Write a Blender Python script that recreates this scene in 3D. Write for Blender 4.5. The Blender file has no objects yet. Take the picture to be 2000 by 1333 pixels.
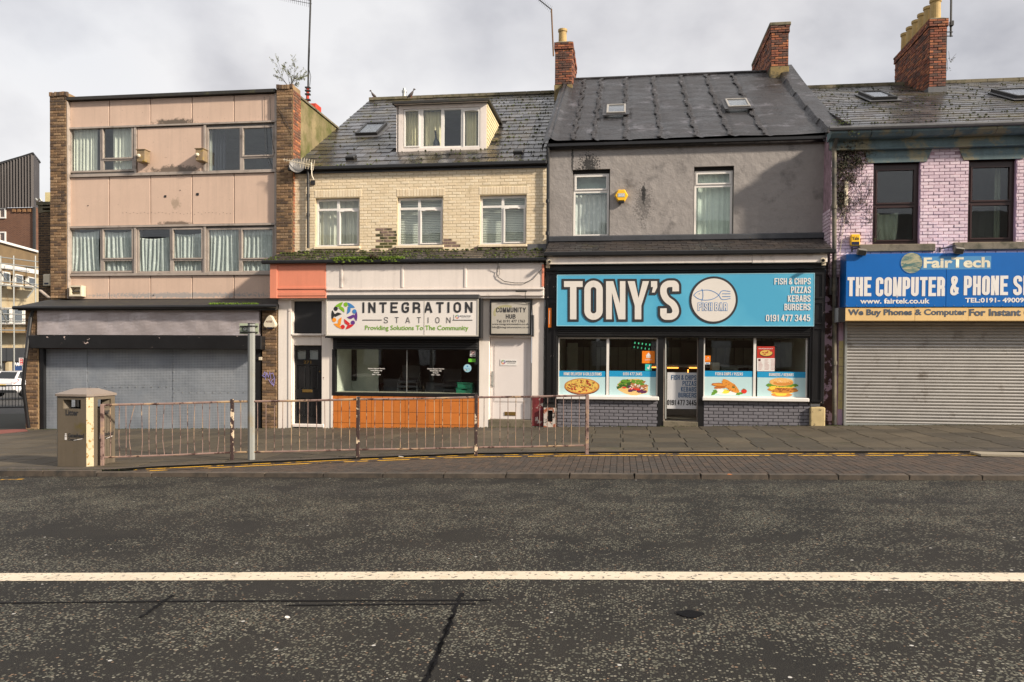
import bpy, math, random
from mathutils import Vector, Matrix
random.seed(7)
scene = bpy.context.scene
COL = scene.collection
R = math.radians
# ---------------------------------------------------------------- camera
F, PX, PY = 1555.0, 1000.0, 731.0
YAW, PITCH, ROLL, EYE = R(7.8), R(-1.1), R(0.4), 1.65
fw = Vector((-math.sin(YAW)*math.cos(PITCH), math.cos(YAW)*math.cos(PITCH), math.sin(PITCH)))
_r0 = Vector((math.cos(YAW), math.sin(YAW), 0)); _u0 = _r0.cross(fw)
rt = _r0*math.cos(ROLL)+_u0*math.sin(ROLL); up = rt.cross(fw)
CAM = Vector((0, 0, EYE))
cd = bpy.data.cameras.new('camera'); cam = bpy.data.objects.new('camera', cd); COL.objects.link(cam)
m = Matrix((rt, up, -fw)).transposed().to_4x4(); m.translation = CAM; cam.matrix_world = m
cd.sensor_width = 36; cd.lens = 36*F/2000; cd.shift_y = (PY-666.5)/2000; cd.clip_end = 2000; cd.clip_start = .05
scene.camera = cam
# ---------------------------------------------------------------- world and sun
SUN = Vector((-.90, .37, -.53)).normalized()          # direction the light travels
w = bpy.data.worlds.new('World'); scene.world = w; w.use_nodes = True
nt = w.node_tree; nt.nodes.clear()
N = nt.nodes.new; L = nt.links.new
sky = N('ShaderNodeTexSky'); sky.sky_type = 'NISHITA'; sky.sun_disc = False
sky.sun_elevation = math.asin(-SUN.z); sky.sun_rotation = math.atan2(-SUN.x, -SUN.y)
tc = N('ShaderNodeTexCoord'); mp = N('ShaderNodeMapping'); mp.inputs['Scale'].default_value = (1, 1, 1.5)
mp.inputs['Location'].default_value = (7.3, 2.4, 4.1)
L(tc.outputs['Generated'], mp.inputs['Vector'])
n1 = N('ShaderNodeTexNoise'); n1.inputs['Scale'].default_value = 2.9; n1.inputs['Detail'].default_value = 8; n1.inputs['Roughness'].default_value = .5
n1.inputs['Distortion'].default_value = .1
L(mp.outputs['Vector'], n1.inputs['Vector'])
rp = N('ShaderNodeValToRGB'); L(n1.outputs['Fac'], rp.inputs['Fac'])
e = rp.color_ramp.elements; e[0].position = .29; e[0].color = (2.9, 2.87, 3.1, 1); e[1].position = .55; e[1].color = (6.3, 6.2, 6.2, 1)
e2 = rp.color_ramp.elements.new(.43); e2.color = (4.95, 4.87, 5.0, 1)
n2 = N('ShaderNodeTexNoise'); n2.inputs['Scale'].default_value = 1.3; n2.inputs['Detail'].default_value = 4
L(mp.outputs['Vector'], n2.inputs['Vector'])
mr = N('ShaderNodeMapRange'); L(n2.outputs['Fac'], mr.inputs['Value'])
mr.inputs['From Min'].default_value = .35; mr.inputs['From Max'].default_value = .6; mr.inputs['To Min'].default_value = .82; mr.inputs['To Max'].default_value = .98
mx = N('ShaderNodeMix'); mx.data_type = 'RGBA'
L(mr.outputs['Result'], mx.inputs['Factor']); L(sky.outputs['Color'], mx.inputs[6]); L(rp.outputs['Color'], mx.inputs[7])
bg = N('ShaderNodeBackground'); bg.inputs['Strength'].default_value = .1
L(mx.outputs[2], bg.inputs['Color']); wo = N('ShaderNodeOutputWorld'); L(bg.outputs[0], wo.inputs[0])
sl = bpy.data.lights.new('sun', 'SUN'); sl.energy = 4.6; sl.angle = R(4); sl.color = (1.0, .88, .73)
so = bpy.data.objects.new('sun', sl); so.rotation_euler = SUN.to_track_quat('-Z', 'Y').to_euler(); COL.objects.link(so)
vs = scene.view_settings; vs.view_transform = 'Standard'; vs.look = 'None'; vs.exposure = .58; vs.gamma = 1; vs.use_curve_mapping = False

# ---------------------------------------------------------------- measuring helpers
def ray(px, py): return fw*F+rt*(px-PX)-up*(py-PY)
def hit(px, py, Y):                       # point on the vertical plane y = Y
    d = ray(px, py); return CAM+d*((Y-CAM.y)/d.y)
def hx(px, X):                            # placeholder column on plane x = X
    d = ray(*px); return CAM+d*((X-CAM.x)/d.x)
def onplane(px, py, p0, n):
    d = ray(px, py); return CAM+d*((Vector(p0)-CAM).dot(n)/d.dot(n))
def rect(px0, py0, px1, py1, Y):          # pixel rectangle -> x0,x1,z0,z1 on y = Y
    mx_, my_ = (px0+px1)/2, (py0+py1)/2
    return hit(px0, my_, Y).x, hit(px1, my_, Y).x, hit(mx_, py1, Y).z, hit(mx_, py0, Y).z
YS, YU = 19.1, 20.05
GS, G0 = .0232, .06
def G(x): return G0+GS*max(-60, min(40, x))
def gnd(px, py, dz=0):
    d = ray(px, py); t = (G0+dz-EYE)/(d.z-GS*d.x); return CAM+d*t

# ---------------------------------------------------------------- materials
class NT:
    def __init__(s, name):
        s.m = bpy.data.materials.new(name); s.m.use_nodes = True; s.t = s.m.node_tree
        s.b = s.t.nodes['Principled BSDF']; s.g = s.n('ShaderNodeNewGeometry')
    def n(s, k, **kw):
        x = s.t.nodes.new(k)
        for a, v in kw.items(): setattr(x, a, v)
        return x
    def l(s, a, b): s.t.links.new(a, b)
    def noise(s, scale, detail=4, rough=.6, vec=None, dist=0):
        x = s.n('ShaderNodeTexNoise'); x.inputs['Scale'].default_value = scale; x.inputs['Detail'].default_value = detail
        x.inputs['Roughness'].default_value = rough; x.inputs['Distortion'].default_value = dist
        s.l(vec or s.g.outputs['Position'], x.inputs['Vector']); return x.outputs['Fac']
    def scaled(s, sc, loc=(0, 0, 0)):
        x = s.n('ShaderNodeMapping'); x.inputs['Scale'].default_value = sc; x.inputs['Location'].default_value = loc
        s.l(s.g.outputs['Position'], x.inputs['Vector']); return x.outputs['Vector']
    def mr(s, v, a, b, c=0, d=1):
        x = s.n('ShaderNodeMapRange'); s.l(v, x.inputs['Value'])
        for k, q in zip(('From Min', 'From Max', 'To Min', 'To Max'), (a, b, c, d)): x.inputs[k].default_value = q
        return x.outputs['Result']
    def math(s, op, a, b=None, clamp=False):
        x = s.n('ShaderNodeMath', operation=op, use_clamp=clamp)
        for i, v in enumerate((a, b)):
            if v is None: continue
            if isinstance(v, (int, float)): x.inputs[i].default_value = v
            else: s.l(v, x.inputs[i])
        return x.outputs[0]
    def mix(s, f, a, b, bt='MIX'):
        x = s.n('ShaderNodeMix', data_type='RGBA', blend_type=bt)
        for i, v in ((0, f), (6, a), (7, b)):
            if isinstance(v, (int, float)): x.inputs[i].default_value = v
            elif isinstance(v, (tuple, list)): x.inputs[i].default_value = (*v[:3], 1)
            else: s.l(v, x.inputs[i])
        return x.outputs[2]
    def spot(s, c, r, edge=.5, nscale=12, namt=.9):   # ragged ellipse mask round world point c with radii r
        x = s.n('ShaderNodeVectorMath', operation='SUBTRACT'); s.l(s.g.outputs['Position'], x.inputs[0]); x.inputs[1].default_value = c
        y = s.n('ShaderNodeVectorMath', operation='DIVIDE'); s.l(x.outputs[0], y.inputs[0]); y.inputs[1].default_value = r
        z = s.n('ShaderNodeVectorMath', operation='LENGTH'); s.l(y.outputs[0], z.inputs[0])
        nn = s.noise(nscale, 5, .65)
        d = s.math('ADD', z.outputs['Value'], s.mr(nn, .3, .7, -namt/2, namt/2))
        return s.mr(d, 1+edge*.5, 1-edge*.5)
    def bump(s, h, dist=.01, strength=1):
        x = s.n('ShaderNodeBump'); x.inputs['Distance'].default_value = dist; x.inputs['Strength'].default_value = strength
        s.l(h, x.inputs['Height']); s.l(x.outputs[0], s.b.inputs['Normal'])
    def rough(s, v):
        if isinstance(v, (int, float)): s.b.inputs['Roughness'].default_value = v
        else: s.l(v, s.b.inputs['Roughness'])
    def col(s, v):
        if isinstance(v, (tuple, list)): s.b.inputs['Base Color'].default_value = (*v[:3], 1)
        else: s.l(v, s.b.inputs['Base Color'])

def sr(r, g, b):                          # sRGB 0-255 to linear
    f = lambda c: (c/255/12.92) if c/255 <= .04045 else ((c/255+.055)/1.055)**2.4
    return (f(r), f(g), f(b))
def sc(c, k): return tuple(x*k for x in c)

def mat(name, col, rough=.7, metal=0, var=.18, vs=2.5, bump=.0, bs=60, dirt=None, dlev=(.55, .75), ds=4, rnd=0,
        streak=0, spots=(), chip=None, chs=9, chl=(.66, .7), spec=None, coat=0, bdist=.004, rvar=0):
    t = NT(name); c = t.mix(1.0, col, col)
    nA = t.noise(vs, 6, .62)
    c = t.mix(t.mr(nA, .3, .7, 0, 1), sc(col, 1-var), sc(col, 1+var*.8))
    nB = t.noise(vs*14, 3, .6)
    c = t.mix(t.mr(nB, .35, .65, 0, .5), c, sc(col, 1-var*.9))
    if streak:
        sv = t.scaled((9, 9, .5)); nS = t.noise(1.0, 5, .6, vec=sv)
        c = t.mix(t.mr(nS, .48, .75, 0, streak), c, sc(col, .35))
    if rnd:
        oi = t.n('ShaderNodeObjectInfo'); f = t.mr(oi.outputs['Random'], 0, 1, 1-rnd, 1+rnd)
        x = t.n('ShaderNodeVectorMath', operation='SCALE'); t.l(c, x.inputs[0]); t.l(f, x.inputs['Scale']); c = x.outputs[0]
    if dirt:
        nD = t.noise(ds, 7, .68, vec=t.scaled((1, 1, 1), (5.3, 2.1, 7.7)))
        c = t.mix(t.mr(nD, dlev[0], dlev[1]), c, dirt)
    if chip:
        nC = t.noise(chs, 6, .6, vec=t.scaled((1, 1, 1), (1.3, 9.1, 3.7)))
        c = t.mix(t.mr(nC, chl[0], chl[1]), c, chip)
    for cc, rr, colr, *k in spots:
        f = t.spot(cc, rr, *(k[1:] if len(k) > 1 else ()))
        if k: f = t.math('MULTIPLY', f, k[0])
        c = t.mix(f, c, colr)
    t.col(c); t.b.inputs['Metallic'].default_value = metal
    if rvar: t.rough(t.mr(nA, .3, .7, rough-rvar, rough+rvar))
    else: t.rough(rough)
    if spec is not None: t.b.inputs['Specular IOR Level'].default_value = spec
    if coat: t.b.inputs['Coat Weight'].default_value = coat; t.b.inputs['Coat Roughness'].default_value = .15
    if bump:
        h = t.math('ADD', t.noise(bs, 5, .6), t.math('MULTIPLY', t.noise(bs*.15, 3, .5), 2.0)); t.bump(h, bdist, bump)
    return t.m

def glass_mat(name, tint=(.955, .975, .965), refl=.85):
    t = NT(name); t.t.nodes.remove(t.b)
    tr = t.n('ShaderNodeBsdfTransparent'); tr.inputs[0].default_value = (*tint, 1)
    gl = t.n('ShaderNodeBsdfGlossy'); gl.inputs['Roughness'].default_value = .015; gl.inputs['Color'].default_value = (.95, .97, 1, 1)
    bp = t.n('ShaderNodeBump'); bp.inputs['Distance'].default_value = .004; bp.inputs['Strength'].default_value = .35
    t.l(t.noise(1.1, 2, .5), bp.inputs['Height']); t.l(bp.outputs[0], gl.inputs['Normal'])
    fr = t.n('ShaderNodeLayerWeight'); fr.inputs['Blend'].default_value = .5
    fz_ = t.math('ADD', t.math('MULTIPLY', t.math('POWER', fr.outputs['Facing'], 4.0), .8), .05)
    mxs = t.n('ShaderNodeMixShader'); t.l(t.math('MULTIPLY', fz_, refl, True), mxs.inputs[0])
    t.l(tr.outputs[0], mxs.inputs[1]); t.l(gl.outputs[0], mxs.inputs[2])
    t.l(mxs.outputs[0], t.t.nodes['Material Output'].inputs['Surface']); return t.m

# ---------------------------------------------------------------- mesh builder
class MB:
    def __init__(s): s.v = []; s.f = []; s.mi = []; s.cur = 0; s.mats = []
    def use(s, m):
        if m not in s.mats: s.mats.append(m)
        s.cur = s.mats.index(m); return s
    def face(s, *pts):
        k = len(s.v); s.v += [tuple(p) for p in pts]; s.f.append(tuple(range(k, k+len(pts)))); s.mi.append(s.cur); return s
    def add(s, vs_, fs_):
        k = len(s.v); s.v += [tuple(p) for p in vs_]
        for f in fs_: s.f.append(tuple(i+k for i in f)); s.mi.append(s.cur)
        return s
    def box(s, x0, x1, y0, y1, z0, z1, M=None):
        if x0 > x1: x0, x1 = x1, x0
        if y0 > y1: y0, y1 = y1, y0
        if z0 > z1: z0, z1 = z1, z0
        vs_ = [Vector(p) for p in ((x0,y0,z0),(x1,y0,z0),(x1,y1,z0),(x0,y1,z0),(x0,y0,z1),(x1,y0,z1),(x1,y1,z1),(x0,y1,z1))]
        if M: vs_ = [M @ p for p in vs_]
        return s.add(vs_, ((0,3,2,1),(4,5,6,7),(0,1,5,4),(1,2,6,5),(2,3,7,6),(3,0,4,7)))
    def cbox(s, x0, x1, y0, y1, z0, z1, c=.01, M=None):   # box with chamfered edges
        V_ = []; idx = {}
        cx, cy, cz, hx_, hy, hz = (x0+x1)/2, (y0+y1)/2, (z0+z1)/2, abs(x1-x0)/2, abs(y1-y0)/2, abs(z1-z0)/2
        c = min(c, hx_*.45, hy*.45, hz*.45)
        for sx in (-1, 1):
            for sy in (-1, 1):
                for sz in (-1, 1):
                    for a in range(3):
                        p = [sx*(hx_-(c if a != 0 else 0)), sy*(hy-(c if a != 1 else 0)), sz*(hz-(c if a != 2 else 0))]
                        idx[(sx, sy, sz, a)] = len(V_); q = Vector((p[0]+cx, p[1]+cy, p[2]+cz)); V_.append(M @ q if M else q)
        fs_ = []
        for a in range(3):
            o = [i for i in range(3) if i != a]
            for sg in (-1, 1):
                q = []
                for (s1, s2) in ((-1,-1),(1,-1),(1,1),(-1,1)):
                    k = [0,0,0]; k[a] = sg; k[o[0]] = s1; k[o[1]] = s2; q.append(idx[(*k, a)])
                if (sg > 0) == (a == 1): q.reverse()
                fs_.append(tuple(q))
        for a in range(3):            # edges parallel to axis a
            b_, c_ = [i for i in range(3) if i != a]
            for s1 in (-1, 1):
                for s2 in (-1, 1):
                    q = []
                    for (sa, ax) in ((-1, b_), (1, b_), (1, c_), (-1, c_)):
                        k = [0,0,0]; k[a] = sa; k[b_] = s1; k[c_] = s2; q.append(idx[(*k, ax)])
                    n = (V_[q[1]]-V_[q[0]]).cross(V_[q[2]]-V_[q[1]]); mid = sum((V_[i] for i in q), Vector())/4-Vector((cx, cy, cz) if not M else M @ Vector((cx, cy, cz)))
                    if n.dot(mid) < 0: q.reverse()
                    fs_.append(tuple(q))
        for sx in (-1, 1):
            for sy in (-1, 1):
                for sz in (-1, 1):
                    q = [idx[(sx, sy, sz, a)] for a in range(3)]
                    if sx*sy*sz < 0: q.reverse()
                    fs_.append(tuple(q))
        return s.add(V_, fs_)
    def prism(s, poly, y0, y1, M=None):       # polygon in x,z extruded along y
        n = len(poly); a = [Vector((p[0], y0, p[1])) for p in poly]+[Vector((p[0], y1, p[1])) for p in poly]
        if M: a = [M @ p for p in a]
        return s.add(a, [tuple(range(n)), tuple(range(2*n-1, n-1, -1))]+[(i+n, (i+1) % n+n, (i+1) % n, i) for i in range(n)])
    def hull(s, A, B):                        # two rings of same length joined and capped
        n = len(A); return s.add(list(A)+list(B), [tuple(range(n)), tuple(range(2*n-1, n-1, -1))]+[(i+n, (i+1) % n+n, (i+1) % n, i) for i in range(n)])
    def tube(s, pts, r, n=8, r1=None, cap=True):
        pts = [Vector(p) for p in pts]; k = len(s.v); m_ = len(pts); ref = None
        for i, p in enumerate(pts):
            d = (pts[min(i+1, m_-1)]-pts[max(i-1, 0)]).normalized()
            if ref is None: ref = d.orthogonal().normalized()
            a = (ref-d*ref.dot(d)).normalized(); ref = a; b = d.cross(a)
            rr = r if r1 is None else r+(r1-r)*i/max(1, m_-1)
            for j in range(n):
                t = 2*math.pi*j/n; s.v.append(tuple(p+a*math.cos(t)*rr+b*math.sin(t)*rr))
        for i in range(m_-1):
            for j in range(n):
                s.f.append((k+i*n+j, k+i*n+(j+1) % n, k+(i+1)*n+(j+1) % n, k+(i+1)*n+j)); s.mi.append(s.cur)
        if cap:
            s.f.append(tuple(k+j for j in reversed(range(n)))); s.mi.append(s.cur)
            s.f.append(tuple(k+(m_-1)*n+j for j in range(n))); s.mi.append(s.cur)
        return s
    def lathe(s, c, prof, n=16, M=None):      # profile [(r,z)] turned round z at c
        c = Vector(c); k = len(s.v)
        for (r, z) in prof:
            for j in range(n):
                t = 2*math.pi*j/n; p = Vector((r*math.cos(t), r*math.sin(t), z)); s.v.append(tuple((M @ p if M else p)+c))
        for i in range(len(prof)-1):
            for j in range(n):
                s.f.append((k+i*n+j, k+i*n+(j+1) % n, k+(i+1)*n+(j+1) % n, k+(i+1)*n+j)); s.mi.append(s.cur)
        return s
    def holes(s, x0, x1, z0, z1, y0, y1, hs):  # slab in xz with rectangular holes
        xs = sorted({x0, x1, *[min(max(h[i], x0), x1) for h in hs for i in (0, 1)]})
        zs = sorted({z0, z1, *[min(max(h[i], z0), z1) for h in hs for i in (2, 3)]})
        for a, b in zip(zs, zs[1:]):
            run = None
            for c, d in zip(xs, xs[1:]):
                mx_, mz = (c+d)/2, (a+b)/2
                inside = any(h[0] < mx_ < h[1] and h[2] < mz < h[3] for h in hs)
                if inside:
                    if run: s.box(run[0], run[1], y0, y1, a, b); run = None
                else: run = (run[0], d) if run else (c, d)
            if run: s.box(run[0], run[1], y0, y1, a, b)
        return s
    def build(s, name, m=None, parent=None, smooth=False, **props):
        me = bpy.data.meshes.new(name); me.from_pydata(s.v, [], s.f)
        for mm in (s.mats or [m]): me.materials.append(mm)
        if s.mats: me.polygons.foreach_set('material_index', s.mi)
        if smooth: me.polygons.foreach_set('use_smooth', [True]*len(s.f))
        me.update(); o = bpy.data.objects.new(name, me); COL.objects.link(o)
        if parent: adopt(o, parent)
        for k, v in props.items(): o[k] = v
        return o
def adopt(o, p):
    o.parent = p
    if p.type == 'EMPTY': o.matrix_parent_inverse = Matrix.Translation(-p.location)
def thing(name, label, cat, loc, group=None):
    o = bpy.data.objects.new(name, None); o.location = loc; o.empty_display_size = .2; COL.objects.link(o)
    o['label'] = label; o['category'] = cat
    if group: o['group'] = group
    return o
def tag(o, label, cat, group=None):
    o['label'] = label; o['category'] = cat
    if group: o['group'] = group
    return o
def structure(o): o['kind'] = 'structure'; return o

_unit = {}
def unit_brick(m, kind='brick'):
    if (m.name, kind) in _unit: return _unit[(m.name, kind)]
    me = bpy.data.meshes.new(kind); c, cz = (.04, .10) if kind == 'brick' else (.010, .012)
    v = [(-.5,.5,-.5),(.5,.5,-.5),(.5,.5,.5),(-.5,.5,.5),(-.5,-.1,-.5),(.5,-.1,-.5),(.5,-.1,.5),(-.5,-.1,.5),
         (-.5+c,-.5,-.5+cz),(.5-c,-.5,-.5+cz),(.5-c,-.5,.5-cz),(-.5+c,-.5,.5-cz)]
    f = [(8,9,10,11),(4,5,9,8),(5,6,10,9),(6,7,11,10),(7,4,8,11),(0,1,5,4),(1,2,6,5),(2,3,7,6),(3,0,4,7)]
    me.from_pydata(v, [], f); me.materials.append(m); me.update(); _unit[(m.name, kind)] = me; return me
class Pieces:                                  # bricks, slates, tiles collected, then 300 as objects, the rest as one
    def __init__(s, name): s.name = name; s.L = []
    def add(s, M, m, key=None): s.L.append((M, m))
    def flush(s, parent, limit=300, keep=None):
        s.L.sort(key=lambda q: (q[0].translation-CAM).length-.3*q[0].to_scale().x*q[0].to_scale().z*100)
        for M, m in s.L[:limit]:
            o = bpy.data.objects.new(s.name, unit_brick(m, s.name)); COL.objects.link(o); o.parent = parent
            if parent.type == 'EMPTY': o.matrix_parent_inverse = Matrix.Translation(-parent.location)
            o.matrix_basis = M
        rest = s.L[limit:]
        if rest:
            mb = MB()
            for M, m in rest:
                me = unit_brick(m, s.name); mb.use(m)
                mb.add([M @ v.co for v in me.vertices], [tuple(p.vertices) for p in me.polygons])
            mb.build(s.name, None, parent, kind='stuff')
def bricks(P, a0, a1, z0, z1, base, facing, mats, holes=(), bl=.225, bh=.075, jt=.011, proud=.011, th=.03, pick=None, jit=.0015, off=0, rnd=random):
    """courses on a vertical face; facing '-y','+x','-x'; a runs along x or y; base = plane coordinate"""
    n = max(1, round((z1-z0)/bh)); h = (z1-z0)/n
    for i in range(n):
        zc = z0+(i+.5)*h; st = a0-(bl/2 if (i+off) % 2 else 0)
        hs = [(q[0], q[1]) for q in holes if q[2] < zc < q[3]]
        x = st
        while x < a1-.005:
            segs = [(max(x, a0), min(x+bl, a1))]
            for h0, h1 in hs:
                ns = []
                for a, b in segs:
                    if h1 <= a or h0 >= b: ns.append((a, b)); continue
                    if h0 > a: ns.append((a, h0))
                    if h1 < b: ns.append((h1, b))
                segs = ns
            for a, b in segs:
                if b-a < .035: continue
                ac = (a+b)/2; mm = pick(ac, zc) if pick else rnd.choice(mats)
                if mm is None: continue
                pr = proud+rnd.uniform(-jit, jit)*2
                if facing == '-y': M = Matrix.Translation((ac, base-pr+th/2, zc))
                elif facing == '+x': M = Matrix.Translation((base+pr-th/2, ac, zc)) @ Matrix.Rotation(R(90), 4, 'Z')
                else: M = Matrix.Translation((base-pr+th/2, ac, zc)) @ Matrix.Rotation(R(-90), 4, 'Z')
                P.add(M @ Matrix.Rotation(rnd.uniform(-.006, .006), 4, 'Y') @ Matrix.Diagonal((b-a-jt, th, h-jt, 1)), mm)
            x += bl
# ---------------------------------------------------------------- lettering
def rounded(pts, rad, closed=False):
    out = []; n = len(pts)
    for i, (x, y, *fl) in enumerate(pts):
        p = Vector((x, y))
        if (not closed and i in (0, n-1)) or not fl: out.append(p); continue
        a = Vector(pts[i-1][:2]); b = Vector(pts[(i+1) % n][:2])
        da, db = (a-p), (b-p); r_ = min(rad, da.length*.499, db.length*.499)
        p0, p1 = p+da.normalized()*r_, p+db.normalized()*r_
        for k in range(7):
            t = k/6; out.append(p0*(1-t)**2*1.0+p*2*t*(1-t)+p1*t*t if False else _arc(p0, p, p1, t))
    return out
def _arc(p0, p, p1, t):                        # quarter-circle like blend (rational quadratic)
    w_ = .7071; a = (1-t)**2; b = 2*t*(1-t)*w_; c = t*t; return (p0*a+p*b+p1*c)/(a+b+c)
r_ = 1
GL = {
 'T': [[(0,1),(1,1)],[(.5,0),(.5,.95)]], 'I': [[(0,0),(0,1)]], 'F': [[(0,0),(0,1),(1,1)],[(.1,.52),(.82,.52)]],
 'H': [[(0,0),(0,1)],[(1,0),(1,1)],[(.1,.5),(.9,.5)]], 'E': [[(1,1),(0,1),(0,0),(1,0)],[(.1,.52),(.82,.52)]], 'L': [[(0,1),(0,0),(1,0)]],
 'O': [[(0,0,1),(0,1,1),(1,1,1),(1,0,1),'c']], '0': [[(0,0,1),(0,1,1),(1,1,1),(1,0,1),'c']],
 'C': [[(1,.68),(1,1,1),(0,1,1),(0,0,1),(1,0,1),(1,.32)]], 'G': [[(1,.72),(1,1,1),(0,1,1),(0,0,1),(1,0,1),(1,.46),(.5,.46)]],
 'S': [[(1,.74),(1,1,1),(0,1,1),(0,.6,1),(1,.4,1),(1,0,1),(0,0,1),(0,.26)]],
 'P': [[(0,0),(0,1),(1,1,1),(1,.44,1),(.05,.44)]], 'R': [[(0,0),(0,1),(1,1,1),(1,.47,1),(.05,.47)],[(.35,.45),(1,.45,1),(1,0)]],
 'B': [[(0,0),(0,1),(.95,1,1),(.95,.52,1),(.05,.52)],[(.1,.52),(1,.52,1),(1,0,1),(.02,0)]],
 'D': [[(0,0),(0,1),(1,1,1),(1,0,1),(.02,0)]], 'U': [[(0,1),(0,0,1),(1,0,1),(1,1)]],
 'N': [[(0,0),(0,1)],[(1,0),(1,1)],[(.06,.95),(.94,.05)]], 'M': [[(0,0),(0,1)],[(1,0),(1,1)],[(.04,.95),(.5,.06),(.96,.95)]],
 'Y': [[(0,1),(.5,.42),(.5,0)],[(1,1),(.5,.42)]], 'V': [[(0,1),(.5,0)],[(1,1),(.5,0)]],
 'A': [[(0,0),(.44,1)],[(1,0),(.56,1)],[(.25,.28),(.75,.28)]], 'K': [[(0,0),(0,1)],[(.95,1),(.1,.42)],[(.3,.56),(1,0)]],
 'Z': [[(.05,1),(1,1),(0,0),(1,0)]], '/': [[(0,0),(1,1)]],
 '1': [[(.7,0),(.7,1)],[(.2,.84),(.6,.9)]], '7': [[(0,1),(1,1),(.35,0)]], '4': [[(.72,0),(.72,1)],[(.62,1),(0,.26),(1,.26)]],
 '9': [[(.95,.42),(0,.42,1),(0,1,1),(1,1,1),(1,0,1),(0,0,1),(0,.22)]],
 '3': [[(0,.78),(0,1,1),(1,1,1),(1,.54,1),(.3,.54)],[(.35,.54),(1,.54,1),(1,0,1),(0,0,1),(0,.24)]],
 '5': [[(.95,1),(0,1),(0,.56),(1,.6,1),(1,0,1),(0,0,1),(0,.24)]],
 '2': [[(0,.74),(0,1,1),(1,1,1),(1,.6,1),(0,.1),(0,0),(1,0)]],
 '&': [[(1,0),(.12,.75,1),(.12,1,1),(.78,1,1),(.78,.72,1),(0,.4,1),(0,0,1),(.8,0,1),(1,.4)]],
}
def stroke_poly(mb, pts, wd, Y, closed=False, ext=0):
    n = len(pts)
    if not closed and ext:
        pts = list(pts); pts[0] = pts[0]+(pts[0]-pts[1]).normalized()*ext; pts[-1] = pts[-1]+(pts[-1]-pts[-2]).normalized()*ext
    Lp, Rp = [], []
    for i, p in enumerate(pts):
        if closed: d0 = (p-pts[i-1]).normalized(); d1 = (pts[(i+1) % n]-p).normalized()
        else:
            d0 = (p-pts[i-1]).normalized() if i else None; d1 = (pts[i+1]-p).normalized() if i < n-1 else None
            d0 = d0 or d1; d1 = d1 or d0
        t = (d0+d1); t = t.normalized() if t.length > 1e-6 else d0
        nn = Vector((-t.y, t.x)); k = wd/2/max(.32, nn.dot(Vector((-d0.y, d0.x))))
        Lp.append(p+nn*k); Rp.append(p-nn*k)
    for i in range(n if closed else n-1):
        j = (i+1) % n; yq = Y-.00004*(i % 11)
        mb.face(*[(q.x, yq, q.y) for q in (Rp[i], Rp[j], Lp[j], Lp[i])])
_ly = [0]
def stroke_text(mb, text, x0, x1, z0, z1, Y, w=.155, W=.42, gap=.075, sp=.2, grow=0, align='fit'):
    """condensed block capitals stretched to fill x0..x1, z0..z1 on plane Y"""
    H_ = z1-z0; adv = []; tot = 0
    for ch in text:
        cw = sp if ch == ' ' else (w if ch == 'I' else (W*.7 if ch == '1' else (.13 if ch == "'" else (W*1.12 if ch in 'MW' else (W*1.1 if ch in 'AVY&' else W)))))
        adv.append((ch, tot, cw)); tot += cw+(0 if ch == ' ' else gap)
    tot -= gap; kx = (x1-x0)/tot
    if align == 'right': kx = H_; x0 = x1-tot*H_
    elif align == 'centre': kx = H_; x0 = (x0+x1)/2-tot*H_/2
    q = 0
    for ch, a, cw in adv:
        if ch == ' ': continue
        if ch == "'":
            X_ = x0+a*kx; g = grow; 
            mb.face((X_-g, Y, z1+g), (X_-g, Y, z1-.17*H_-g*.3), (X_+.03*H_-g, Y, z1-.17*H_-g), (X_+.02*H_-g*1.2, Y, z1-.31*H_-g), (X_+.1*H_+g*.6, Y, z1-.31*H_-g), (X_+cw*kx+g, Y, z1-.16*H_), (X_+cw*kx+g, Y, z1+g)); continue
        ww = w*H_; bw = max(cw*kx-ww, 1e-4)
        for path in GL[ch]:
            closed = path[-1] == 'c'; pp = [p for p in path if p != 'c']
            q += 1; yy = Y-.0005*(q % 6)
            P_ = [(x0+a*kx+ww/2+p[0]*bw, z0+ww/2+p[1]*(H_-ww), *p[2:]) for p in pp]
            P_ = rounded(P_, bw*.5, closed)
            diag = ch in 'AVYNKMZ7/&'
            stroke_poly(mb, P_, ww+2*grow, yy, closed, 0 if ch in 'CGS3952&' else ww/2*(0.98 if not (ch in 'NM' and len(pp) >= 2 and pp[0][0] not in (0,1)) else 0)+grow if not closed else 0)
def font_text(text, x0, x1, z0, z1, Y, m, parent, name='lettering', bold=0, depth=0, spacing=1.0):
    """built-in font, its outline box fitted to the rectangle on plane Y"""
    cu = bpy.data.curves.new(name, 'FONT'); cu.body = text; cu.size = 1; cu.offset = bold; cu.resolution_u = 3; cu.space_character = spacing
    cu.align_x = 'CENTER'
    o = bpy.data.objects.new(name, cu); COL.objects.link(o); bpy.context.view_layer.update()
    me = bpy.data.meshes.new_from_object(o); bpy.data.objects.remove(o)
    xs = [v.co.x for v in me.vertices]; ys = [v.co.y for v in me.vertices]; a, b, c, d = min(xs), max(xs), min(ys), max(ys)
    for v in me.vertices:
        v.co = (x0+(v.co.x-a)/(b-a)*(x1-x0), Y, z0+(v.co.y-c)/(d-c)*(z1-z0))
    me.materials.clear(); me.materials.append(m); me.name = name
    o = bpy.data.objects.new(name, me); COL.objects.link(o)
    if parent: adopt(o, parent)
    return o
def ftp(text, px0, py0, px1, py1, Y, m, parent, **k):
    return font_text(text, *rect(px0, py0, px1, py1, Y), Y, m, parent, **k)
def disc(mb, cx, cz, r, Y, n=28, rz=None, a0=0, a1=360):
    rz = rz or r; mb.face(*[(cx+r*math.cos(R(a0+(a1-a0)*i/n)), Y, cz+rz*math.sin(R(a0+(a1-a0)*i/n))) for i in range(n if a1-a0 >= 360 else n+1)]); return mb
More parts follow.
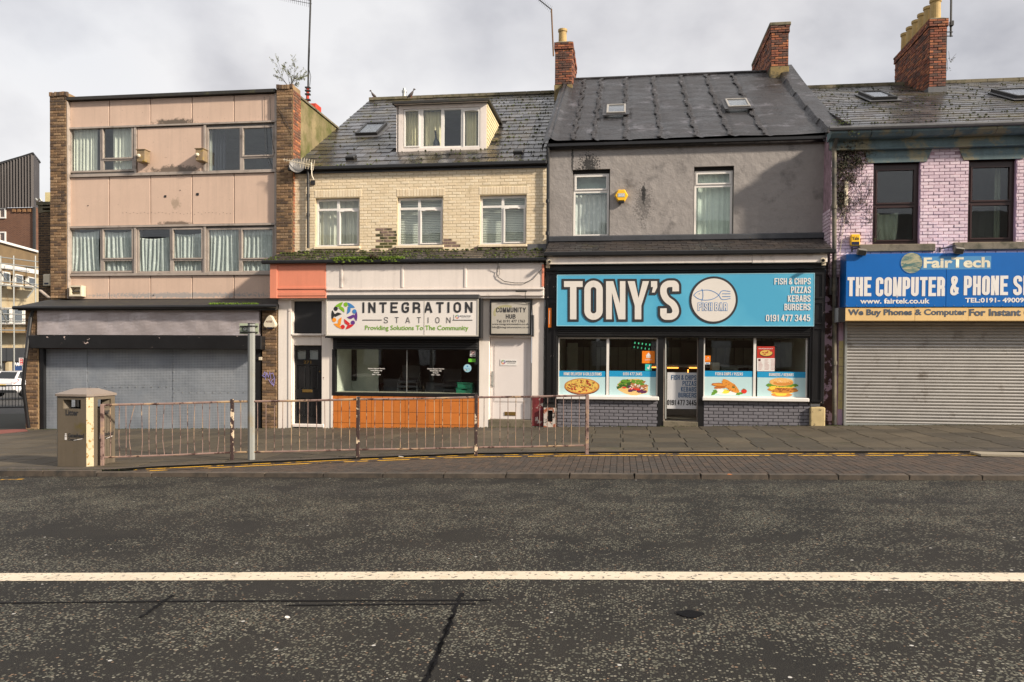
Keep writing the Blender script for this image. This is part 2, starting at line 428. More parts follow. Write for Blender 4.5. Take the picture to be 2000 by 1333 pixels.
# ================================================================ MATERIALS
m_mortar = mat('mortar_brown', sc(sr(172,142,104), .75), .9, var=.3, bump=.4)
m_mortar_dark = mat('mortar_dark', (.05,.045,.04), .9)
def brickset(nm, cols, **k): return [mat('%s_%d' % (nm, i), c, .85, var=.28, vs=9, bump=.6, bs=120, rnd=.22, **k) for i, c in enumerate(cols)]
b_brown = brickset('brown_brick', [sr(116,92,70), sr(134,106,78), sr(92,74,60), sr(146,120,92)], dirt=(.05,.042,.035), dlev=(.52,.72), ds=1.1)
b_red = brickset('red_brick', [sr(150,88,62), sr(172,108,72), sr(126,74,56), sr(104,72,60)], dirt=(.05,.035,.03), dlev=(.5,.7), ds=3)
b_cream = [mat('cream_brick_%d' % i, c, .62, var=.07, vs=3, bump=.5, bs=90, rnd=.05, dirt=sr(160,140,105), dlev=(.6,.8), ds=2.2, streak=.12) for i, c in enumerate([sr(226,208,178), sr(229,213,185), sr(222,203,172)])]
b_bare = [mat('bare_brick', sr(138,116,106), .9, var=.35, vs=9, bump=.8, rnd=.2, dirt=sr(52,58,26), dlev=(.5,.6), ds=3)]
b_mossy = [mat('mossy_brick', sr(84,84,48), .95, var=.5, vs=12, bump=1)]
b_pink = [mat('lilac_brick_%d' % i, c, .6, var=.1, vs=4, bump=.6, bs=80, rnd=.07, dirt=sr(120,100,95), dlev=(.62,.78), ds=3, chip=sr(110,70,60), chs=11, chl=(.68, .71)) for i, c in enumerate([sr(218,196,208), sr(223,203,213), sr(211,188,201)])]
b_grey = [mat('grey_painted_brick', sr(112,110,116), .5, var=.1, vs=4, bump=.5, bs=80, rnd=.07, dirt=sr(60,58,52), dlev=(.62,.8))]
m_mort_cream = mat('cream_joint', sr(200,182,148), .8, var=.25, vs=5)
m_mort_pink = mat('lilac_joint', sr(166,138,148), .8, var=.5, vs=6)
m_mort_grey = mat('grey_joint', sr(66,64,66), .8)
m_panel = mat('pink_render_panel', sr(206,179,160), .6, var=.08, vs=1.4, bump=.15, bs=40, streak=.16, chip=sr(120,92,76), chs=18, chl=(.70, .715),
    spots=[(hit(343,240,YU), (.55,.6,.10), (.045,.04,.03), .85), (hit(343,333,YU), (.7,.6,.12), (.05,.045,.035), .8),
           (hit(343,398,YU), (.12,.6,.14), (.16,.13,.08), .45), (hit(343,438,YU), (.45,.6,.07), (.07,.055,.04), .8), (hit(350,577,YU), (2.2,.6,.06), (.3,.3,.3), .8, .5, 18, 1.6)])
m_alu = mat('weathered_aluminium', sr(172,160,150), .5, .1, var=.2, vs=3, streak=.2, dirt=sr(80,72,62), dlev=(.55,.8))
m_coping = mat('dark_coping', (.03,.028,.026), .7, dirt=(.07,.07,.03), dlev=(.55,.7))
m_concrete = mat('stained_concrete', sr(120,112,92), .9, var=.3, bump=.6, dirt=sr(60,62,36), dlev=(.5,.65))
m_render_moss = mat('mossy_render', sr(140,126,92), .95, var=.3, vs=1.2, bump=1, bs=50, dirt=sr(84,86,40), dlev=(.42,.62), ds=1.2, streak=.35)
m_black = mat('black_gloss_paint', (.014,.014,.015), .32, var=.3, vs=3, dirt=(.05,.048,.045), dlev=(.62,.85), bump=.08, bs=50)
m_blackchip = mat('chipped_black_paint', (.013,.013,.014), .3, var=.3, vs=3, chip=sr(205,185,178), chs=5, chl=(.665, .68), bump=.15, bs=30)
m_blackmatt = mat('black_plastic', (.02,.02,.021), .45, var=.3)
m_white = mat('white_gloss_paint', sr(234,224,214), .4, var=.06, vs=2, bump=.06, bs=30, streak=.12, chip=sr(92,52,48), chs=4.5, chl=(.70, .715))
m_whitetop = mat('white_fascia_paint', sr(228,218,210), .5, var=.07, vs=1.5, streak=.18, bump=.15, bs=20, dirt=sr(150,140,130), dlev=(.58,.8), ds=1.5)
m_upvc = mat('white_upvc', sr(228,224,218), .3, var=.04, streak=.1)
m_salmon = mat('salmon_paint', sr(222,138,110), .45, var=.07, streak=.12, bump=.15, bs=25)
m_orange = mat('orange_tile', sr(196,116,54), .32, var=.1, vs=4, rnd=.07, bump=.1)
m_grout = mat('dark_grout', (.03,.022,.015), .9)
m_metal_sheet = mat('bare_metal_sheet', sr(196,186,186), .33, .45, var=.14, vs=1.1, bump=.6, bs=2.2, bdist=.03, streak=.06)
m_glass = glass_mat('window_glass')
m_glass_dull = glass_mat('dusty_glass', (.94,.965,.96), 1.0)
m_room = mat('room_plaster', (.3,.3,.29), .9)
m_room_light = mat('room_light_plaster', sr(222,228,214), .8)
m_curtain = mat('curtain_cloth', sr(232,232,218), .9, var=.12, vs=3)
m_cream_curtain = mat('cream_curtain_cloth', sr(232,222,184), .9, var=.12)
m_darkblue = mat('navy_curtain_cloth', (.02,.025,.04), .9)
m_blind = mat('blind_slat', sr(222,226,216), .6, var=.06)
m_slate = [mat('slate_%d' % i, c, .30, var=.3, vs=6, bump=.5, bs=60, rnd=.6, rvar=.14, dirt=sr(74,66,36), dlev=(.48,.66), ds=.9, coat=.18) for i, c in enumerate([(.030,.028,.030), (.075,.075,.082), (.020,.019,.021), (.046,.039,.033)])]
m_slatebrown = [mat('brown_slate_%d' % i, c, .38, var=.3, vs=6, bump=.5, bs=60, rnd=.25, dirt=sr(70,66,34), dlev=(.6,.75), ds=1.2, coat=.15) for i, c in enumerate([(.05,.04,.034), (.038,.032,.03)])]
m_under = mat('roof_felt', (.012,.011,.01), .9)
m_lead = mat('lead_flashing', sr(96,96,98), .5, .2, var=.25, bump=.5, bs=10)
m_bitumen = mat('bitumen_sheet', (.028,.0255,.0265), .42, var=.45, vs=1.6, bump=1.0, bs=9, bdist=.03, rvar=.12, dirt=(.12,.115,.13), dlev=(.56,.70), ds=1.5)
m_grey_render = mat('grey_render', sr(146,140,136), .62, var=.12, vs=1.3, bump=1.0, bs=6, bdist=.020, dirt=sr(92,88,86), dlev=(.56,.74), ds=1.6,
    spots=[(hit(1257,380,YU), (.05,.6,.22), (.008,.008,.008), .95, .4, 16, 1.3), (hit(1257,400,YU), (.16,.6,.34), (.02,.02,.02), .5, .3, 30, 2.6),
           (hit(1150,322,YU), (.20,.6,.22), (.008,.008,.008), .9, .4, 26, 2.2), (hit(1118,312,YU), (.03,.6,.3), (.01,.01,.01), .85, .4, 20, 1.2), (hit(1590,300,YU), (.5,.6,.5), sr(150,145,140), .12)])
m_stone = mat('painted_stone', sr(96,116,120), .7, var=.3, vs=2, bump=.8, bs=14, dirt=sr(134,128,104), dlev=(.48,.56), ds=1.7, streak=.25)
m_stone_bare = mat('bare_sandstone', sr(120,110,92), .85, var=.3, bump=1, bs=30, dirt=sr(66,64,48), dlev=(.5,.7))
m_brownframe = mat('brown_upvc', sr(52,32,30), .35, var=.15)
m_lilac = mat('lilac_paint', sr(206,174,198), .6, var=.1, bump=.3)
m_creamtile = mat('cream_glazed_tile', sr(212,196,140), .35, var=.1)
m_moss = mat('moss', sr(84,100,30), .95, var=.5, vs=14, bump=1)
m_mossd = mat('dark_moss', sr(58,64,22), .95, var=.5, vs=14, bump=1)
m_grass = mat('grass_blades', sr(96,122,34), .8, var=.3)
m_leaf = mat('ivy_leaf', sr(46,52,28), .6, var=.4, rnd=.2)
m_leafbrown = mat('dead_leaf', sr(60,44,30), .8, var=.4)
m_twig = mat('twig_bark', sr(52,42,34), .9)
m_steel = mat('galvanised_steel', sr(168,170,166), .42, .6, var=.12, vs=5)
m_darksteel = mat('dark_steel', (.05,.05,.05), .5, .3)
m_pot = mat('buff_clay_pot', sr(180,152,98), .75, var=.2, vs=5, bump=.3, dirt=sr(92,84,52), dlev=(.55,.75), streak=.2)
m_vent = mat('mossy_extractor', sr(142,122,94), .8, var=.3, vs=8, dirt=sr(150,126,40), dlev=(.56,.68), ds=7)
m_yellow_box = mat('yellow_plastic', sr(240,186,40), .35, var=.05)
m_navy = mat('navy_plastic', sr(30,38,66), .35)
m_offwhite = mat('aged_white_plastic', sr(216,204,180), .4, var=.08)
m_brass = mat('tarnished_brass', sr(150,122,70), .35, .7)
m_txt_dark = mat('charcoal_print', (.03,.03,.033), .5, var=.05)
m_txt_white = mat('white_print', sr(226,222,218), .5, var=.04)
m_orangepaint = mat('orange_print', sr(236,124,26), .5, var=.04)

# ================================================================ GROUND
def xgrid(mb, xs, ya, yb, dz, nseg=1):
    for a, b in zip(xs, xs[1:]):
        mb.face((a, ya(a) if callable(ya) else ya, G(a)+dz), (b, ya(b) if callable(ya) else ya, G(b)+dz), (b, yb(b) if callable(yb) else yb, G(b)+dz), (a, yb(a) if callable(yb) else yb, G(a)+dz))
    return mb
# asphalt with exposed chippings
def asphalt(name, fade=1.0):
    t = NT(name); V = t.scaled((1, 1, 1))
    vo = t.n('ShaderNodeTexVoronoi'); vo.inputs['Scale'].default_value = 54; t.l(V, vo.inputs['Vector'])
    dv = t.noise(30, 3, .6)
    size = t.math('ADD', vo.outputs['Distance'], t.mr(dv, .3, .7, -.12, .12))
    chipm = t.mr(size, .50, .42)
    cov = t.noise(1.7, 5, .6); sepc = t.n('ShaderNodeSeparateColor'); t.l(vo.outputs['Color'], sepc.inputs[0])
    big = t.noise(1.0, 4, .6, vec=t.scaled((.07, .75, .5)))
    gate = t.math('LESS_THAN', sepc.outputs[0], t.math('ADD', t.mr(cov, .38, .62, .18, .86), t.mr(big, .35, .65, -.28, .14)))
    chipm = t.math('MULTIPLY', chipm, gate)
    ramp = t.n('ShaderNodeValToRGB'); t.l(sepc.outputs[1], ramp.inputs[0]); el = ramp.color_ramp.elements
    el[0].color = (.07,.065,.05,1); el[1].color = (.28,.262,.21,1); el[1].position = .93
    for p, c in ((.25,(.12,.12,.094)), (.5,(.18,.165,.125)), (.7,(.095,.10,.083)), (.96,(.22,.15,.10))): q = el.new(p); q.color = (*c, 1)
    base = t.mix(t.mr(t.noise(.8, 5, .6), .3, .7), (.014,.0137,.0138), (.027,.0245,.022))
    base = t.mix(t.mr(t.noise(190, 2, .5), .5, .75), base, (.07,.066,.055))
    c = t.mix(chipm, base, ramp.outputs[0])
    vw = t.n('ShaderNodeTexVoronoi'); vw.inputs['Scale'].default_value = 9; t.l(V, vw.inputs['Vector'])
    s2 = t.n('ShaderNodeSeparateColor'); t.l(vw.outputs['Color'], s2.inputs[0])
    wh = t.math('MULTIPLY', t.math('LESS_THAN', vw.outputs['Distance'], .11), t.math('LESS_THAN', s2.outputs[0], .07))
    c = t.mix(wh, c, (.5,.48,.45))
    c = t.mix(t.mr(t.noise(.5, 4, .6, vec=t.scaled((.3, 1.5, 1), (3, 8, 0))), .5, .7, 0, .35), c, (.03,.029,.03))
    t.col(c); t.rough(t.mr(chipm, 0, 1, .7, .55)); t.b.inputs['Specular IOR Level'].default_value = .12
    t.bump(t.math('ADD', t.math('MULTIPLY', chipm, .8), t.math('MULTIPLY', t.noise(160, 3, .6), .5)), .006, .8); return t.m
m_asphalt = asphalt('road_asphalt')
m_ground = mat('rough_tarmac', (.05,.047,.044), .85, var=.3, bump=.5)
m_line = mat('worn_white_road_paint', sr(214,200,178), .6, var=.12, vs=3, bump=.5, bs=60, chip=(.05,.048,.045), chs=24, chl=(.585, .63), dirt=sr(176,158,130), dlev=(.55,.8), ds=7)
m_yellow = mat('worn_yellow_road_paint', sr(226,170,40), .65, var=.2, vs=6, chip=sr(66,54,44), chs=3.4, chl=(.52, .55), bump=.3)
m_tar = mat('fresh_tar', (.006,.006,.007), .7, bump=.4, spec=.1)
m_slabs = [mat('paving_slab_%d' % i, c, .72, var=.25, vs=1.6, bump=.35, bs=70, rnd=.16, dirt=sr(62,64,34), dlev=(.6,.82), ds=1.3, rvar=.15) for i, c in enumerate([sr(74,66,52), sr(67,60,48), sr(80,71,56)])]
m_slabjoint = mat('slab_joint', (.02,.02,.012), .9)
m_kerb = mat('kerb_concrete', sr(88,78,68), .85, var=.25, vs=3, bump=.6, dirt=(.03,.028,.025), dlev=(.45,.7), rnd=.1)
m_baybr = [mat('paver_%d' % i, c, .8, var=.25, vs=5, bump=.5, bs=90, rnd=.2, dirt=(.045,.038,.033), dlev=(.45,.75), ds=1.1) for i, c in enumerate([sr(72,58,47), sr(66,54,45), sr(58,49,42)])]
m_tactile = mat('red_tactile_paver', sr(124,66,54), .8, var=.2)

KY = 11.25
BP = [(-60, KY+.15), (-7.9, KY+.15), (-7.4, 11.75), (-6, 12.35), (-4.38, 12.97), (-2.5, 13.6), (-.54, 13.8), (6.46, 13.86), (40, 14.0)]
def B(x):
    for (a, ya), (b, yb) in zip(BP, BP[1:]):
        if x <= b: return ya+(yb-ya)*(x-a)/(b-a)
    return BP[-1][1]
XS = [-60, -50, -40, -30, -20, -14, -10, -7.9, -7.4, -6, -4.38, -2.5, -.54, 6.46, 20, 40]
g = MB(); xs = [-500, -60, 40, 500]
g.face(*[(x, y, G(x)-.14) for x, y in ((-500,-300),(-60,-300),(-60,600),(-500,600))]); g.face(*[(x, y, G(x)-.14) for x, y in ((-60,-300),(40,-300),(40,600),(-60,600))]); g.face(*[(x, y, G(x)-.14) for x, y in ((40,-300),(500,-300),(500,600),(40,600))])
structure(g.build('ground', m_ground))
structure(xgrid(MB(), XS, -14.0, KY, -.085).build('road', m_asphalt))
pav = structure(xgrid(MB(), XS, lambda x: B(x), 26.0, -.016).build('pavement', m_slabjoint))
# paving slabs
P = Pieces('slab'); rr = random.Random(3)
row = 0; y1 = 19.0
while y1 > 11.6:
    dy = .9; y0 = y1-dy; x = -17.4+(.05 if row % 2 else 0)
    while x < 12.5:
        lx = .6; xc = x+lx/2; f = B(xc)+.24; a = max(y0, f)
        if y1-a > .1:
            P.add(Matrix.Translation((xc, (a+y1)/2, G(xc)-.02+rr.uniform(-.002, .002))) @ Matrix.Rotation(-GS+rr.uniform(-.002, .002), 4, 'Y') @ Matrix.Rotation(R(-90)+rr.uniform(-.002, .002), 4, 'X') @ Matrix.Diagonal((lx-.012, .04, y1-a-.012, 1)), rr.choice(m_slabs))
        x += lx
    y1 -= dy; row += 1
P.flush(pav)
# dark strip behind the yellow lines
strip = xgrid(MB(), XS, lambda x: B(x)+.02, lambda x: B(x)+.25, .004); strip.build('edging_strip', m_kerb, pav)
# kerb stones
P = Pieces('kerb_stone'); x = -18.0
while x < 12:
    lx = .91; xc = x+lx/2; bay = xc > -7.6; hgt = .07 if bay else .115; top = G(xc)-(.022 if bay else -.002); 
    P.add(Matrix.Translation((xc, KY+.075, top-hgt/2-.03)) @ Matrix.Rotation(-GS, 4, 'Y') @ Matrix.Rotation(R(-90), 4, 'X') @ Matrix.Diagonal((lx-.012, hgt+.06, .15, 1)), m_kerb)
    x += lx
P.flush(pav)
# brick paved bay
bay = structure(xgrid(MB(), [x for x in XS if x >= -7.9], lambda x: KY+.14, lambda x: B(x)+.02, -.034).build('brick_bay', m_slabjoint))
P = Pieces('paver'); x = -7.5; i = 0
while x < 12.5:
    y = KY+.16-(.1 if i % 2 else 0)
    while y < 14:
        a, b = max(y, KY+.16), min(y+.2, B(x)+.02)
        if b-a > .03: P.add(Matrix.Translation((x, (a+b)/2, G(x)-.045+rr.uniform(-.002,.002))) @ Matrix.Rotation(-GS, 4, 'Y') @ Matrix.Rotation(R(-90), 4, 'X') @ Matrix.Diagonal((.1-.007, .04, b-a-.007, 1)), rr.choice(m_baybr))
        y += .2
    x += .1; i += 1
P.flush(bay)
# painted lines
def ribbon(name, pts, wd, dz, m):
    mb = MB()
    for (a, ya), (b, yb) in zip(pts, pts[1:]):
        mb.face((a, ya-wd/2, G(a)+dz), (b, yb-wd/2, G(b)+dz), (b, yb+wd/2, G(b)+dz), (a, ya+wd/2, G(a)+dz))
    return structure(mb.build(name, m))
def gp(px, py, dz=-.08): q = gnd(px, py, dz); return (q.x, q.y)
a_, b_, c_ = gp(0, 1127), gp(1000, 1123.5), gp(2000, 1127)
wl = [(a_[0]-20, a_[1]-2), a_, b_, c_, (c_[0]+20, c_[1]+1.2)]
ribbon('white_road_line', wl, .235, -.081, m_line)
ys1 = [(x, B(x)-.10) for x in [-7.55, -7.4, -6, -4.38, -2.5, -.54, 6.46, 20]]
ribbon('yellow_line', ys1, .075, -.019, m_yellow); ribbon('yellow_line', [(x, y-.27) for x, y in ys1 if x > -7.5], .075, -.019, m_yellow)
q0, q1 = gp(-30, 938), gp(45, 936)
ribbon('yellow_line', [q0, q1], .07, -.081, m_yellow)
for pts, wd in (([gp(-50,1178), gp(350,1174), gp(960,1172)], .03), ([gp(560,1182), gp(930,1179)], .028)): ribbon('tar_seam', pts, wd, -.0815, m_tar)
def seam(pa, pb, wd):
    a, b = gp(*pa), gp(*pb); mb = MB(); rg = random.Random(5)
    n = 34; L_, R_ = [], []
    for i in range(n+1):
        t = i/n; x = a[0]+(b[0]-a[0])*t+rg.uniform(-.008,.008); y = a[1]+(b[1]-a[1])*t; w_ = wd*(.3+rg.random()*.9); L_.append((x-w_/2, y)); R_.append((x+w_/2, y))
    for i in range(n): mb.face(*[(x, y, G(x)-.0805) for x, y in (L_[i], R_[i], R_[i+1], L_[i+1])])
    structure(mb.build('tar_seam', m_tar))
seam((902,1158), (838,1320), .034); seam((884,1200), (826,1345), .028); seam((338,1162), (275,1206), .035)
pt = gp(1348, 1199); mb = MB(); mb.face(*[(pt[0]+.09*math.cos(t)*(1+.12*math.sin(3*t)), pt[1]+.075*math.sin(t)*(1+.15*math.cos(4*t)), G(pt[0])-.0802) for t in [i*math.pi/9 for i in range(18)]])
structure(mb.build('tar_patch', m_tar))
structure(MB().face(*[(q.x, q.y, G(q.x)+.003) for q in (gnd(-40,852), gnd(55,843), gnd(50,838), gnd(-40,842))]).build('tactile_paving', m_tactile))
q = gnd(1955, 887); structure(MB().box(q.x-.38, q.x+.38, q.y-.2, q.y+.2, G(q.x)-.02, G(q.x)+.012).build('inspection_cover', mat('pale_cover', sr(150,140,122), .8, bump=.3)))

# ================================================================ HOUSE HELPERS
def rings(mb, x0, x1, z0, z1, wd, y0, y1): mb.holes(x0, x1, z0, z1, y0, y1, [(x0+wd, x1-wd, z0+wd, z1-wd)])
def window(root, r, panes, Y, fm, openers=(), gm=None, rev=.10, th=.06, ring=.035, trickle=()):
    """r = outer rect, panes = rects of glass, all x0,x1,z0,z1; Y wall front"""
    gm = gm or m_glass
    fr = MB(); fr.holes(*r, Y+rev, Y+rev+th, panes)
    for p in openers:
        q = (p[0]-ring, p[1]+ring, p[2]-ring, p[3]+ring); fr.holes(*q, Y+rev-.022, Y+rev-.001, [p])
    for p in trickle: fr.box(p[0]+.28*(p[1]-p[0]), p[0]+.72*(p[1]-p[0]), Y+rev-.04, Y+rev-.023, p[3]+.012, p[3]+.032)
    o = fr.build('window', fm, root)
    for p in panes: MB().box(p[0]-.004, p[1]+.004, Y+rev+.02, Y+rev+.026, p[2]-.004, p[3]+.004).build('pane', gm, o)
    return o
def room(root, x0, x1, z0, z1, y0, y1, m=None):
    mb = MB(); m = m or m_room; t = .05
    mb.box(x0, x1, y1, y1+t, z0, z1); mb.box(x0-t, x0, y0, y1, z0, z1); mb.box(x1, x1+t, y0, y1, z0, z1)
    mb.box(x0-t, x1+t, y0, y1+t, z1, z1+t); mb.box(x0-t, x1+t, y0, y1+t, z0-t, z0); return mb.build('room', m, root)
def curtain(label, x0, x1, z0, z1, Y, m, folds=9, amp=.03, group=None, sag=0, lean=0, seed=0):
    rg = random.Random(seed or int(x0*1000) % 997+3); n = folds*8; mb = MB(); ph = rg.random()*6; rows = 7; V_ = []
    for k in range(rows+1):
        t = k/rows
        for i in range(n+1):
            u = i/n; x = x0+(x1-x0)*u+lean*(1-t)*math.sin(u*5+ph)*.05*(1-t); a = amp*(.6+.4*(1-t))
            V_.append((x, Y+a*math.sin(u*folds*6.283+ph+.6*math.sin(u*17+ph)+lean*t)+a*.4*math.sin(u*folds*2.7*6.283), z0+(z1-z0)*t-sag*math.sin(u*math.pi)*t*(1 if t > .9 else 0)))
    F_ = [(k*(n+1)+i, k*(n+1)+i+1, (k+1)*(n+1)+i+1, (k+1)*(n+1)+i) for k in range(rows) for i in range(n)]
    mb.add(V_, F_); o = mb.build('curtain', m, None, smooth=True); return tag(o, label, 'curtain', group)
def lace(name, spots_=True):
    t = NT(name); V = t.g.outputs['Position']
    vo = t.n('ShaderNodeTexVoronoi'); vo.inputs['Scale'].default_value = 8.5; t.l(V, vo.inputs['Vector'])
    fl = t.math('MULTIPLY', t.mr(vo.outputs['Distance'], .34, .28), t.mr(t.noise(60, 3, .6), .42, .5))
    c = t.mix(fl, sr(228,232,228), sr(246,247,244)) ; c = t.mix(t.mr(t.noise(2.2, 4, .6, vec=t.scaled((5,1,.6))), .45,.7,0,.55), c, sr(166,174,174))
    t.col(c); t.rough(.9); tr = t.n('ShaderNodeBsdfTransparent'); mxs = t.n('ShaderNodeMixShader')
    t.l(t.mr(fl, 0, 1, .95, 1), mxs.inputs[0]); t.l(tr.outputs[0], mxs.inputs[1]); t.l(t.b.outputs[0], mxs.inputs[2])
    t.l(mxs.outputs[0], t.t.nodes['Material Output'].inputs['Surface']); return t.m
m_lace = lace('lace_net')
def blind(label, x0, x1, z0, z1, Y, group):
    mb = MB(); z = z0+.03
    while z < z1: mb.add([(x0,Y-.01,z-.020),(x1,Y-.01,z-.020),(x1,Y+.012,z+.021),(x0,Y+.012,z+.021)], [(0,1,2,3)]); z += .045
    mb.box(x0, x1, Y-.01, Y+.02, z1-.02, z1+.03); return tag(mb.build('window_blind', m_blind), label, 'blind', group)
def pipe(root, pts, r, m, name='drainpipe', brk=()):
    mb = MB(); mb.tube(pts, r, 10)
    for b in brk: mb.lathe(b, [(r, -.04), (r*1.35, -.04), (r*1.35, .04), (r, .04)], 10)
    return mb.build(name, m, root, smooth=False)
def slate_field(P, o, ux, up_, wid, hgt, mats, sw=.3, sh=.2, holes=(), th=.012, rnd=random, clip=None, drop=.0):
    """slates on a pitched plane: origin o, unit ux along the eave, unit up_ up the slope"""
    nrm = ux.cross(up_).normalized(); 
    if nrm.z < 0: nrm = -nrm
    rows = int(hgt/sh)
    for i in range(rows):
        x = -(sw/2 if i % 2 else 0)
        while x < wid:
            a, b = max(x, 0), min(x+sw, wid); x += sw
            if b-a < .05: continue
            u, v = (a+b)/2, (i+.5)*sh
            if any(h[0] < u < h[1] and h[2] < v < h[3] for h in holes): continue
            if clip and not clip(u, v): continue
            v += rnd.uniform(-.012, .012)
            ty = (up_*sh*1.0+nrm*-.012).normalized(); tz = ux.cross(ty).normalized()
            if tz.z < 0: tz = -tz
            Rm = Matrix((ux, -tz, ty)).transposed().to_4x4()
            if Rm.determinant() < 0: Rm = Matrix((-ux, -tz, ty)).transposed().to_4x4()
            p = o+ux*u+up_*v+nrm*(.012+rnd.uniform(0, .004))
            P.add(Matrix.Translation(p) @ Rm @ Matrix.Rotation(rnd.uniform(-.018, .018), 4, 'Y') @ Matrix.Diagonal((b-a-.008, th, sh*1.12, 1)), rnd.choice(mats))
def tufts(name, m, pts, h=.06, n=14, spread=.05, parent=None, seed=1, wd=.006):
    mb = MB(); rg = random.Random(seed)
    for p in pts:
        for _ in range(n):
            a = rg.uniform(0, 6.28); q = Vector(p)+Vector((rg.gauss(0, spread), rg.gauss(0, spread*.6), 0)); hh = h*rg.uniform(.5, 1.2); l = Vector((math.cos(a), math.sin(a), 0))*hh*rg.uniform(.2, .9)
            s_ = Vector((-math.sin(a), math.cos(a), 0))*wd
            mb.face(q-s_, q+s_, q+l*.6+s_*.7+Vector((0,0,hh*.8)), q+l+Vector((0,0,hh*rg.uniform(.6,1.1))))
    o = mb.build(name, m, parent); o['kind'] = 'stuff'; return o
def clumps(name, m, pts, r, parent=None, seed=1):
    mb = MB(); rg = random.Random(seed)
    for p in pts:
        rr_ = r*rg.uniform(.5, 1.3); prof = [(rr_*1.0, -.3*rr_), (rr_*.95, .2*rr_), (rr_*.6, .6*rr_), (.001, .75*rr_)]
        k = len(mb.v); mb.lathe(p, prof, 7)
        for i in range(k, len(mb.v)):
            v = Vector(mb.v[i]); mb.v[i] = tuple(v+Vector((rg.uniform(-1,1), rg.uniform(-1,1), rg.uniform(-1,1)))*rr_*.22)
    o = mb.build(name, m, parent); o['kind'] = 'stuff'; return o
# ================================================================ PINK PANEL BUILDING
xl = hit(98,400,YU).x; xr = hit(571.5,300,YU-.12).x
pink = thing('panelled_building', 'three storey flat roofed building with pale pink panels between brown brick piers', 'building', (xl+3, YU, G(-12)))
YPR = YU-.12
core = MB(); zroof = hit(337,187,YU).z-.05
PR = rect(133,190,540,583,YU)
wcols = [(135,263),(267,399),(403,538)]
def row(pxs, pt, pb): return [rect(a+1, pt, b-1, pb, YU) for a, b in pxs]
up_win = row([wcols[0], wcols[2]], 247, 336); lo_win = row(wcols, 445, 533)
core.holes(PR[0]-.05, PR[1]+.05, PR[2]-.2, zroof, YU+.05, YU+.25, up_win+lo_win)
zr2 = hit(587,192,YU+.4).z
core.box(PR[0]-.3, xl, YU+.3, YU+9, -1, zroof-.1)
core.build('wall_core', m_room, pink)
# side (gable) wall to the right, mossy render
gw = MB().box(xr-.32, xr-.02, YPR+.5, YU+6.6, 0, zr2); wall_side = gw.build('gable_wall', m_render_moss, pink)
MB().box(xr-.36, xr+.02, YPR+.52, YU+6.6, zr2, zr2+.05).build('gable_coping', m_concrete, pink)
MB().box(xl, xr-.3, YU+.3, YU+6.6, zroof-.1, zroof).build('roof', m_coping, pink)
MB().box(xl, xr-.35, YU+6.4, YU+6.6, -1, zroof).build('rear_wall', m_room, pink)
# piers
def pier(px0, px1, pt, pb, Y, side, depth, name='brick_pier', ztop=None, zb=None):
    r = rect(px0, pt, px1, pb, Y); z1 = ztop or r[3]; z0 = zb if zb is not None else r[2]
    return r[0], r[1], z0, z1, MB().box(r[0], r[1], Y+.0, Y+depth, z0, z1).build(name, m_mortar, pink)
BRK = []
pl = pier(98,130,181,583,YPR,None,.55); pr_ = pier(540,571.5,166,583,YPR,None,.50)
P = Pieces('brick')
rg = random.Random(11)
bricks(P, pl[0], pl[1], pl[2], pl[3]-.12, YPR, '-y', b_brown, rnd=rg, bl=.215)
bricks(P, YPR, YPR+.55, pl[2], pl[3]-.12, pl[0], '-x', b_brown, rnd=rg)
# soldier tops
for q in (pl, pr_):
    x = q[0]
    while x < q[1]-.03:
        P.add(Matrix.Translation((x+.035, YPR+.01, q[3]-.055+rg.uniform(-.01,.015))) @ Matrix.Diagonal((.066, .1, .13, 1)), rg.choice(b_brown)); x += .075
P.flush(pl[4], 170); P = Pieces('brick')
bricks(P, pr_[0], pr_[1], pr_[2], pr_[3]-.12, YPR, '-y', b_brown, rnd=rg, bl=.215)
P.flush(pr_[4], 130); P = Pieces('brick')
side = MB().box(pr_[1]-.01, pr_[1]+.004, YPR, YPR+.5, 3.5, pr_[3]-.1).build('pier_return', m_mortar, pink)
bricks(P, YPR+.01, YPR+.5, 3.5, pr_[3]-.12, pr_[1]+.004, '+x', b_red, rnd=rg, bl=.215); P.flush(side, 200)  # sunlight put into the colour: redder, brighter bricks than the brown front
# panels
def panel(px0, py0, px1, py1, dy=0, m=m_panel):
    r = rect(px0, py0, px1, py1, YU); rz_ = rect(330, py0, 344, py1, YU); r = (r[0], r[1], rz_[2], rz_[3]); return MB().cbox(r[0]+.011, r[1]-.011, YU-.0-dy, YU+.05-.001, r[2], r[3], .006).build('panel', m, pink)
js = [134.5, 213.5, 294, 375, 457, 538.5]
for a, b in zip(js, js[1:]): panel(a, 191.5, b, 242.5); panel(a, 343, b, 439); panel(a, 539, b, 584)
panel(267.5, 249, 400, 336)
# aluminium rails and mullions
al = MB()
for yc, hh in ((245, 3), (339.5, 5.5), (441.5, 4), (536, 5)):
    r = rect(132, yc-hh/2, 540, yc+hh/2, YU); al.box(r[0], r[1], YU-.05, YU+.045, r[2], r[3])
for px in (132.5, 265, 401, 539): 
    for pt, pb in (((247, 337), (443.5, 533.5)) if px in (265, 401) else ((191, 584),)):
        r = rect(px-2, pt, px+2, pb, YU); r = (*r[:2], *rect(330, pt, 344, pb, YU)[2:]); al.box(r[0]+(.02 if px < 140 else 0), r[1], YU-.035, YU+.043, r[2]+.002, r[3]-.002)
al.box(pl[1]+.012, pl[1]+.03, YPR+.0, YU, pl[2], pl[3]-.25)
al.build('glazing_rail', m_alu, pink)
r = rect(131, 186, 541, 190.5, YU); MB().box(r[0], r[1]+.0, YU-.12, YU+.4, r[2], r[3]+.02).build('parapet_coping', m_coping, pink)
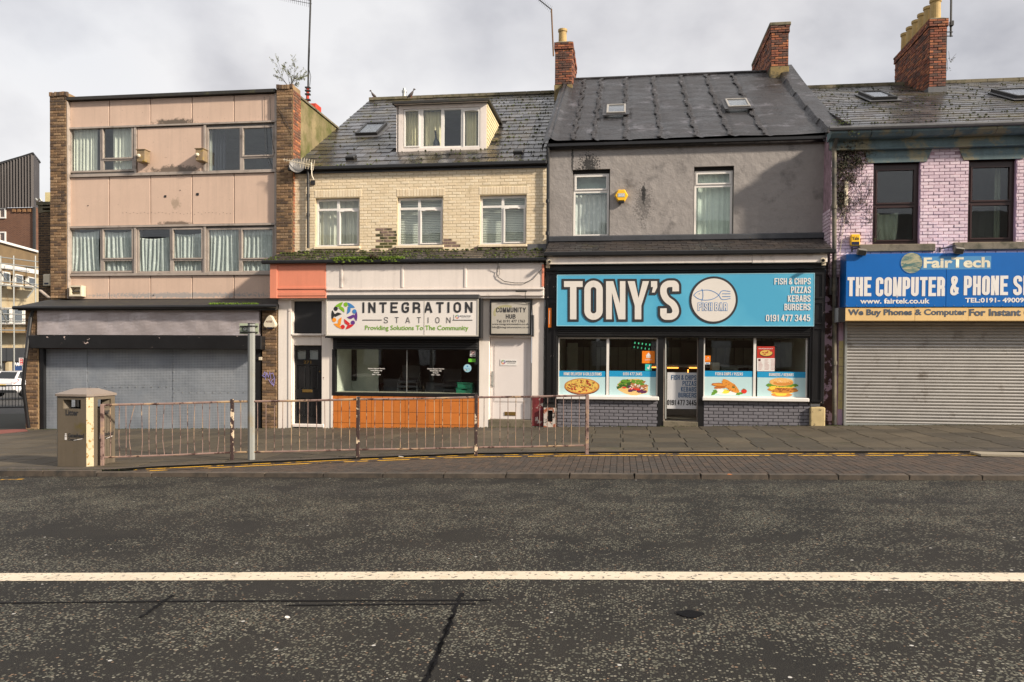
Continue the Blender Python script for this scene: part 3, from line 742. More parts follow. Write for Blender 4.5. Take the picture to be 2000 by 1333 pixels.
def pinkwin(a, b, pt, pb, split, tr):
    r = rect(a+1, pt, b-1, pb, YU); xs_ = rect(split, pt, split+1, pb, YU)[0]; zt = rect(a, tr, b, tr+1, YU)[3]
    p1 = (r[0]+.045, xs_-.05, r[2]+.045, r[3]-.045); p2 = (xs_+.05, r[1]-.06, zt+.05, r[3]-.06); p3 = (xs_+.05, r[1]-.06, r[2]+.05, zt-.03)
    return window(pink, r, [p1, p2, p3], YU, m_alu, [p2], m_glass_dull, rev=0.0), r
for (a, b), s_, t_ in zip([wcols[0], wcols[2]], (199, 472), (313, 308)): pinkwin(a, b, 247, 336, s_, t_)
for (a, b), s_ in zip(wcols, (199.5, 335.5, 470)): pinkwin(a, b, 445, 533, s_, 508)
for k, (pt, pb) in enumerate(((247, 337), (445, 534))):
    r = rect(134, pt, 539, pb, YU); room(pink, r[0]+.02, r[1]-.05, r[2]-.3, r[3]+.15, YU+.26, YU+3.2)
cz = lambda a, b, pt, pb: rect(a, pt, b, pb, YU+.16)
r = cz(147, 193, 249, 338); curtain('cream curtain behind the left pane of the top left window in the pink building', r[0], r[1], r[2], r[3], YU+.13, m_curtain, 7, .03)
r = cz(222, 262, 249, 338); curtain('cream curtain at the right side of the top left window in the pink building', r[0], r[1], r[2], r[3], YU+.13, m_curtain, 5, .03)
r = cz(410, 438, 249, 338); curtain('dark navy curtain at the left of the top right window in the pink building', r[0], r[1], r[2], r[3], YU+.24, m_darkblue, 5, .03)
r = cz(408, 413, 249, 338); curtain('narrow pale curtain edge in the top right window of the pink building', r[0], r[1], r[2], r[3], YU+.2, m_curtain, 2, .01)
for i, (a, b, t_, nm) in enumerate(((139, 196, 452, 'left pane of the leftmost'), (201, 262, 452, 'right side of the leftmost'), (270, 333, 464, 'left pane of the middle'), (338, 398, 456, 'right side of the middle'), (405, 468, 445, 'left pane of the rightmost'), (472, 537, 445, 'right side of the rightmost'))):
    r = cz(a, b, t_, 534); curtain('flowered lace curtain behind the %s first floor window' % nm, r[0], r[1], r[2], r[3], YU+.115, m_lace, 8, .035, 'lace curtains in the first floor windows', sag=(.05 if t_ > 450 else 0), lean=1.2, seed=i+5)
mb = MB()
for px, py, w_ in ((323,384,.03),(386,380,.035),(172,402,.012),(248,452,.01),(300,577,.012),(352,372,.01)):
    p = hit(px, py, YU-.005); mb.box(p.x-w_, p.x+w_, YU-.012, YU-.001, p.z-w_*.8, p.z+w_)
for px in range(240, 452, 7):
    p = hit(px, 417+random.uniform(-2,2), YU-.005); mb.box(p.x-.006, p.x+.006, YU-.006, YU-.001, p.z-.006, p.z+.006)
mb.build('fixing_holes', m_blackmatt, pink)['kind'] = 'stuff'
mb = MB(); mb.tube([hit(516,189,YU-.03), hit(517,242,YU-.03), hit(519,300,YU-.05), hit(528,328,YU-.05)], .005, 5); mb.tube([hit(527,188,YU-.03), hit(529,262,YU-.04), hit(536,300,YU-.05)], .005, 5); mb.tube([hit(540,205,YPR-.03), hit(572,262,YPR-.03)], .006, 5)
tag(mb.build('facade_cable', m_blackmatt), 'thin black cables hanging over the top right of the pink panels', 'cable')
# stair wing on the left
YW = YU+2.6; r = rect(75, 416, 99, 592, YW); wing = MB().box(r[0], r[1]+.6, YW, YW+3, r[2]-4, r[3]).build('stair_wing', m_mortar, pink)
b_wing = brickset('soot_brick', [sr(84,66,52), sr(72,58,48), sr(96,76,58)], dirt=(.03,.026,.022), dlev=(.45,.7), ds=.8)  # wing bricks in darker browns than the pier bricks
P = Pieces('brick'); bricks(P, r[0], r[1], r[2]-.2, r[3], YW, '-y', b_wing, rnd=rg); P.flush(wing, 120)
r2 = rect(75, 395, 99, 416, YW); c_ = MB(); c_.box(r2[0]-.03, r2[1]+.5, YW-.06, YW+3, r2[3]-.1, r2[3]); c_.box(r2[0], r2[0]+.15, YW-.02, YW+3, r2[2], r2[3]-.1)
for k in range(3): c_.box(r2[0]+.15, r2[1]+.4, YW-.02+.0, YW+.1, r2[2]+.02+k*.12, r2[2]+.075+k*.12)
c_.box(r2[0]+.15, r2[1]+.4, YW+.15, YW+.2, r2[2], r2[3]-.1); c_.build('louvred_cap', m_concrete, wing)
MB().box(*rect(88, 376, 102, 396, YW+4)[:2], YW+4, YW+5, *rect(88, 376, 102, 396, YW+4)[2:]).build('lift_housing', mat('cream_render', sr(216,200,150), .8), pink)
# ground floor
YG = YS
zf = hit(300, 600, YG).z; zb_ = hit(300, 585, YU).z
x0, x1 = hit(46,592,YG).x, hit(545,592,YG).x
cn = MB(); A = [Vector((x, y, z)) for (x, y, z) in ((x0,YG-.2,zf+.02),(x1,YG-.2,zf+.02),(x1,YU+.0,zb_),(x0,YU+.0,zb_))]
cn.hull(A, [p-Vector((0,0,.12)) for p in A]); cn.build('canopy_roof', m_coping, pink)
gp_ = MB(); gp_.tube([(x0-.1,YG-.24,zf-.03),(x1+.05,YG-.24,zf-.0)], .05, 10); gp_.build('gutter', m_black, pink)
x50, x75 = hit(50,700,YG).x, hit(75,700,YG).x; x512, x541 = hit(512,700,YG).x, hit(541,700,YG).x
fr0 = MB()
pL = MB().box(x50, x75, YG, YG+.8, G(x50)-.3, zf-.06).build('brick_pier', m_mortar, pink)
pRr = MB().box(x512, x541, YG, YG+.8, G(x512)-.1, zf-.06).build('brick_pier', m_mortar, pink)
P = Pieces('brick'); bricks(P, x50, x75, G(x50)-.02, zf-.08, YG, '-y', b_brown, rnd=rg, bl=.225); P.flush(pL, 150)
P = Pieces('brick'); bricks(P, x512, x541, G(x512)-.02, zf-.08, YG, '-y', b_brown, rnd=rg, bl=.225); P.flush(pRr, 150)
r = rect(75, 604, 508, 655, YG); 
fas = MB(); nseg = 40
for i in range(nseg):    # buckled sheet
    pass
V_ = []; 
for j in range(9):
    for i in range(nseg+1):
        u, v = i/nseg, j/8; V_.append((r[0]+(r[1]-r[0])*u, YG-.05+.010*math.sin(u*23)*math.sin(v*3.1)+.008*math.sin(u*57+v*4)*math.sin(v*3.14), r[2]+(r[3]-r[2])*v))
fas.add(V_, [(j*(nseg+1)+i, j*(nseg+1)+i+1, (j+1)*(nseg+1)+i+1, (j+1)*(nseg+1)+i) for j in range(8) for i in range(nseg)])
fas.box(r[0], r[1], YG-.02, YG+.05, r[2], r[3]); fas.build('fascia_sheet', m_metal_sheet, pink, smooth=False)
r = rect(55, 656, 510, 682, YG-.25); MB().cbox(r[0], r[1], YG-.25, YG+.1, r[2], r[3], .012).build('shutter_box', m_blackchip, pink)
pipe(pink, [(hit(500,601,YG-.12).x, YG-.12, hit(300,602,YG-.12).z), (hit(66,601,YG-.1).x, YG-.1, hit(66,602,YG-.1).z-.02), (hit(60,612,YG-.1).x, YG-.1, hit(60,620,YG-.1).z), (hit(50,700,YG-.33).x, YG-.33, hit(50,700,YG-.33).z), (hit(45,750,YG-.33).x, YG-.33, hit(45,752,YG-.33).z), (hit(56,835,YG-.15).x, YG-.15, hit(56,836,YG-.15).z)], .048, m_black)
jr = MB()
for a, b in ((75,84),(497,509)):
    r = rect(a, 683, b, 838, YG); jr.box(r[0], r[1], YG+.02, YG+.3, G(r[0])-.05, r[3]+.1)
jr.build('door_jamb', m_black, pink)
def perforated():
    t = NT('perforated_steel'); s_ = t.n('ShaderNodeSeparateXYZ'); t.l(t.g.outputs['Position'], s_.inputs[0]); k = 2*math.pi/.041
    sx = t.math('SINE', t.math('MULTIPLY', s_.outputs[0], k)); sz = t.math('SINE', t.math('MULTIPLY', s_.outputs[2], k))
    h_ = t.mr(t.math('MINIMUM', sx, sz), -.15, .35); 
    h_ = t.mr(t.math('ADD', sx, sz), .35, 1.1)
    fade = t.mr(t.noise(1.2, 3, .5), .38, .6, .2, .7); base = t.mix(t.mr(t.noise(.9, 4, .6), .35, .65), sr(140,147,156), sr(166,171,177))
    t.col(t.mix(t.math('MULTIPLY', h_, fade), base, (.06,.065,.075))); t.b.inputs['Metallic'].default_value = .3; t.rough(t.mr(t.noise(2, 3, .5), .3, .7, .36, .5))
    t.bump(t.math('ADD', t.noise(2.5, 3, .5), t.math('MULTIPLY', h_, -.06)), .03, .6); return t.m
m_perf = perforated()
for a, b, t_, bb in ((82,170,682,839),(170,337,682,754),(170,337,754,839),(337,499,682,765),(337,499,765,839)):
    r = rect(a, t_, b, bb, YG+.12); MB().cbox(r[0]+.002, r[1]-.002, YG+.12+(.008 if a == 170 else 0), YG+.15, max(r[2], G(r[0])-.03)+.002, r[3], .004).build('security_screen', m_perf, pink)
rv = MB()
for px in (170, 337):
    for py in range(695, 835, 16):
        p = hit(px+2, py, YG+.11); rv.box(p.x-.008, p.x+.008, YG+.105, YG+.12, p.z-.008, p.z+.008)
for px in range(176, 495, 15):
    p = hit(px, 756 if px < 337 else 767, YG+.11); rv.box(p.x-.008, p.x+.008, YG+.105, YG+.12, p.z-.008, p.z+.008)
rv.build('rivets', m_steel, pink)
MB().box(x50, x541, YG+.8, YG+.9, -1, zf).build('shop_rear', m_room, pink)
c = mat('violet_spray', sr(150,140,200), .6); gf = MB()
for pts in ([(513,735),(517,727),(520,731),(516,737),(512,733)], [(518,742),(521,728),(524,737),(527,727),(529,741)], [(528,731),(533,729),(536,739),(530,744),(534,754),(537,740)], [(524,741),(531,751),(536,752)]):
    pp = [hit(a, b, YG-.024) for a, b in pts]; stroke_poly(gf, [Vector((p.x, p.z)) for p in pp], .016, YG-.0225)
gf.build('graffiti', c, pRr)
p = hit(509, 701, YG); MB().cbox(p.x-.045, p.x+.045, YG-.02, YG+.02, p.z-.04, p.z+.04, .006).build('door_label', m_offwhite, pink)
tufts('canopy_weeds', m_grass, [(hit(px, 590, YG).x, YG-.2+random.uniform(-.02,.1), zf+.02) for px in list(range(418, 474, 3))+list(range(484, 508, 2))], h=.075, n=26, spread=.03, parent=pink, seed=4)

# extractor boxes etc (things)
def vent(px0, py0, px1, py1, label):
    r = rect(px0, py0, px1, py1, YU-.3); r = (r[0]+.02, r[1]-.05, r[2]+.03, r[3]-.02); t = thing('extractor_vent', label, 'vent box', ((r[0]+r[1])/2, YU, r[2]), 'mossy extractor boxes on the pink panel')
    MB().cbox(r[0], r[1], YU-.27, YU-.03, r[2], r[3], .012).build('casing', m_vent, t)
    MB().lathe(((r[0]+r[1])/2-.05, YU-.29, (r[2]+r[3])/2), [(.001,.03),(.04,.028),(.05,0),(.05,-.02)], 12, Matrix.Rotation(R(90), 4, 'X')).build('knob', m_offwhite, t, smooth=True)
    MB().cbox(r[0]-.02, r[1]+.02, YU-.29, YU-.02, r[3]-.0, r[3]+.02, .004).build('lid', m_vent, t)
vent(264, 291, 285, 318, 'mossy yellowed extractor box at the left end of the blank upper panel')
vent(379, 289, 399, 316, 'mossy yellowed extractor box beside the top right window')
r = rect(135, 558, 159, 579, YU-.2); t = thing('heater_outlet', 'open cream outlet box at the foot of the pink panels', 'vent box', ((r[0]+r[1])/2, YU, r[2]))
mb = MB(); mb.holes(r[0], r[1], r[2], r[3], YU-.2, YU-.05, [(r[0]+.04, r[1]-.04, r[2]+.05, r[3]-.04)]); mb.box(r[0], r[1], YU-.06, YU-.02, r[2], r[3]); mb.build('casing', m_offwhite, t)
MB().box(r[0]+.05, r[1]-.05, YU-.16, YU-.07, r[2]+.12, r[2]+.135).build('flap', m_darksteel, t)
r = rect(84, 536, 98, 559, YW-.15); t = thing('alarm_box', 'cream alarm box on the shaded stair wing wall', 'alarm box', ((r[0]+r[1])/2, YW, r[2]))
MB().cbox(r[0], r[1], YW-.16, YW-.02, r[2], r[3], .02).build('cover', m_offwhite, t); MB().box(r[0]+.05, r[1]-.05, YW-.166, YW-.161, r[2]+.05, r[2]+.1).build('light', m_navy, t)
p = hit(87, 578, YG+.2); t = thing('roof_flap', 'small bent grey sheet lying on the canopy edge at the far left', 'metal sheet', (p.x, p.y, p.z)); MB().box(-.16, .16, -.05, .05, -.015, .015, Matrix.Translation(p+Vector((0,0,.05))) @ Matrix.Rotation(R(38), 4, 'Y')).build('sheet', m_alu, t)
# bell box on right pier
p = hit(527, 632, YG-.08); t = thing('alarm_box', 'rounded white alarm bell box on the brown brick pier', 'alarm box', (p.x, YG, p.z-.15))
poly = []
for k in range(3):
    a0 = 90+120*k
    for d in range(-34, 35, 17): poly.append((p.x+.10*math.cos(R(a0))+.085*math.cos(R(a0+d*1.7)), p.z+.02+.10*math.sin(R(a0))+.085*math.sin(R(a0+d*1.7))))
mb = MB(); ctr = Vector((p.x, p.z+.02)); inner = [(ctr.x+(a-ctr.x)*.86, ctr.y+(b-ctr.y)*.86) for a, b in poly]
mb.hull([Vector((a, YG-.11, b)) for a, b in inner], [Vector((a, YG-.075, b)) for a, b in poly]); mb.prism(poly, YG-.075, YG-.02); mb.build('cover', m_offwhite, t)
MB().box(p.x-.06, p.x+.06, YG-.10, YG-.03, p.z-.13, p.z-.085).build('light', m_navy, t)
font_text('AXIS', p.x-.09, p.x+.08, p.z+.02, p.z+.07, YG-.113, mat('faded_red_print', sr(120,70,60), .6), t, bold=.02)

# ================================================================ CREAM HOUSE
xa, xb = hit(572,420,YU).x, hit(1068,420,YU).x
cream = thing('cream_house', 'cream painted brick house with a slate roof, dormer and white community shopfront', 'building', (-5, YU, G(-5)))
zg1 = hit(820,329,YU-.1).z; zc0 = hit(820,492,YU).z
wpx = [(616,387,702,482,410,661),(776,385,865,480,408,819),(937,381,1028,478,404,982)]
wr = [rect(a,b,c,d,YU) for a,b,c,d,_,_ in wpx]
zw0 = 3.0
cw = MB(); cw.holes(xa, xb, zw0, zg1+.1, YU, YU+.25, [(q[0], q[1], q[2], q[3]) for q in wr]); cwall = cw.build('wall', m_mort_cream, cream)
def cpick(x, z):
    p = Vector((x-hit(752,467,YU).x, z-hit(752,467,YU).z)); n = .06*math.sin(x*31)+.05*math.sin(z*47+x*9)
    if (p.x/.30)**2+((p.y-.02)/.27)**2 < 1+n*6: return b_mossy[0] if (p.y < -.10 or (p.x > .12 and p.y < .05)) else b_bare[0]
    q = Vector((x-hit(880,475,YU).x, z-hit(880,475,YU).z))
    if abs(q.x+.05) < .17-q.y*.6 and abs(q.y) < .14: return b_bare[0]
    if random.random() < .25 and z < zc0+.12 and z > zc0-.1: return b_bare[0]
    return random.choice(b_cream)
P = Pieces('brick'); hl = [(q[0], q[1], q[2]-.07, q[3]+.225) for q in wr]
bricks(P, xa+.0, xb, zw0+.3, zg1, YU, '-y', b_cream, holes=hl, pick=cpick, proud=.0035, jt=.005, jit=.0016)
for q in wr:
    x = q[0]-.02
    while x < q[1]-.0:
        P.add(Matrix.Translation((x+.0375, YU+.006, q[3]+.112)) @ Matrix.Diagonal((.069, .03, .215, 1)), random.choice(b_cream)); x += .075
P.flush(cwall, 300)
for q in wr: MB().cbox(q[0]-.03, q[1]+.03, YU-.06, YU+.12, q[2]-.07, q[2]-.0, .01).build('sill', b_cream[0], cream)
for (a,b,c,d,tr,ml), q in zip(wpx, wr):
    xm = hit(ml, 430, YU+.1).x; zt = hit((a+c)/2, tr, YU+.1).z; f = .055
    ps = [(q[0]+f, xm-f*.6, q[2]+f, zt-f*.5), (xm+f*1.1, q[1]-f*1.4, q[2]+f*1.4, zt-f*1.2), (q[0]+f, xm-f*.6, zt+f*.5, q[3]-f*1.2), (xm+f*.6, q[1]-f, zt+f*.5, q[3]-f*1.2)]
    window(cream, q, ps, YU, m_upvc, [ps[1]], rev=.09, trickle=[ps[1]])
r = rect(590, 380, 1060, 485, YU); room(cream, xa+.1, xb-.1, r[2]-.3, r[3]+.4, YU+.27, YU+3.5)
q = wr[0]; curtain('pale grey drawn curtain filling the left window of the cream house', q[0]+.02, (q[0]+q[1])/2+.1, q[2], q[3], YU+.30, m_curtain, 5, .03, 'grey curtains in the cream house window')
curtain('pale grey curtain in the right half of the left window of the cream house', (q[0]+q[1])/2+.08, q[1]-.02, q[2], q[3], YU+.34, m_curtain, 4, .02, 'grey curtains in the cream house window')
for q, nm in zip(wr[1:], ('middle', 'right hand')): blind('closed grey slatted blind in the %s window of the cream house' % nm, q[0]+.03, q[1]-.03, q[2]+.02, q[3]-.03, YU+.26, 'slatted blinds in the cream house')
# gutter, downpipe
zgL, zgR = hit(575,333,YU-.1).z, hit(1066,326,YU-.1).z
gt = MB(); gt.cbox(hit(562,330,YU-.15).x, xb, YU-.17, YU-.04, zgL-.02, zgL+.08, .02); gt.box(xa-.1, xb, YU-.04, YU, zgL-.08, zgL+.06); gt.build('gutter', m_black, cream)
p0 = hit(602, 345, YU-.08); p1_ = hit(602, 485, YU-.08)
pipe(cream, [(p0.x,YU-.1,zgL), (p0.x,YU-.08,p0.z-.1), (p1_.x,YU-.08,p1_.z)], .035, m_blackmatt, brk=[(p0.x,YU-.08,p0.z-.5),(p0.x,YU-.08,p0.z-1.0),(p0.x,YU-.08,p0.z-.15)])
r = rect(607, 353, 615, 361, YU-.03); MB().box(r[0], r[1], YU-.04, YU, r[2], r[3]).build('air_brick', m_blackmatt, cream)
# roof
o_e = Vector((hit(570,334,YU-.15).x, YU-.1, zgL+.07)); Yrg = 26.4
zr_ = hit(900,190,Yrg).z; rd = Vector((0, Yrg-o_e.y, zr_-o_e.z)); rh = rd.length; ru = rd.normalized(); UX = Vector((1,0,0)); rn = UX.cross(ru)
xL = (hit(722,195,Yrg).x+o_e.x)/2; xR = hit(1072,290,YU).x
rwid = xR-xL; o_r = Vector((xL, o_e.y, o_e.z))
def onroof(px, py, o=o_r, n=rn): return onplane(px, py, o, n)
def uv(p, o, u_): return ((p-o).dot(UX), (p-o).dot(u_))
rf = MB(); A = [o_r, o_r+UX*rwid, o_r+UX*rwid+ru*rh, o_r+ru*rh]; rf.hull(A, [p-rn*.12 for p in A])
B_ = [o_r+ru*rh, o_r+UX*rwid+ru*rh]; rf.face(B_[0], B_[1], B_[1]+Vector((0,7,-4)), B_[0]+Vector((0,7,-4))); roof1 = rf.build('roof', m_under, cream)
# dormer footprint
dq0, dq1 = onroof(776, 296), onroof(949, 291); YD = (dq0.y+dq1.y)/2-.05; dr = rect(776, 204, 950, 294, YD)
ddep = lambda z: o_r.y+(z-o_r.z)/ru.z*ru.y
hu0, hv0 = dr[0]-xL, (YD-o_r.y)/ru.y; hv1 = (dr[3]+.25-o_r.z)/ru.z
vx = [onroof(*q) for q in ((695,267),(735,268),(757,248),(718,246))]
vu = [uv(p, o_r, ru) for p in vx]; vr = (min(vu[0][0],vu[3][0]), max(vu[1][0],vu[2][0])-.0, (vu[0][1]+vu[1][1])/2, (vu[2][1]+vu[3][1])/2)
rgs = random.Random(21); P = Pieces('slate')
def mclip(u, v): return True
slate_field(P, o_r, UX, ru, rwid, rh, m_slate+[m_slate[3]], holes=[(hu0, hu0+dr[1]-dr[0], hv0, hv1), (vr[0]+.1, vr[1]-.1, vr[2]+.05, vr[3]-.05)], sw=.43, sh=.37, rnd=rgs, th=.016)
P.flush(roof1, 300)
rc = MB(); x = 0
while x < rwid: l = min(.45, rwid-x-.0); p = o_r+ru*rh+UX*x; rc.box(p.x, p.x+l-.01, p.y-.12, p.y+.12, p.z-.03+rgs.uniform(0,.01), p.z+.07); x += .45
rc.build('ridge_tiles', m_concrete, roof1)
def rp(u, v, h=.03): return o_r+UX*u+ru*v+rn*h
mp_ = []
for _ in range(900):
    v = int(rgs.uniform(0, rh)/.37)*.37; u = rgs.uniform(0, rwid)
    if hu0-.05 < u < hu0+dr[1]-dr[0]+.05 and hv0 < v < hv1: continue
    if rgs.random() > (.25 if u < 3 else .6) and u < 4.6: continue
    mp_.append(rp(u, v+rgs.uniform(-.02,.02), .03))
clumps('roof_moss', m_moss, mp_[::2], .020, roof1, 3); clumps('roof_moss', m_mossd, mp_[1::2], .024, roof1, 13)
# rooflight
def rooflight(root, pts, o, u_, n, fm, gm, hgt=.1, fw_=.07, rm=None, fl=None):
    uvs = [uv(p, o, u_) for p in pts]; a0, a1 = (uvs[0][0]+uvs[3][0])/2, (uvs[1][0]+uvs[2][0])/2; b0, b1 = (uvs[0][1]+uvs[1][1])/2, (uvs[2][1]+uvs[3][1])/2
    M = Matrix((UX, u_, n)).transposed().to_4x4(); M.translation = o+UX*a0+u_*b0; W_, H_ = a1-a0, b1-b0
    f = MB()
    for bx_ in ((0,W_,0,fw_),(0,W_,H_-fw_,H_),(0,fw_,fw_,H_-fw_),(W_-fw_,W_,fw_,H_-fw_)): f.cbox(bx_[0], bx_[1], bx_[2], bx_[3], 0, hgt, .01, M)
    ob = f.build('rooflight', fm, root); MB().box(fw_, W_-fw_, fw_, H_-fw_, hgt-.03, hgt-.02, M).build('pane', gm, ob)
    f = MB(); f.box(fw_, W_-fw_, fw_, H_-fw_, -.25, -.2, M); f.build('reveal', rm or m_room_light, ob)
    f = MB()
    for bx_ in ((-.1,W_+.1,-.16,0),(-.1,W_+.1,H_,H_+.08),(-.1,0,0,H_),(W_,W_+.1,0,H_)): f.box(bx_[0], bx_[1], bx_[2], bx_[3], .02, .034, M)
    f.build('flashing', fl or m_lead, ob); return ob
rooflight(cream, vx, o_r, ru, rn, m_blackmatt, m_glass, .12)
for px, py in ((686, 313), (1013, 302)):
    p = onroof(px, py); M = Matrix((UX, ru, rn)).transposed().to_4x4(); M.translation = p
    MB().cbox(-.13, .13, -.1, .14, .02, .12, .02, M).build('tile_vent', m_blackmatt, roof1)
# flue on the ridge
p = hit(788, 186, Yrg); MB().lathe((p.x, Yrg+.1, zr_-.1), [(.07,0),(.07,.36),(.085,.36),(.085,.42),(.05,.44),(.05,.5),(.001,.5)], 12).build('flue', m_steel, cream)
# dormer
dm = MB(); ztop = dr[3]; t_ = .06
ym = min(ddep(ztop)+.4, 26.0)
wr_d = rect(787, 211, 938, 289, YD)
dm.holes(dr[0], dr[1], dr[2]-.05, ztop, YD, YD+.12, [wr_d]); dormer = dm.build('dormer', m_whitetop, cream)
# cheeks: right cheek clad in boards
for side_, X_ in ((-1, dr[0]), (1, dr[1])):
    mb = MB(); n = 12; zb0 = dr[2]-.02; H_ = ztop-zb0
    for k in range(n):
        za, zb2 = zb0+H_*k/n, zb0+H_*(k+1)/n; ya, yb = ddep(za)+.1, ddep(zb2)+.1
        xo = X_+side_*.02; xi = X_-side_*.03
        mb.add([(xo+side_*.012, YD+.0, za), (xo+side_*.012, ya, za), (xo, yb, zb2), (xo, YD+.0, zb2), (xi, YD, za), (xi, ya, za), (xi, yb, zb2), (xi, YD, zb2)], [(0,1,2,3),(4,7,6,5),(0,4,5,1),(3,2,6,7),(0,3,7,4),(1,5,6,2)])
    if side_ > 0:
        for k in range(n):
            za, zb2 = zb0+H_*k/n, zb0+H_*(k+1)/n; ya, yb = ddep(za)+.1, ddep(zb2)+.1; b2 = MB()
            b2.add([(X_+.035, YD+.01, za), (X_+.035, ya, za), (X_+.018, yb, zb2), (X_+.018, YD+.01, zb2), (X_-.02, YD+.01, za), (X_-.02, ya, za), (X_-.02, yb, zb2), (X_-.02, YD+.01, zb2)], [(0,1,2,3),(4,7,6,5),(0,4,5,1),(3,2,6,7),(0,3,7,4),(1,5,6,2)])
            b2.build('board', mat('cream_board', sr(232,216,176), .45) if k == 0 else bpy.data.materials['cream_board'], dormer)
    else: mb.build('cheek', m_whitetop, dormer)
zt1 = hit(860, 194, YD-.15).z
mb = MB(); mb.box(dr[0]-.05, dr[1]+.05, YD-.12, YD-.06, ztop-.0, zt1-.02); mb.build('dormer_fascia', m_whitetop, dormer)
mb = MB(); mb.hull([Vector((dr[0]-.1, YD-.17, zt1-.02)), Vector((dr[1]+.1, YD-.17, zt1-.02)), Vector((dr[1]+.1, ym+2.2, zt1+.1)), Vector((dr[0]-.1, ym+2.2, zt1+.1))], [Vector((dr[0]-.1, YD-.17, zt1-.08)), Vector((dr[1]+.1, YD-.17, zt1-.08)), Vector((dr[1]+.1, ym+2.2, zt1+.0)), Vector((dr[0]-.1, ym+2.2, zt1+.0))]); mb.build('dormer_roof', m_coping, dormer)
dpx = [(791,817),(826,861),(867,900),(907,934)]; ps = []
for i, (a, b) in enumerate(dpx):
    q = rect(a, 217 if i in (0,3) else 214, b, 285, YD); ps.append(q)
window(cream, wr_d, ps, YD, m_upvc, [ps[0], ps[3]], rev=.03, trickle=[ps[0], ps[3]])
room(cream, wr_d[0], wr_d[1], wr_d[2]-.02, wr_d[3]+.02, YD+.14, YD+2.4, m_room)
for (a, b, nm) in ((793, 816, 'behind the leftmost pane'), (828, 861, 'behind the second pane from the left'), (909, 932, 'behind the rightmost pane')):
    q = rect(a, 214, b, 290, YD+.2); curtain('cream curtain %s of the dormer window' % nm, q[0], q[1], wr_d[2], wr_d[3]-.02, YD+.24, m_cream_curtain, 4, .035, seed=a)
p = hit(854, 285, YD+.16); t = thing('bottle', 'dark long necked bottle on the dormer window sill', 'bottle', (p.x, YD+.16, wr_d[2])); z0 = wr_d[2]-.02
MB().lathe((p.x, YD+.15, z0), [(.001,0),(.09,0),(.10,.05),(.09,.2),(.04,.3),(.025,.36),(.022,.52),(.03,.53),(.001,.54)], 14, Matrix.Rotation(R(-6), 4, 'Y')).build('body', m_darkblue, t, smooth=True)
# canopy roof over the shopfront: mossy slates
YCN = YG-.24
zA, zB = hit(800,491,YU).z, hit(800,508,YCN).z; xc0, xc1 = hit(514,505,YCN).x, hit(1066,500,YCN).x
cu_ = Vector((0, YU-YCN, zA-zB)); ch = cu_.length; cu_n = cu_.normalized(); cn_ = UX.cross(cu_n); o_c = Vector((xc0, YCN, zB))
mb = MB(); A = [o_c, o_c+UX*(xc1-xc0), o_c+UX*(xc1-xc0)+cu_, o_c+cu_]; mb.hull(A, [p-cn_*.05 for p in A]); canopy = mb.build('canopy_roof', m_under, cream)
P = Pieces('tile'); slate_field(P, o_c, UX, cu_n, xc1-xc0, ch, m_slatebrown, sw=.3, sh=.25, rnd=rgs, th=.02); P.flush(canopy, 200)
pts = [o_c+UX*rgs.uniform(0, xc1-xc0)*(1 if k % 3 else .6)+cu_*rgs.choice((.02,.27,.52,.77,.95)) + cn_*.03 for k in range(560)]
clumps('canopy_moss', m_mossd, pts[:440], .034, canopy, 8); clumps('canopy_moss', m_moss, pts[440:], .026, canopy, 9)
mb = MB(); mb.cbox(xc0-.02, xc1+.03, YG-.33, YG-.235, zB-.07, zB+.02, .02); mb.build('canopy_gutter', m_black, cream)
tufts('gutter_grass', m_grass, [(hit(px, 507, YG-.36).x, YG-.29, zB+.0) for px in range(650, 786, 2)], h=.085, n=20, spread=.025, parent=cream, seed=6)
tufts('gutter_grass', m_leafbrown, [(hit(px, 507, YG-.36).x, YG-.30, zB) for px in range(722, 736, 2)], h=.12, n=16, spread=.03, parent=cream, seed=7)
clumps('gutter_moss', m_moss, [(hit(px, 507, YG-.36).x, YG-.30, zB+.0+rgs.uniform(-.05,.02)) for px in range(650, 780, 2)], .04, cream, 4)
mb = MB(); mb.box(hit(1030,480,YU).x, xb, YU-.03, YU, zA-.03, zA+.14); mb.build('flashing', m_lead, cream)
# fascia
def gbox(px0, py0, px1, py1, Y, th, m, root, name, c=.008):
    r = rect(px0, py0, px1, py1, Y); return MB().cbox(r[0], r[1], Y, Y+th, r[2], r[3], c).build(name, m, root)
gbox(528, 515, 636.5, 583, YG-.20, .3, m_salmon, cream, 'fascia_board')
gbox(527, 515, 541, 583, YG-.225, .024, m_salmon, cream, 'fascia_trim'); gbox(541, 561, 636.5, 565, YG-.22, .019, m_salmon, cream, 'fascia_trim'); gbox(541, 571, 636.5, 578, YG-.215, .014, m_salmon, cream, 'fascia_trim')
gbox(636.7, 515, 1061, 563, YG-.195, .3, m_whitetop, cream, 'fascia_board')
for px in (667, 786, 909): gbox(px-2, 518, px+2, 562, YG-.212, .016, m_whitetop, cream, 'fascia_trim')
gbox(636.7, 563, 1062, 567, YG-.22, .3, m_whitetop, cream, 'moulding'); gbox(636.7, 567.4, 1062, 579, YG-.18, .3, m_whitetop, cream, 'moulding'); gbox(545, 579.4, 1062, 584, YG-.14, .3, m_whitetop, cream, 'moulding')
gbox(1058, 517, 1062.5, 560, YG-.212, .016, m_salmon, cream, 'fascia_trim')
xs0, xs1 = hit(541.5,700,YG).x, hit(1062,700,YG).x
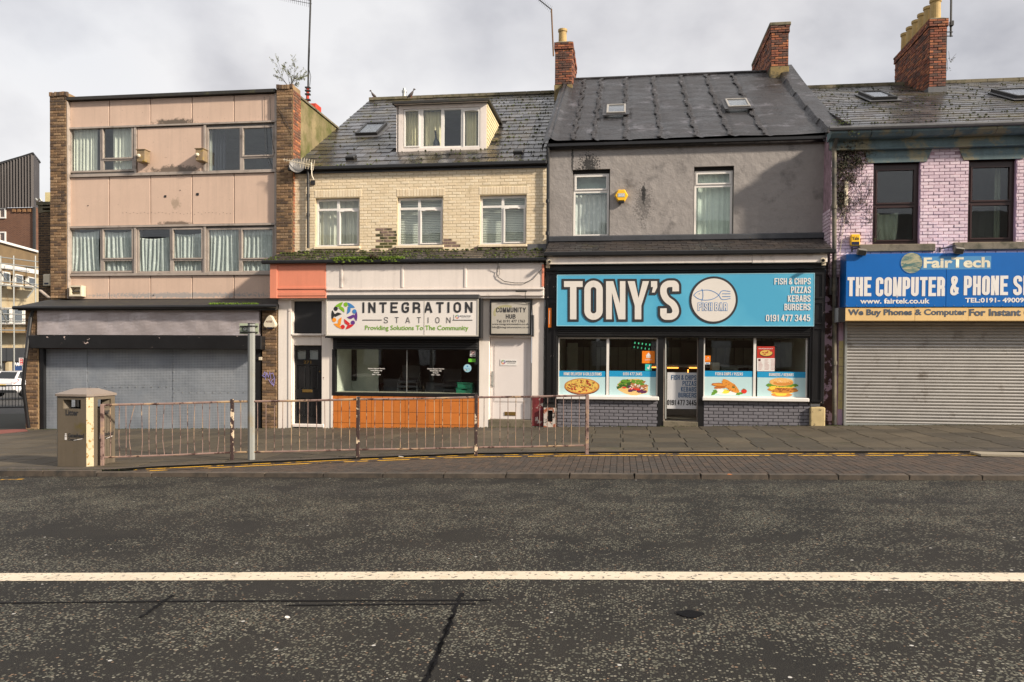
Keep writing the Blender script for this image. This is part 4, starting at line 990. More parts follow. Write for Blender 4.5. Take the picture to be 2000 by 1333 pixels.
# shopfront posts
def post(px0, px1, Y, m=m_white, pt=584, th=.25, name='pilaster'):
    r = rect(px0, pt, px1, 830, Y); return MB().cbox(r[0], r[1], Y, Y+th, G(r[0])-.03, r[3], .01).build(name, m, cream)
post(543, 569, YG); post(569.4, 573, YG+.03); post(628, 650, YG+.01); post(646, 650, YG-.01, th=.02); post(935, 956, YG); post(1038.5, 1062, YG)
post(563, 569, YG-.02, th=.018)
gbox(573.2, 589, 627.8, 651, YG+.1, .05, m_blackmatt, cream, 'transom_panel'); gbox(569, 652, 633, 656, YG-.03, .15, m_white, cream, 'transom_rail'); gbox(573.2, 656.3, 627.8, 675, YG+.05, .1, m_white, cream, 'door_head')
gbox(573.2, 584, 627.8, 588.6, YG+.05, .1, m_white, cream, 'door_head')
# door 271
dr1 = rect(573.4, 675.5, 627.6, 829, YG+.12); door = MB(); D0, D1 = G(dr1[0])+.09, dr1[3]; dw = dr1[1]-dr1[0]
hp = []
for (a, b) in ((.12,.46),(.54,.88)):
    for (c, d) in ((.03,.24),(.30,.52) ,(.10,.10)): pass
pan = [(dr1[0]+dw*a, dr1[0]+dw*b, D0+(D1-D0)*c, D0+(D1-D0)*d) for a, b in ((.12,.44),(.56,.88)) for c, d in ((.09,.33),(.44,.75))]
gls = [(dr1[0]+dw*a, dr1[0]+dw*b, D0+(D1-D0)*.825, D0+(D1-D0)*.945) for a, b in ((.12,.44),(.56,.88))]
door.holes(dr1[0], dr1[1], D0, D1, YG+.12, YG+.16, pan+gls)
for p in pan: door.holes(*p, YG+.145, YG+.155, [(p[0]+.02, p[1]-.02, p[2]+.02, p[3]-.02)]); door.cbox(p[0]+.035, p[1]-.035, YG+.132, YG+.158, p[2]+.035, p[3]-.035, .012)
dd = door.build('front_door', m_black, cream)
for p in gls: MB().box(p[0], p[1], YG+.14, YG+.15, p[2], p[3]).build('pane', m_glass, dd)
MB().box(dr1[0], dr1[1], YG+.17, YG+.2, D0, D1).build('door_back', m_room, dd)
zl = hit(600, 764, YG+.1).z; xm = (dr1[0]+dr1[1])/2; MB().cbox(xm-.13, xm+.13, YG+.105, YG+.12, zl-.035, zl+.035, .004).build('letter_box', m_brass, dd)
zl = hit(600, 708, YG+.1).z; font_text('271', xm-.10, xm+.10, zl-.035, zl+.04, YG+.117, m_brass, dd, 'house_number', bold=.02)
MB().lathe((dr1[1]-.03, YG+.1, hit(600, 726, YG).z), [(.001,.02),(.018,.02),(.02,0)], 10, Matrix.Rotation(R(90),4,'X')).build('lock', m_brass, dd)
gbox(571, 829, 632, 835, YG-.02, .3, m_whitetop, cream, 'door_step')
# shop window
gbox(638, 576, 936, 584, YG-.40, .15, mat('grey_hood', sr(70,70,70), .5), cream, 'sign_hood')
gbox(650, 657, 936, 683, YG+.0, .05, m_blackmatt, cream, 'shutter_housing')
sh = rect(656, 660, 932, 683, YG-.05)
for k in range(5): z = sh[2]+(sh[3]-sh[2])*k/5; MB().cbox(sh[0], sh[1], YG-.04, YG-.002, z+.004, z+(sh[3]-sh[2])/5-.004, .014).build('shutter_slat', m_blackmatt, cream)
fr = MB(); ro = rect(649, 683.3, 936, 774, YG); pane = rect(655, 683.3, 933, 768, YG); fr.holes(*ro, YG-.02, YG+.12, [pane]); sw = fr.build('shop_window', m_black, cream)
MB().box(pane[0], pane[1], YG+.05, YG+.058, pane[2], pane[3]).build('pane', m_glass, sw)
MB().box(hit(793,720,YG).x, hit(794.5,720,YG).x, YG+.046, YG+.049, pane[2], pane[3]).build('glazing_joint', m_steel, sw)
MB().box(pane[0], pane[1], YG+.06, YG+.5, pane[2]-.05, pane[2]+.01).build('display_sill', mat('worn_sill', sr(186,180,160), .6), sw)
rm = (pane[0]+.0, xs1-.9, G(-5)+.1, pane[3]+.3)
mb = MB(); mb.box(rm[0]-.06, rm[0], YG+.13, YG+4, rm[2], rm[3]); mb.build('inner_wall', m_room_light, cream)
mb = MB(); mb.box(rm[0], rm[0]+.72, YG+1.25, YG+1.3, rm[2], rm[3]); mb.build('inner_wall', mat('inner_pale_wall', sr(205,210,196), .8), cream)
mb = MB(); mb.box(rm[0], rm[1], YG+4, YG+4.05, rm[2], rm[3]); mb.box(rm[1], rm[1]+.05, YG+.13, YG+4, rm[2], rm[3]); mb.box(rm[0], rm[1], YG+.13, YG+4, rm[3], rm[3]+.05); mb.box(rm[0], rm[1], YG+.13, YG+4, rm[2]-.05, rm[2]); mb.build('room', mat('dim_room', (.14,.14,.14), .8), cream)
q = rect(681, 684, 696, 744, YG+1.2); MB().cbox(q[0], q[1], YG+1.2, YG+1.24, q[2], q[3], .01).build('inner_panel', m_blackmatt, cream)
# orange tiles
r = rect(648, 775, 935.5, 836, YG); z0 = G(-5)-.06; tb = MB().box(r[0], r[1], YG, YG+.2, z0, r[3]).build('stall_riser', m_grout, cream); P = Pieces('tile')
x = r[0]-.13; ts = .288
while x < r[1]:
    z = r[3]-.10-ts*3
    for k in range(4):
        a, b, c, d = max(x, r[0]), min(x+ts, r[1]), max(z+k*ts, G(x)-.02), min(z+(k+1)*ts, r[3])
        if b-a > .02 and d-c > .02: P.add(Matrix.Translation(((a+b)/2, YG+.003+random.uniform(-.001,.001), (c+d)/2)) @ Matrix.Diagonal((b-a-.007, .02, d-c-.007, 1)), m_orange)
    x += ts
P.flush(tb)
# right door
rd_ = rect(957.5, 659, 1037, 832, YG+.1); D0 = G(rd_[0])+.19; mb = MB(); mb.cbox(rd_[0], rd_[1], YG+.1, YG+.14, D0, rd_[3], .006); wd_ = rd_[1]-rd_[0]
i0 = (rd_[0]+.09*wd_, rd_[0]+.91*wd_, D0+.42, rd_[3]-.12); mb.holes(*i0, YG+.092, YG+.0995, [(i0[0]+.012, i0[1]-.012, i0[2]+.012, i0[3]-.012)]); mb.cbox(i0[0]+.018, i0[1]-.018, YG+.09, YG+.1, i0[2]+.018, i0[3]-.018, .006)
m_doorwhite = mat('white_door_paint', sr(222,214,210), .35, var=.03, dirt=sr(170,160,150), dlev=(.7,.9))
d2 = mb.build('side_door', m_doorwhite, cream)
hz_ = [hit(959, y_, YG).z for y_ in (730, 753)]; xh = rd_[0]+.05; hb = MB(); hb.tube([(xh, YG+.03, hz_[0]), (xh, YG+.03, hz_[1])], .012, 8); hb.tube([(xh, YG+.1, hz_[0]-.02), (xh, YG+.03, hz_[0]-.02)], .01, 6); hb.tube([(xh, YG+.1, hz_[1]+.02), (xh, YG+.03, hz_[1]+.02)], .01, 6); hb.cbox(xh-.02, xh+.02, YG+.09, YG+.1, hz_[1]-.05, hz_[0]+.05, .004); hb.build('handle', m_steel, d2)
zl = hit(996, 809, YG).z; xm = rd_[0]+.5*wd_; MB().cbox(xm-.14, xm+.14, YG+.085, YG+.1, zl-.045, zl+.045, .005).build('letter_box', m_brass, d2)
gbox(955, 654.5, 1039, 658.5, YG-.03, .16, m_white, cream, 'door_head'); mb = MB(); mb.cbox(rd_[0]-.02, rd_[1]+.02, YG-.01, YG+.3, G(rd_[0])-.03, D0-.005, .01); mb.build('door_step', m_stone_bare, cream)
# peeling red plinth at the party line
m_peel = mat('peeling_red_paint', sr(110,36,38), .6, var=.4, vs=6, chip=sr(200,190,180), chs=7, chl=(.58,.62), dirt=sr(70,60,110), dlev=(.62,.68), ds=6, bump=.8, bs=12)
gbox(1039, 777, 1061, 833, YG-.02, .2, m_peel, cream, 'plinth')
m_peel2 = mat('peeling_white_paint', sr(200,190,180), .6, var=.2, chip=sr(150,86,60), chs=8, chl=(.5,.55), dirt=(.03,.025,.02), dlev=(.56,.62), ds=7, bump=1, bs=12)
r = rect(1062, 797, 1086, 834, YG-.1); mb = MB(); mb.holes(r[0], r[1], G(r[0])-.02, r[3], YG-.12, YG-.06, [(r[0]+.09, r[1]-.08, r[2]+.12, r[3]-.06)]); mb.build('broken_plinth', m_peel2, cream)
MB().box(r[0]+.0, r[1], YG-.05, YG+.1, G(r[0])-.02, r[3]+.2).build('plinth_core', m_under, cream)
# ================================================================ COMMUNITY SIGNS
m_sign = mat('off_white_sign', sr(226,220,214), .35, var=.03, streak=.05)
m_signsilver = mat('silver_sign', sr(196,190,178), .4, .2, var=.06)
cG, cB, cP, cR, cO, cK = [mat(n, sr(*c), .5, var=.03) for n, c in (('green_print', (128,180,38)), ('blue_print', (64,128,190)), ('purple_print', (96,52,130)), ('red_print', (206,40,44)), ('orange_logo_print', (240,150,40)), ('black_logo_print', (40,40,44)))]
m_greentext = mat('leaf_green_print', sr(118,164,36), .5, var=.03)
YSN = YG-.36
r = rect(637.5, 585.5, 934, 656, YSN); t = thing('shop_sign', 'white lightbox sign with a ring of coloured figures over the community shop window', 'sign', ((r[0]+r[1])/2, YSN, r[2]))
MB().cbox(r[0], r[1], YSN, YSN+.3, r[2], r[3], .012).build('lightbox', m_sign, t)
mb = MB(); rings(mb, r[0]-.01, r[1]+.01, r[2]-.012, r[3]+.012, .03, YSN-.012, YSN+.1); mb.build('frame', m_signsilver, t)
MB().box(r[1]+.012, r[1]+.06, YSN-.0, YSN+.34, r[2]-.02, r[3]+.03).build('end_cap', m_black, t); MB().box(r[0]-.04, r[1]+.06, YSN+.02, YSN+.34, r[2]-.06, r[2]-.013).build('underside', m_black, t)
yT = YSN-.006
def logo(cx, cz_, Rr, Y, parent, name='emblem'):
    for i, (m_, a) in enumerate(zip((cG, cB, cP, cR, cO, cK), (82, 22, -38, -98, -158, -218))):
        mb = MB(); hx_, hz = cx+Rr*.80*math.cos(R(a)), cz_+Rr*.80*math.sin(R(a)); disc(mb, hx_, hz, Rr*.155, Y, 14)
        # swoosh: crescent body following the head round the ring and bending inward
        out, inn = [], []
        for k in range(9):
            u = k/8; aa = a+14+u*42; out.append((Rr*(.97-.02*u), aa)); inn.append((Rr*(.97-.02*u-.30*math.sin(math.pi*min(1, u*1.0))**.8*(1-.35*u)), aa))
        for k in range(8):
            q = [out[k], out[k+1], inn[k+1], inn[k]]
            mb.face(*[(cx+rr_*math.cos(R(aa)), Y-.0003, cz_+rr_*math.sin(R(aa))) for rr_, aa in q])
        tip = [(Rr*.74, a+30), (Rr*.70, a+46), (Rr*.22, a+6), (Rr*.42, a+8), (Rr*.56, a+14)]
        mb.face(*[(cx+rr_*math.cos(R(aa)), Y-.0006, cz_+rr_*math.sin(R(aa))) for rr_, aa in tip])
        mb.build(name, m_, parent)
c = hit(672.5, 617, yT); logo(c.x, c.z, .345, yT, t)
def st(text, px0, py0, px1, py1, Y, m, parent, w=.155, W=.42, gap=.075, sp=.2, align='fit', grow=0, name='lettering'):
    mb = MB(); stroke_text(mb, text, *rect(px0, py0, px1, py1, Y), Y, w, W, gap, sp, grow, align); return mb.build(name, m, parent)
st('INTEGRATION', 708, 590.5, 923, 611.5, yT, m_txt_dark, t, .19, .66, .34)
st('STATION', 750, 620, 880, 631.5, yT, m_txt_dark, t, .10, .6, 1.05)
ftp('Providing Solutions To The Community', 713, 636, 915, 648, yT, m_greentext, t, bold=.012)
for a, b in ((708, 746), (884, 923)):
    q = rect(a, 624.8, b, 626.2, yT); MB().box(q[0], q[1], yT-.001, yT, q[2], q[3]).build('rule', m_txt_dark, t)
q = rect(828.6, 588, 829.4, 655, yT); MB().box(q[0], q[1], yT-.002, yT, q[2], q[3]).build('seam', m_signsilver, t)
def sticker(px0, py0, px1, py1, Y, label, m=None, parent=None):
    q = rect(px0, py0, px1, py1, Y); o = thing('notice_sticker', label, 'sticker', ((q[0]+q[1])/2, Y, q[2])); MB().box(q[0], q[1], Y, Y+.003, q[2], q[3]).build('backing', m or m_txt_white, o); return o, q
o, q = sticker(887, 614, 923, 625, YSN-.011, 'small white sticker with tiny emblem stuck over the lightbox sign')
logo(q[0]+.075, (q[2]+q[3])/2+.005, .05, YSN-.0125, o); ftp('INTEGRATION', 898, 616.5, 919, 619.5, YSN-.0125, m_txt_dark, o, bold=.02); ftp('STATION', 901, 620.5, 917, 621.8, YSN-.0125, m_txt_dark, o)
o, q = sticker(977, 702, 1010, 714.5, YG+.08, 'small white emblem notice on the white side door')
logo(q[0]+.075, (q[2]+q[3])/2+.005, .055, YG+.078, o); ftp('INTEGRATION', 988, 705, 1008, 708.3, YG+.078, m_txt_dark, o, bold=.02); ftp('STATION', 991, 709.5, 1006, 711, YG+.078, m_txt_dark, o)
# community hub sign
YH = YG-.08; r = rect(957, 587, 1038, 655, YH); t = thing('door_sign', 'silver COMMUNITY HUB sign in a black frame above the side door', 'sign', ((r[0]+r[1])/2, YH, r[2]))
mb = MB(); rings(mb, r[0], r[1], r[2], r[3], .035, YH-.02, YH+.07); mb.build('frame', m_black, t); MB().box(r[0]+.03, r[1]-.03, YH, YH+.06, r[2]+.03, r[3]-.03).build('board', m_signsilver, t)
mb = MB(); c = hit(988, 612, YH); 
pts_ = [Vector((c.x+.28*math.cos(R(d)), c.z+.17*math.sin(R(d)))) for d in range(60, 215, 12)]; stroke_poly(mb, pts_, .055, YH-.0006); mb.build('swirl', mat('olive_print', sr(176,170,132), .5), t)
st('COMMUNITY', 969, 601, 1027, 610.5, YH-.002, m_txt_dark, t, .17, .52, .13); st('HUB', 988, 614.3, 1007, 623, YH-.002, m_txt_dark, t, .17, .52, .13)
ftp('Tel: 0191 477 1763', 970, 625, 1025, 630.5, YH-.002, m_txt_dark, t, bold=.015); ftp('www.integrationstation.co.uk', 961, 631.5, 1033, 636.5, YH-.002, m_txt_dark, t, bold=.012); ftp('Info@integrationstation.co.uk', 961, 637.5, 1034, 642.5, YH-.002, m_txt_dark, t, bold=.012)
# bracket rods by the sign
mb = MB()
def PT(px, py, Y): return hit(px, py, Y)
mb.tube([PT(1007,569.5,YG-.26), PT(1029,569.5,YG-.26)], .02, 6); mb.tube([PT(1026,570,YG-.25), PT(1026,590,YG-.12), PT(1027,593,YG-.1), PT(1038,593.5,YG-.1)], .007, 5); mb.tube([PT(1041,616,YG-.05), PT(1041,658,YG-.05)], .03, 6); mb.tube([PT(1039,594,YG-.05), PT(1040,616,YG-.05)], .01, 5)
tag(mb.build('sign_bracket', m_darksteel), 'dark rusty bracket rods beside the silver door sign', 'bracket')
# cable loop
pts = [(977,492),(973,515),(972,530),(970,535),(973,542),(985,550),(1005,553),(1025,553),(1040,546),(1050,535),(1058,526),(1062,533)]
mb = MB(); mb.tube([PT(a, b, YG-.225 if i > 1 else YG-.3) for i, (a, b) in enumerate(pts)], .008, 5); mb.tube([PT(970,525,YG-.225), PT(975,520,YG-.225), PT(976,535,YG-.225), PT(972,542,YG-.225)], .005, 5)
tag(mb.build('cable', m_blackmatt), 'loose black cable looping across the white fascia', 'cable')
# window notices
for i, px in enumerate((735, 851)):
    a = px-17; Y = YG+.045; o = thing('window_lettering', 'small white opening notice lettering on the %s half of the community shop window' % ('left' if i == 0 else 'right'), 'lettering', tuple(hit(px, 735, Y)), 'white notices on the community window')
    for k, (s_, hw) in enumerate((('Asylum Support Service', 16.5), ('Wednesday only', 11.5), ('drop-in', 5.5), ('9am - 12pm', 8.5))): ftp(s_, px-hw, 719+i*.5+k*3.9, px+hw, 722+i*.5+k*3.9, Y, m_txt_white, o, bold=.03)
o, q = sticker(918, 685, 929, 697, YG+.044, 'white no smoking sticker at the top right of the community window'); mb = MB(); cx, cz_ = (q[0]+q[1])/2, q[2]+.10
stroke_poly(mb, [Vector((cx+.035*math.cos(R(d)), cz_+.035*math.sin(R(d)))) for d in range(0, 360, 30)], .009, YG+.042, True); stroke_poly(mb, [Vector((cx-.025, cz_+.025)), Vector((cx+.025, cz_-.025))], .008, YG+.0418); mb.build('symbol', cR, o)
MB().box(q[0]+.01, q[1]-.01, YG+.0415, YG+.042, q[2]+.012, q[2]+.03).build('print', cK, o)
sticker(915, 701, 929, 707.5, YG+.044, 'bright green sticker on the right edge of the community window', mat('lime_sticker', sr(110,200,60), .5))
p = hit(913, 719.5, YG+.04); o = thing('round_sticker', 'round pale blue sticker on the right of the community window', 'sticker', (p.x, p.y, p.z-.1)); disc(MB(), p.x, p.z, .098, YG+.045, 24).build('backing', mat('pale_blue_sticker', sr(160,204,222), .5), o)
disc(MB(), p.x, p.z+.045, .02, YG+.0442, 10).build('badge', cB, o); ftp('hate crime', 908, 719, 918, 721, YG+.0442, cB, o)
for k, m_ in enumerate((cO, cK, cG, cB)): MB().box(p.x-.07+k*.036, p.x-.045+k*.036, YG+.0438, YG+.0442, p.z-.055, p.z-.035).build('print', m_, o)
# stacked chairs inside
m_fab = mat('dark_grey_fabric', (.16,.165,.175), .8, var=.2); m_wood = mat('dark_red_wood', sr(110,56,34), .6)
def chair_stack(px, Y, n, label, m_=m_fab, wdt=.5, py=780):
    x = hit(px, 740, Y).x; z0 = G(x)+.12; t = thing('chair_stack', label, 'stacked chairs', (x, Y, z0), 'stacked chairs behind the community window')
    for k in range(n):
        z = z0+.45+.12*k; y = Y-.03*k; mb = MB(); mb.cbox(x-wdt/2, x+wdt/2, y, y+.45, z, z+.06, .02); mb.cbox(x-wdt/2, x+wdt/2, y+.43, y+.48, z+.12, z+.48, .03); mb.build('chair', m_, t)
        mb = MB(); 
        for sx in (-1, 1): mb.tube([(x+sx*(wdt/2+.01), y+.02, z-.42), (x+sx*(wdt/2+.01), y+.05, z+.0), (x+sx*(wdt/2), y+.46, z+.3)], .012, 5); mb.tube([(x+sx*(wdt/2+.01), y+.45, z-.42), (x+sx*(wdt/2+.01), y+.42, z)], .012, 5)
        mb.build('chair_frame', m_steel, t)
chair_stack(758, YG+1.3, 2, 'short stack of grey chairs left of centre behind the community window'); chair_stack(797, YG+1.5, 5, 'tall stack of padded grey chairs at the centre of the community window')
chair_stack(842, YG+1.3, 1, 'single grey chair with shiny metal frame behind the community window'); chair_stack(878, YG+1.8, 4, 'stack of dark chairs right of centre behind the community window')
chair_stack(728, YG+1.5, 1, 'reddish wooden chair near the pale wall behind the community window', m_wood)
p = hit(907, 766, YG+.3); t = thing('crate', 'green plastic crate stack standing on the community window sill', 'crate', tuple(p)); m_gr = mat('green_plastic', sr(36,130,98), .45)
zs = pane[2]+.012
for k in range(2):
    mb = MB(); x0_, x1_ = p.x-.17+.03*k, p.x+.23; z0_ = zs+k*.13
    mb.holes(x0_, x1_, z0_, z0_+.125, YG+.12, YG+.14, [(x0_+.13, x1_-.13, z0_+.07, z0_+.10)]); mb.box(x0_, x1_, YG+.42, YG+.44, z0_, z0_+.125); mb.box(x0_, x0_+.02, YG+.14, YG+.42, z0_, z0_+.125); mb.box(x1_-.02, x1_, YG+.14, YG+.42, z0_, z0_+.125); mb.box(x0_, x1_, YG+.14, YG+.42, z0_, z0_+.01); mb.box(x0_-.015, x1_+.015, YG+.105, YG+.12, z0_+.108, z0_+.125); mb.build('crate_body', m_gr, t)

# ================================================================ GREY HOUSE (chip shop)
grey = thing('grey_rendered_house', 'grey rendered house with a black bitumen roof above the blue fish bar', 'building', (1.5, YU, G(1.5)))
xa, xb = hit(1072,400,YU).x, hit(1612,380,YU).x; YPW = YS+.3
ze = hit(1340,279,YU-.1).z; wpx = [(1118,340,1191,461,375,1155), (1355,330,1433,461,369,1393)]
wr = [rect(1118,331,1191,461,YU), rect(1355,325,1433,461,YU)]
mb = MB(); mb.holes(xa+.002, xb+.35, 3.2, ze+.1, YU, YU+.25, wr); mb.build('wall', m_grey_render, grey)
MB().box(xb-.02, xb+.14, YPW+.02, YU-.002, 3.2, ze+.0).build('wall_return', m_grey_render, grey)
for q, tr, nm in zip(wr, (375, 369), ('left', 'right')):
    zt = hit(1155, tr, YU+.1).z; f = .05
    q2 = (q[0]+.02, q[1]-.02, q[2], q[3]-.09)
    ps = [(q2[0]+f, q2[1]-f, q2[2]+f, zt-f*.6), (q2[0]+f*1.5, q2[1]-f*1.5, zt+f*1.4, q2[3]-f*1.6)]
    window(grey, q2, ps, YU, m_upvc, [ps[1]], rev=.10)
    MB().box(q[0], q[1], YU+.08, YU+.2, q[3]-.088, q[3]).build('lintel', m_under, grey); MB().cbox(q[0]-.03, q[1]+.03, YU-.02, YU+.14, q[2]-.045, q[2], .008).build('sill', m_upvc, grey)
room(grey, xa+.3, xb-.3, 4.0, ze-.1, YU+.27, YU+3.5)
q = wr[0]; curtain('patterned lace net curtain in the left window of the grey house', q[0]+.03, q[1]-.03, q[2], hit(1155,377,YU).z, YU+.28, m_lace, 7, .02)
q = wr[1]; curtain('plain pale green net curtain in the right window of the grey house', q[0]+.03, q[1]-.03, q[2], q[3], YU+.28, mat('pale_net', sr(222,234,222), .9), 6, .015)
curtain('pale upper blind cloth in the top pane of the left window of the grey house', wr[0][0]+.03, wr[0][1]-.03, hit(1155,374,YU).z, wr[0][3], YU+.4, mat('grey_net', sr(190,208,204), .9), 2, .01)
zgL, zgR = hit(1075,287,YU-.1).z, hit(1608,271,YU-.1).z
mb = MB(); mb.cbox(xa-.05, xb+.1, YU-.17, YU-.04, zgL-.03, zgL+.07, .02); mb.box(xa, xb+.1, YU-.04, YU, zgL-.06, zgL+.05); mb.build('gutter', m_black, grey)
pipe(grey, [(hit(1070,300,YU-.1).x, YU-.12, zgL), (hit(1070,400,YU-.1).x, YU-.1, zgL-.3), (hit(1070,490,YU-.1).x, YU-.1, hit(1070,482,YU-.1).z)], .04, m_black, brk=[(hit(1070,400,YU-.1).x, YU-.1, 5.6), (hit(1070,400,YU-.1).x, YU-.1, 4.8)])
o_g = Vector((xa-.05, YU-.15, zgL+.05)); xe = xb+.06; zrg = hit(1300,150,Yrg).z; rd = Vector((0, Yrg-o_g.y, zrg-o_g.z)); gh = rd.length; gu = rd.normalized(); gn = UX.cross(gu); gw_ = xe-o_g.x
# bitumen covering with wrinkles
NX, NY = 150, 60; rgm = random.Random(9); V_ = []
seams = [uv(onplane(a, b, o_g, gn), o_g, gu)[0] for a, b in ((1165,230),(1222,230),(1285,230),(1350,230),(1415,240),(1480,240))]
for j in range(NY+1):
    for i in range(NX+1):
        u, v = gw_*i/NX, gh*j/NY; h = .02+.008*math.sin(v*26+math.sin(u*2)*2)+.006*math.sin(v*61+u*3)
        for s_ in seams: h += .014*math.exp(-((u-s_-.03*math.sin(v*5+s_))/.05)**2)*(.6+.4*math.sin(v*37+s_*7))-.02*math.exp(-((u-s_-.10)/.05)**2)
        h += .14*math.exp(-(u/.14)**2)+.05*math.exp(-(v/.1)**2)+.02*math.exp(-((v-.55)/.05)**2)
        h += -.05*math.sin(math.pi*v/gh)*.8 
        V_.append(o_g+UX*u+gu*v+gn*h)
mb = MB(); mb.add(V_, [(j*(NX+1)+i, j*(NX+1)+i+1, (j+1)*(NX+1)+i+1, (j+1)*(NX+1)+i) for j in range(NY) for i in range(NX)])
A = [o_g, o_g+UX*gw_, o_g+UX*gw_+gu*gh, o_g+gu*gh]; mb.hull([p-gn*.05 for p in A], [p-gn*.15 for p in A]); a, b = o_g+gu*gh, o_g+UX*gw_+gu*gh
mb.face(a, b, b+Vector((0,7,-4)), a+Vector((0,7,-4))); groof = mb.build('roof', m_bitumen, grey, smooth=True)
mb = MB(); a, b = a+gn*.02, b+gn*.02; mb.tube([a+Vector((0,0,-.0)), a.lerp(b,.3)+Vector((0,0,.0)), a.lerp(b,.6)+Vector((0,0,.01)), b], .06, 8); mb.build('ridge_roll', m_bitumen, groof)
for quad in (((1183,224),(1222,224),(1222,208),(1186,208)), ((1421,214),(1464,210),(1458,195),(1417,199))):
    rooflight(grey, [onplane(a, b, o_g+gn*.05, gn) for a, b in quad], o_g+gn*.05, gu, gn, mat('grey_roof_window_frame', sr(150,146,140), .5), m_glass, .07, .055, None, m_bitumen)
# swept party wall upstand on the right (covered with bitumen)
mb = MB(); wv = [(v, .16+.34*math.sin(min(1, v/gh)*math.pi*.5)*1.0-.0) for v in [gh*k/14 for k in range(15)]]
X0, X1 = xe-.05, xe+.38
ringA = []
for k in range(14):
    v0, h0 = wv[k]; v1, h1 = wv[k+1]; h0 = .20-.12*math.sin(v0/gh*3.1416); h1 = .20-.12*math.sin(v1/gh*3.1416)
    p0, p1 = o_g+gu*v0, o_g+gu*v1
    z0, z1 = p0.z+h0, p1.z+h1
    jx = .02*math.sin(k*2.1)
    mb.add([(X0-.12+jx, p0.y, p0.z-.1), (X0+jx, p0.y, z0), (X1, p0.y, z0+.02), (X1, p0.y, p0.z-.6), (X0-.12+jx, p1.y, p1.z-.1), (X0+jx, p1.y, z1), (X1, p1.y, z1+.02), (X1, p1.y, p1.z-.6)], [(0,1,5,4),(1,2,6,5),(2,3,7,6),(0,3,2,1),(4,5,6,7)])
mb.build('party_wall_upstand', m_bitumen, grey)
mb = MB(); p0, p1 = o_g, o_g+gu*gh; mb.add([(p0.x-.12,p0.y,p0.z+.0),(p0.x+.12,p0.y,p0.z+.16),(p0.x+.12,p1.y,p1.z+.16),(p0.x-.12,p1.y,p1.z+.0),(p0.x-.12,p0.y,p0.z-.2),(p0.x-.12,p1.y,p1.z-.2)], [(0,1,2,3),(0,3,5,4)]); mb.build('left_upstand', m_bitumen, groof)
m_seam = mat('seam_tape', (.03,.026,.026), .5, var=.5, vs=7, bump=1.2, bs=14, bdist=.02, dirt=(.2,.19,.21), dlev=(.6,.7), ds=5)
for s_ in seams+[uv(onplane(1135,230,o_g,gn), o_g, gu)[0]-.1]:
    mb = MB(); n = 60; V_ = []; sr_ = random.Random(int(s_*100))
    for k in range(n+1):
        v = gh*(.03+.95*k/n); wob = .03*math.sin(v*5+s_)+.02*math.sin(v*13)+sr_.uniform(-.01,.01); wd_ = .05+sr_.uniform(-.015,.02)
        sag_ = -.05*math.sin(math.pi*v/gh)*.8+.066+.012*math.sin(v*26)
        for du, dh in ((-wd_, -.012), (-wd_*.3, -.006), (wd_*.3, -.005), (wd_, -.012)): V_.append(o_g+UX*(s_+wob+du)+gu*v+gn*(sag_+dh+sr_.uniform(0,.006)))
    mb.add(V_, [(k*4+j, k*4+j+1, k*4+j+5, k*4+j+4) for k in range(n) for j in range(3)]); mb.build('seam', m_seam, groof)
# chimneys
def chimney(root, px0, px1, ptop, pbot, Y, depth, mats, stone=True, corb=3, name='chimney', px_split=None):
    r = rect(px0, ptop, px1, pbot, Y); t = MB().box(r[0], r[1], Y, Y+depth, r[2]-.8, r[3]).build(name, m_mortar_dark, root); P = Pieces('brick'); rg_ = random.Random(int(px0))
    zs_ = r[2]+.02 + (.33 if stone else .1); zc_ = r[3]-.225*corb/3
    bricks(P, r[0], r[1], zs_, zc_, Y, '-y', mats, rnd=rg_, jit=.005); 
    fc = '+x' if px0 < 1213 else '-x'; xp = r[1] if fc == '+x' else r[0]
    bricks(P, Y, Y+depth, zs_, zc_, xp, fc, mats, rnd=rg_, jit=.005)
    e = .035; mb = MB(); mb.box(r[0]-e+.01, r[1]+e-.01, Y-e+.01, Y+depth+e, zc_, r[3]-.0); mb.build('chimney_head', m_mortar_dark, root)
    bricks(P, r[0]-e, r[1]+e, zc_, r[3]-.01, Y-e+.005, '-y', mats, rnd=rg_, jit=.005); bricks(P, Y-e, Y+depth+e, zc_, r[3]-.01, xp+(e-.005 if fc == '+x' else -e+.005), fc, mats, rnd=rg_, jit=.005)
    P.flush(t, 300)
    if stone: MB().cbox(r[0]-.02, r[1]+.02, Y-.02, Y+depth+.02, r[2]-.5, zs_-.01, .01).build('stone_base', mat('ochre_stone', sr(136,118,78), .9, var=.4, bump=1, bs=18, dirt=(.04,.04,.03), dlev=(.45,.65)), t)
    else: MB().cbox(r[0]-.03, r[1]+.03, Y-.03, Y+depth+.03, r[2]-.5, zs_-.01, .01).build('lead_apron', m_lead, t)
    mb = MB(); mb.hull([Vector((r[0]-e, Y-e, r[3]-.01)), Vector((r[1]+e, Y-e, r[3]-.01)), Vector((r[1]+e, Y+depth+e, r[3]-.01)), Vector((r[0]-e, Y+depth+e, r[3]-.01))], [Vector((r[0]+.08, Y+.08, r[3]+.06)), Vector((r[1]-.08, Y+.08, r[3]+.06)), Vector((r[1]-.08, Y+depth-.08, r[3]+.06)), Vector((r[0]+.08, Y+depth-.08, r[3]+.06))]); mb.build('flaunching', m_concrete, t)
    return t, r
def pot(parent, x, y, z, h, r0=.13):
    return MB().lathe((x, y, z), [(r0*.95,0),(r0,.04),(r0*.86,.06),(r0*.8,h-.1),(r0*.84,h-.09),(r0*.95,h-.07),(r0*.95,h-.0),(r0*.8,h),(r0*.72,h-.1),(r0*.72,h-.2),(.001,h-.22)], 18).build('chimney_pot', m_pot, parent, smooth=False)
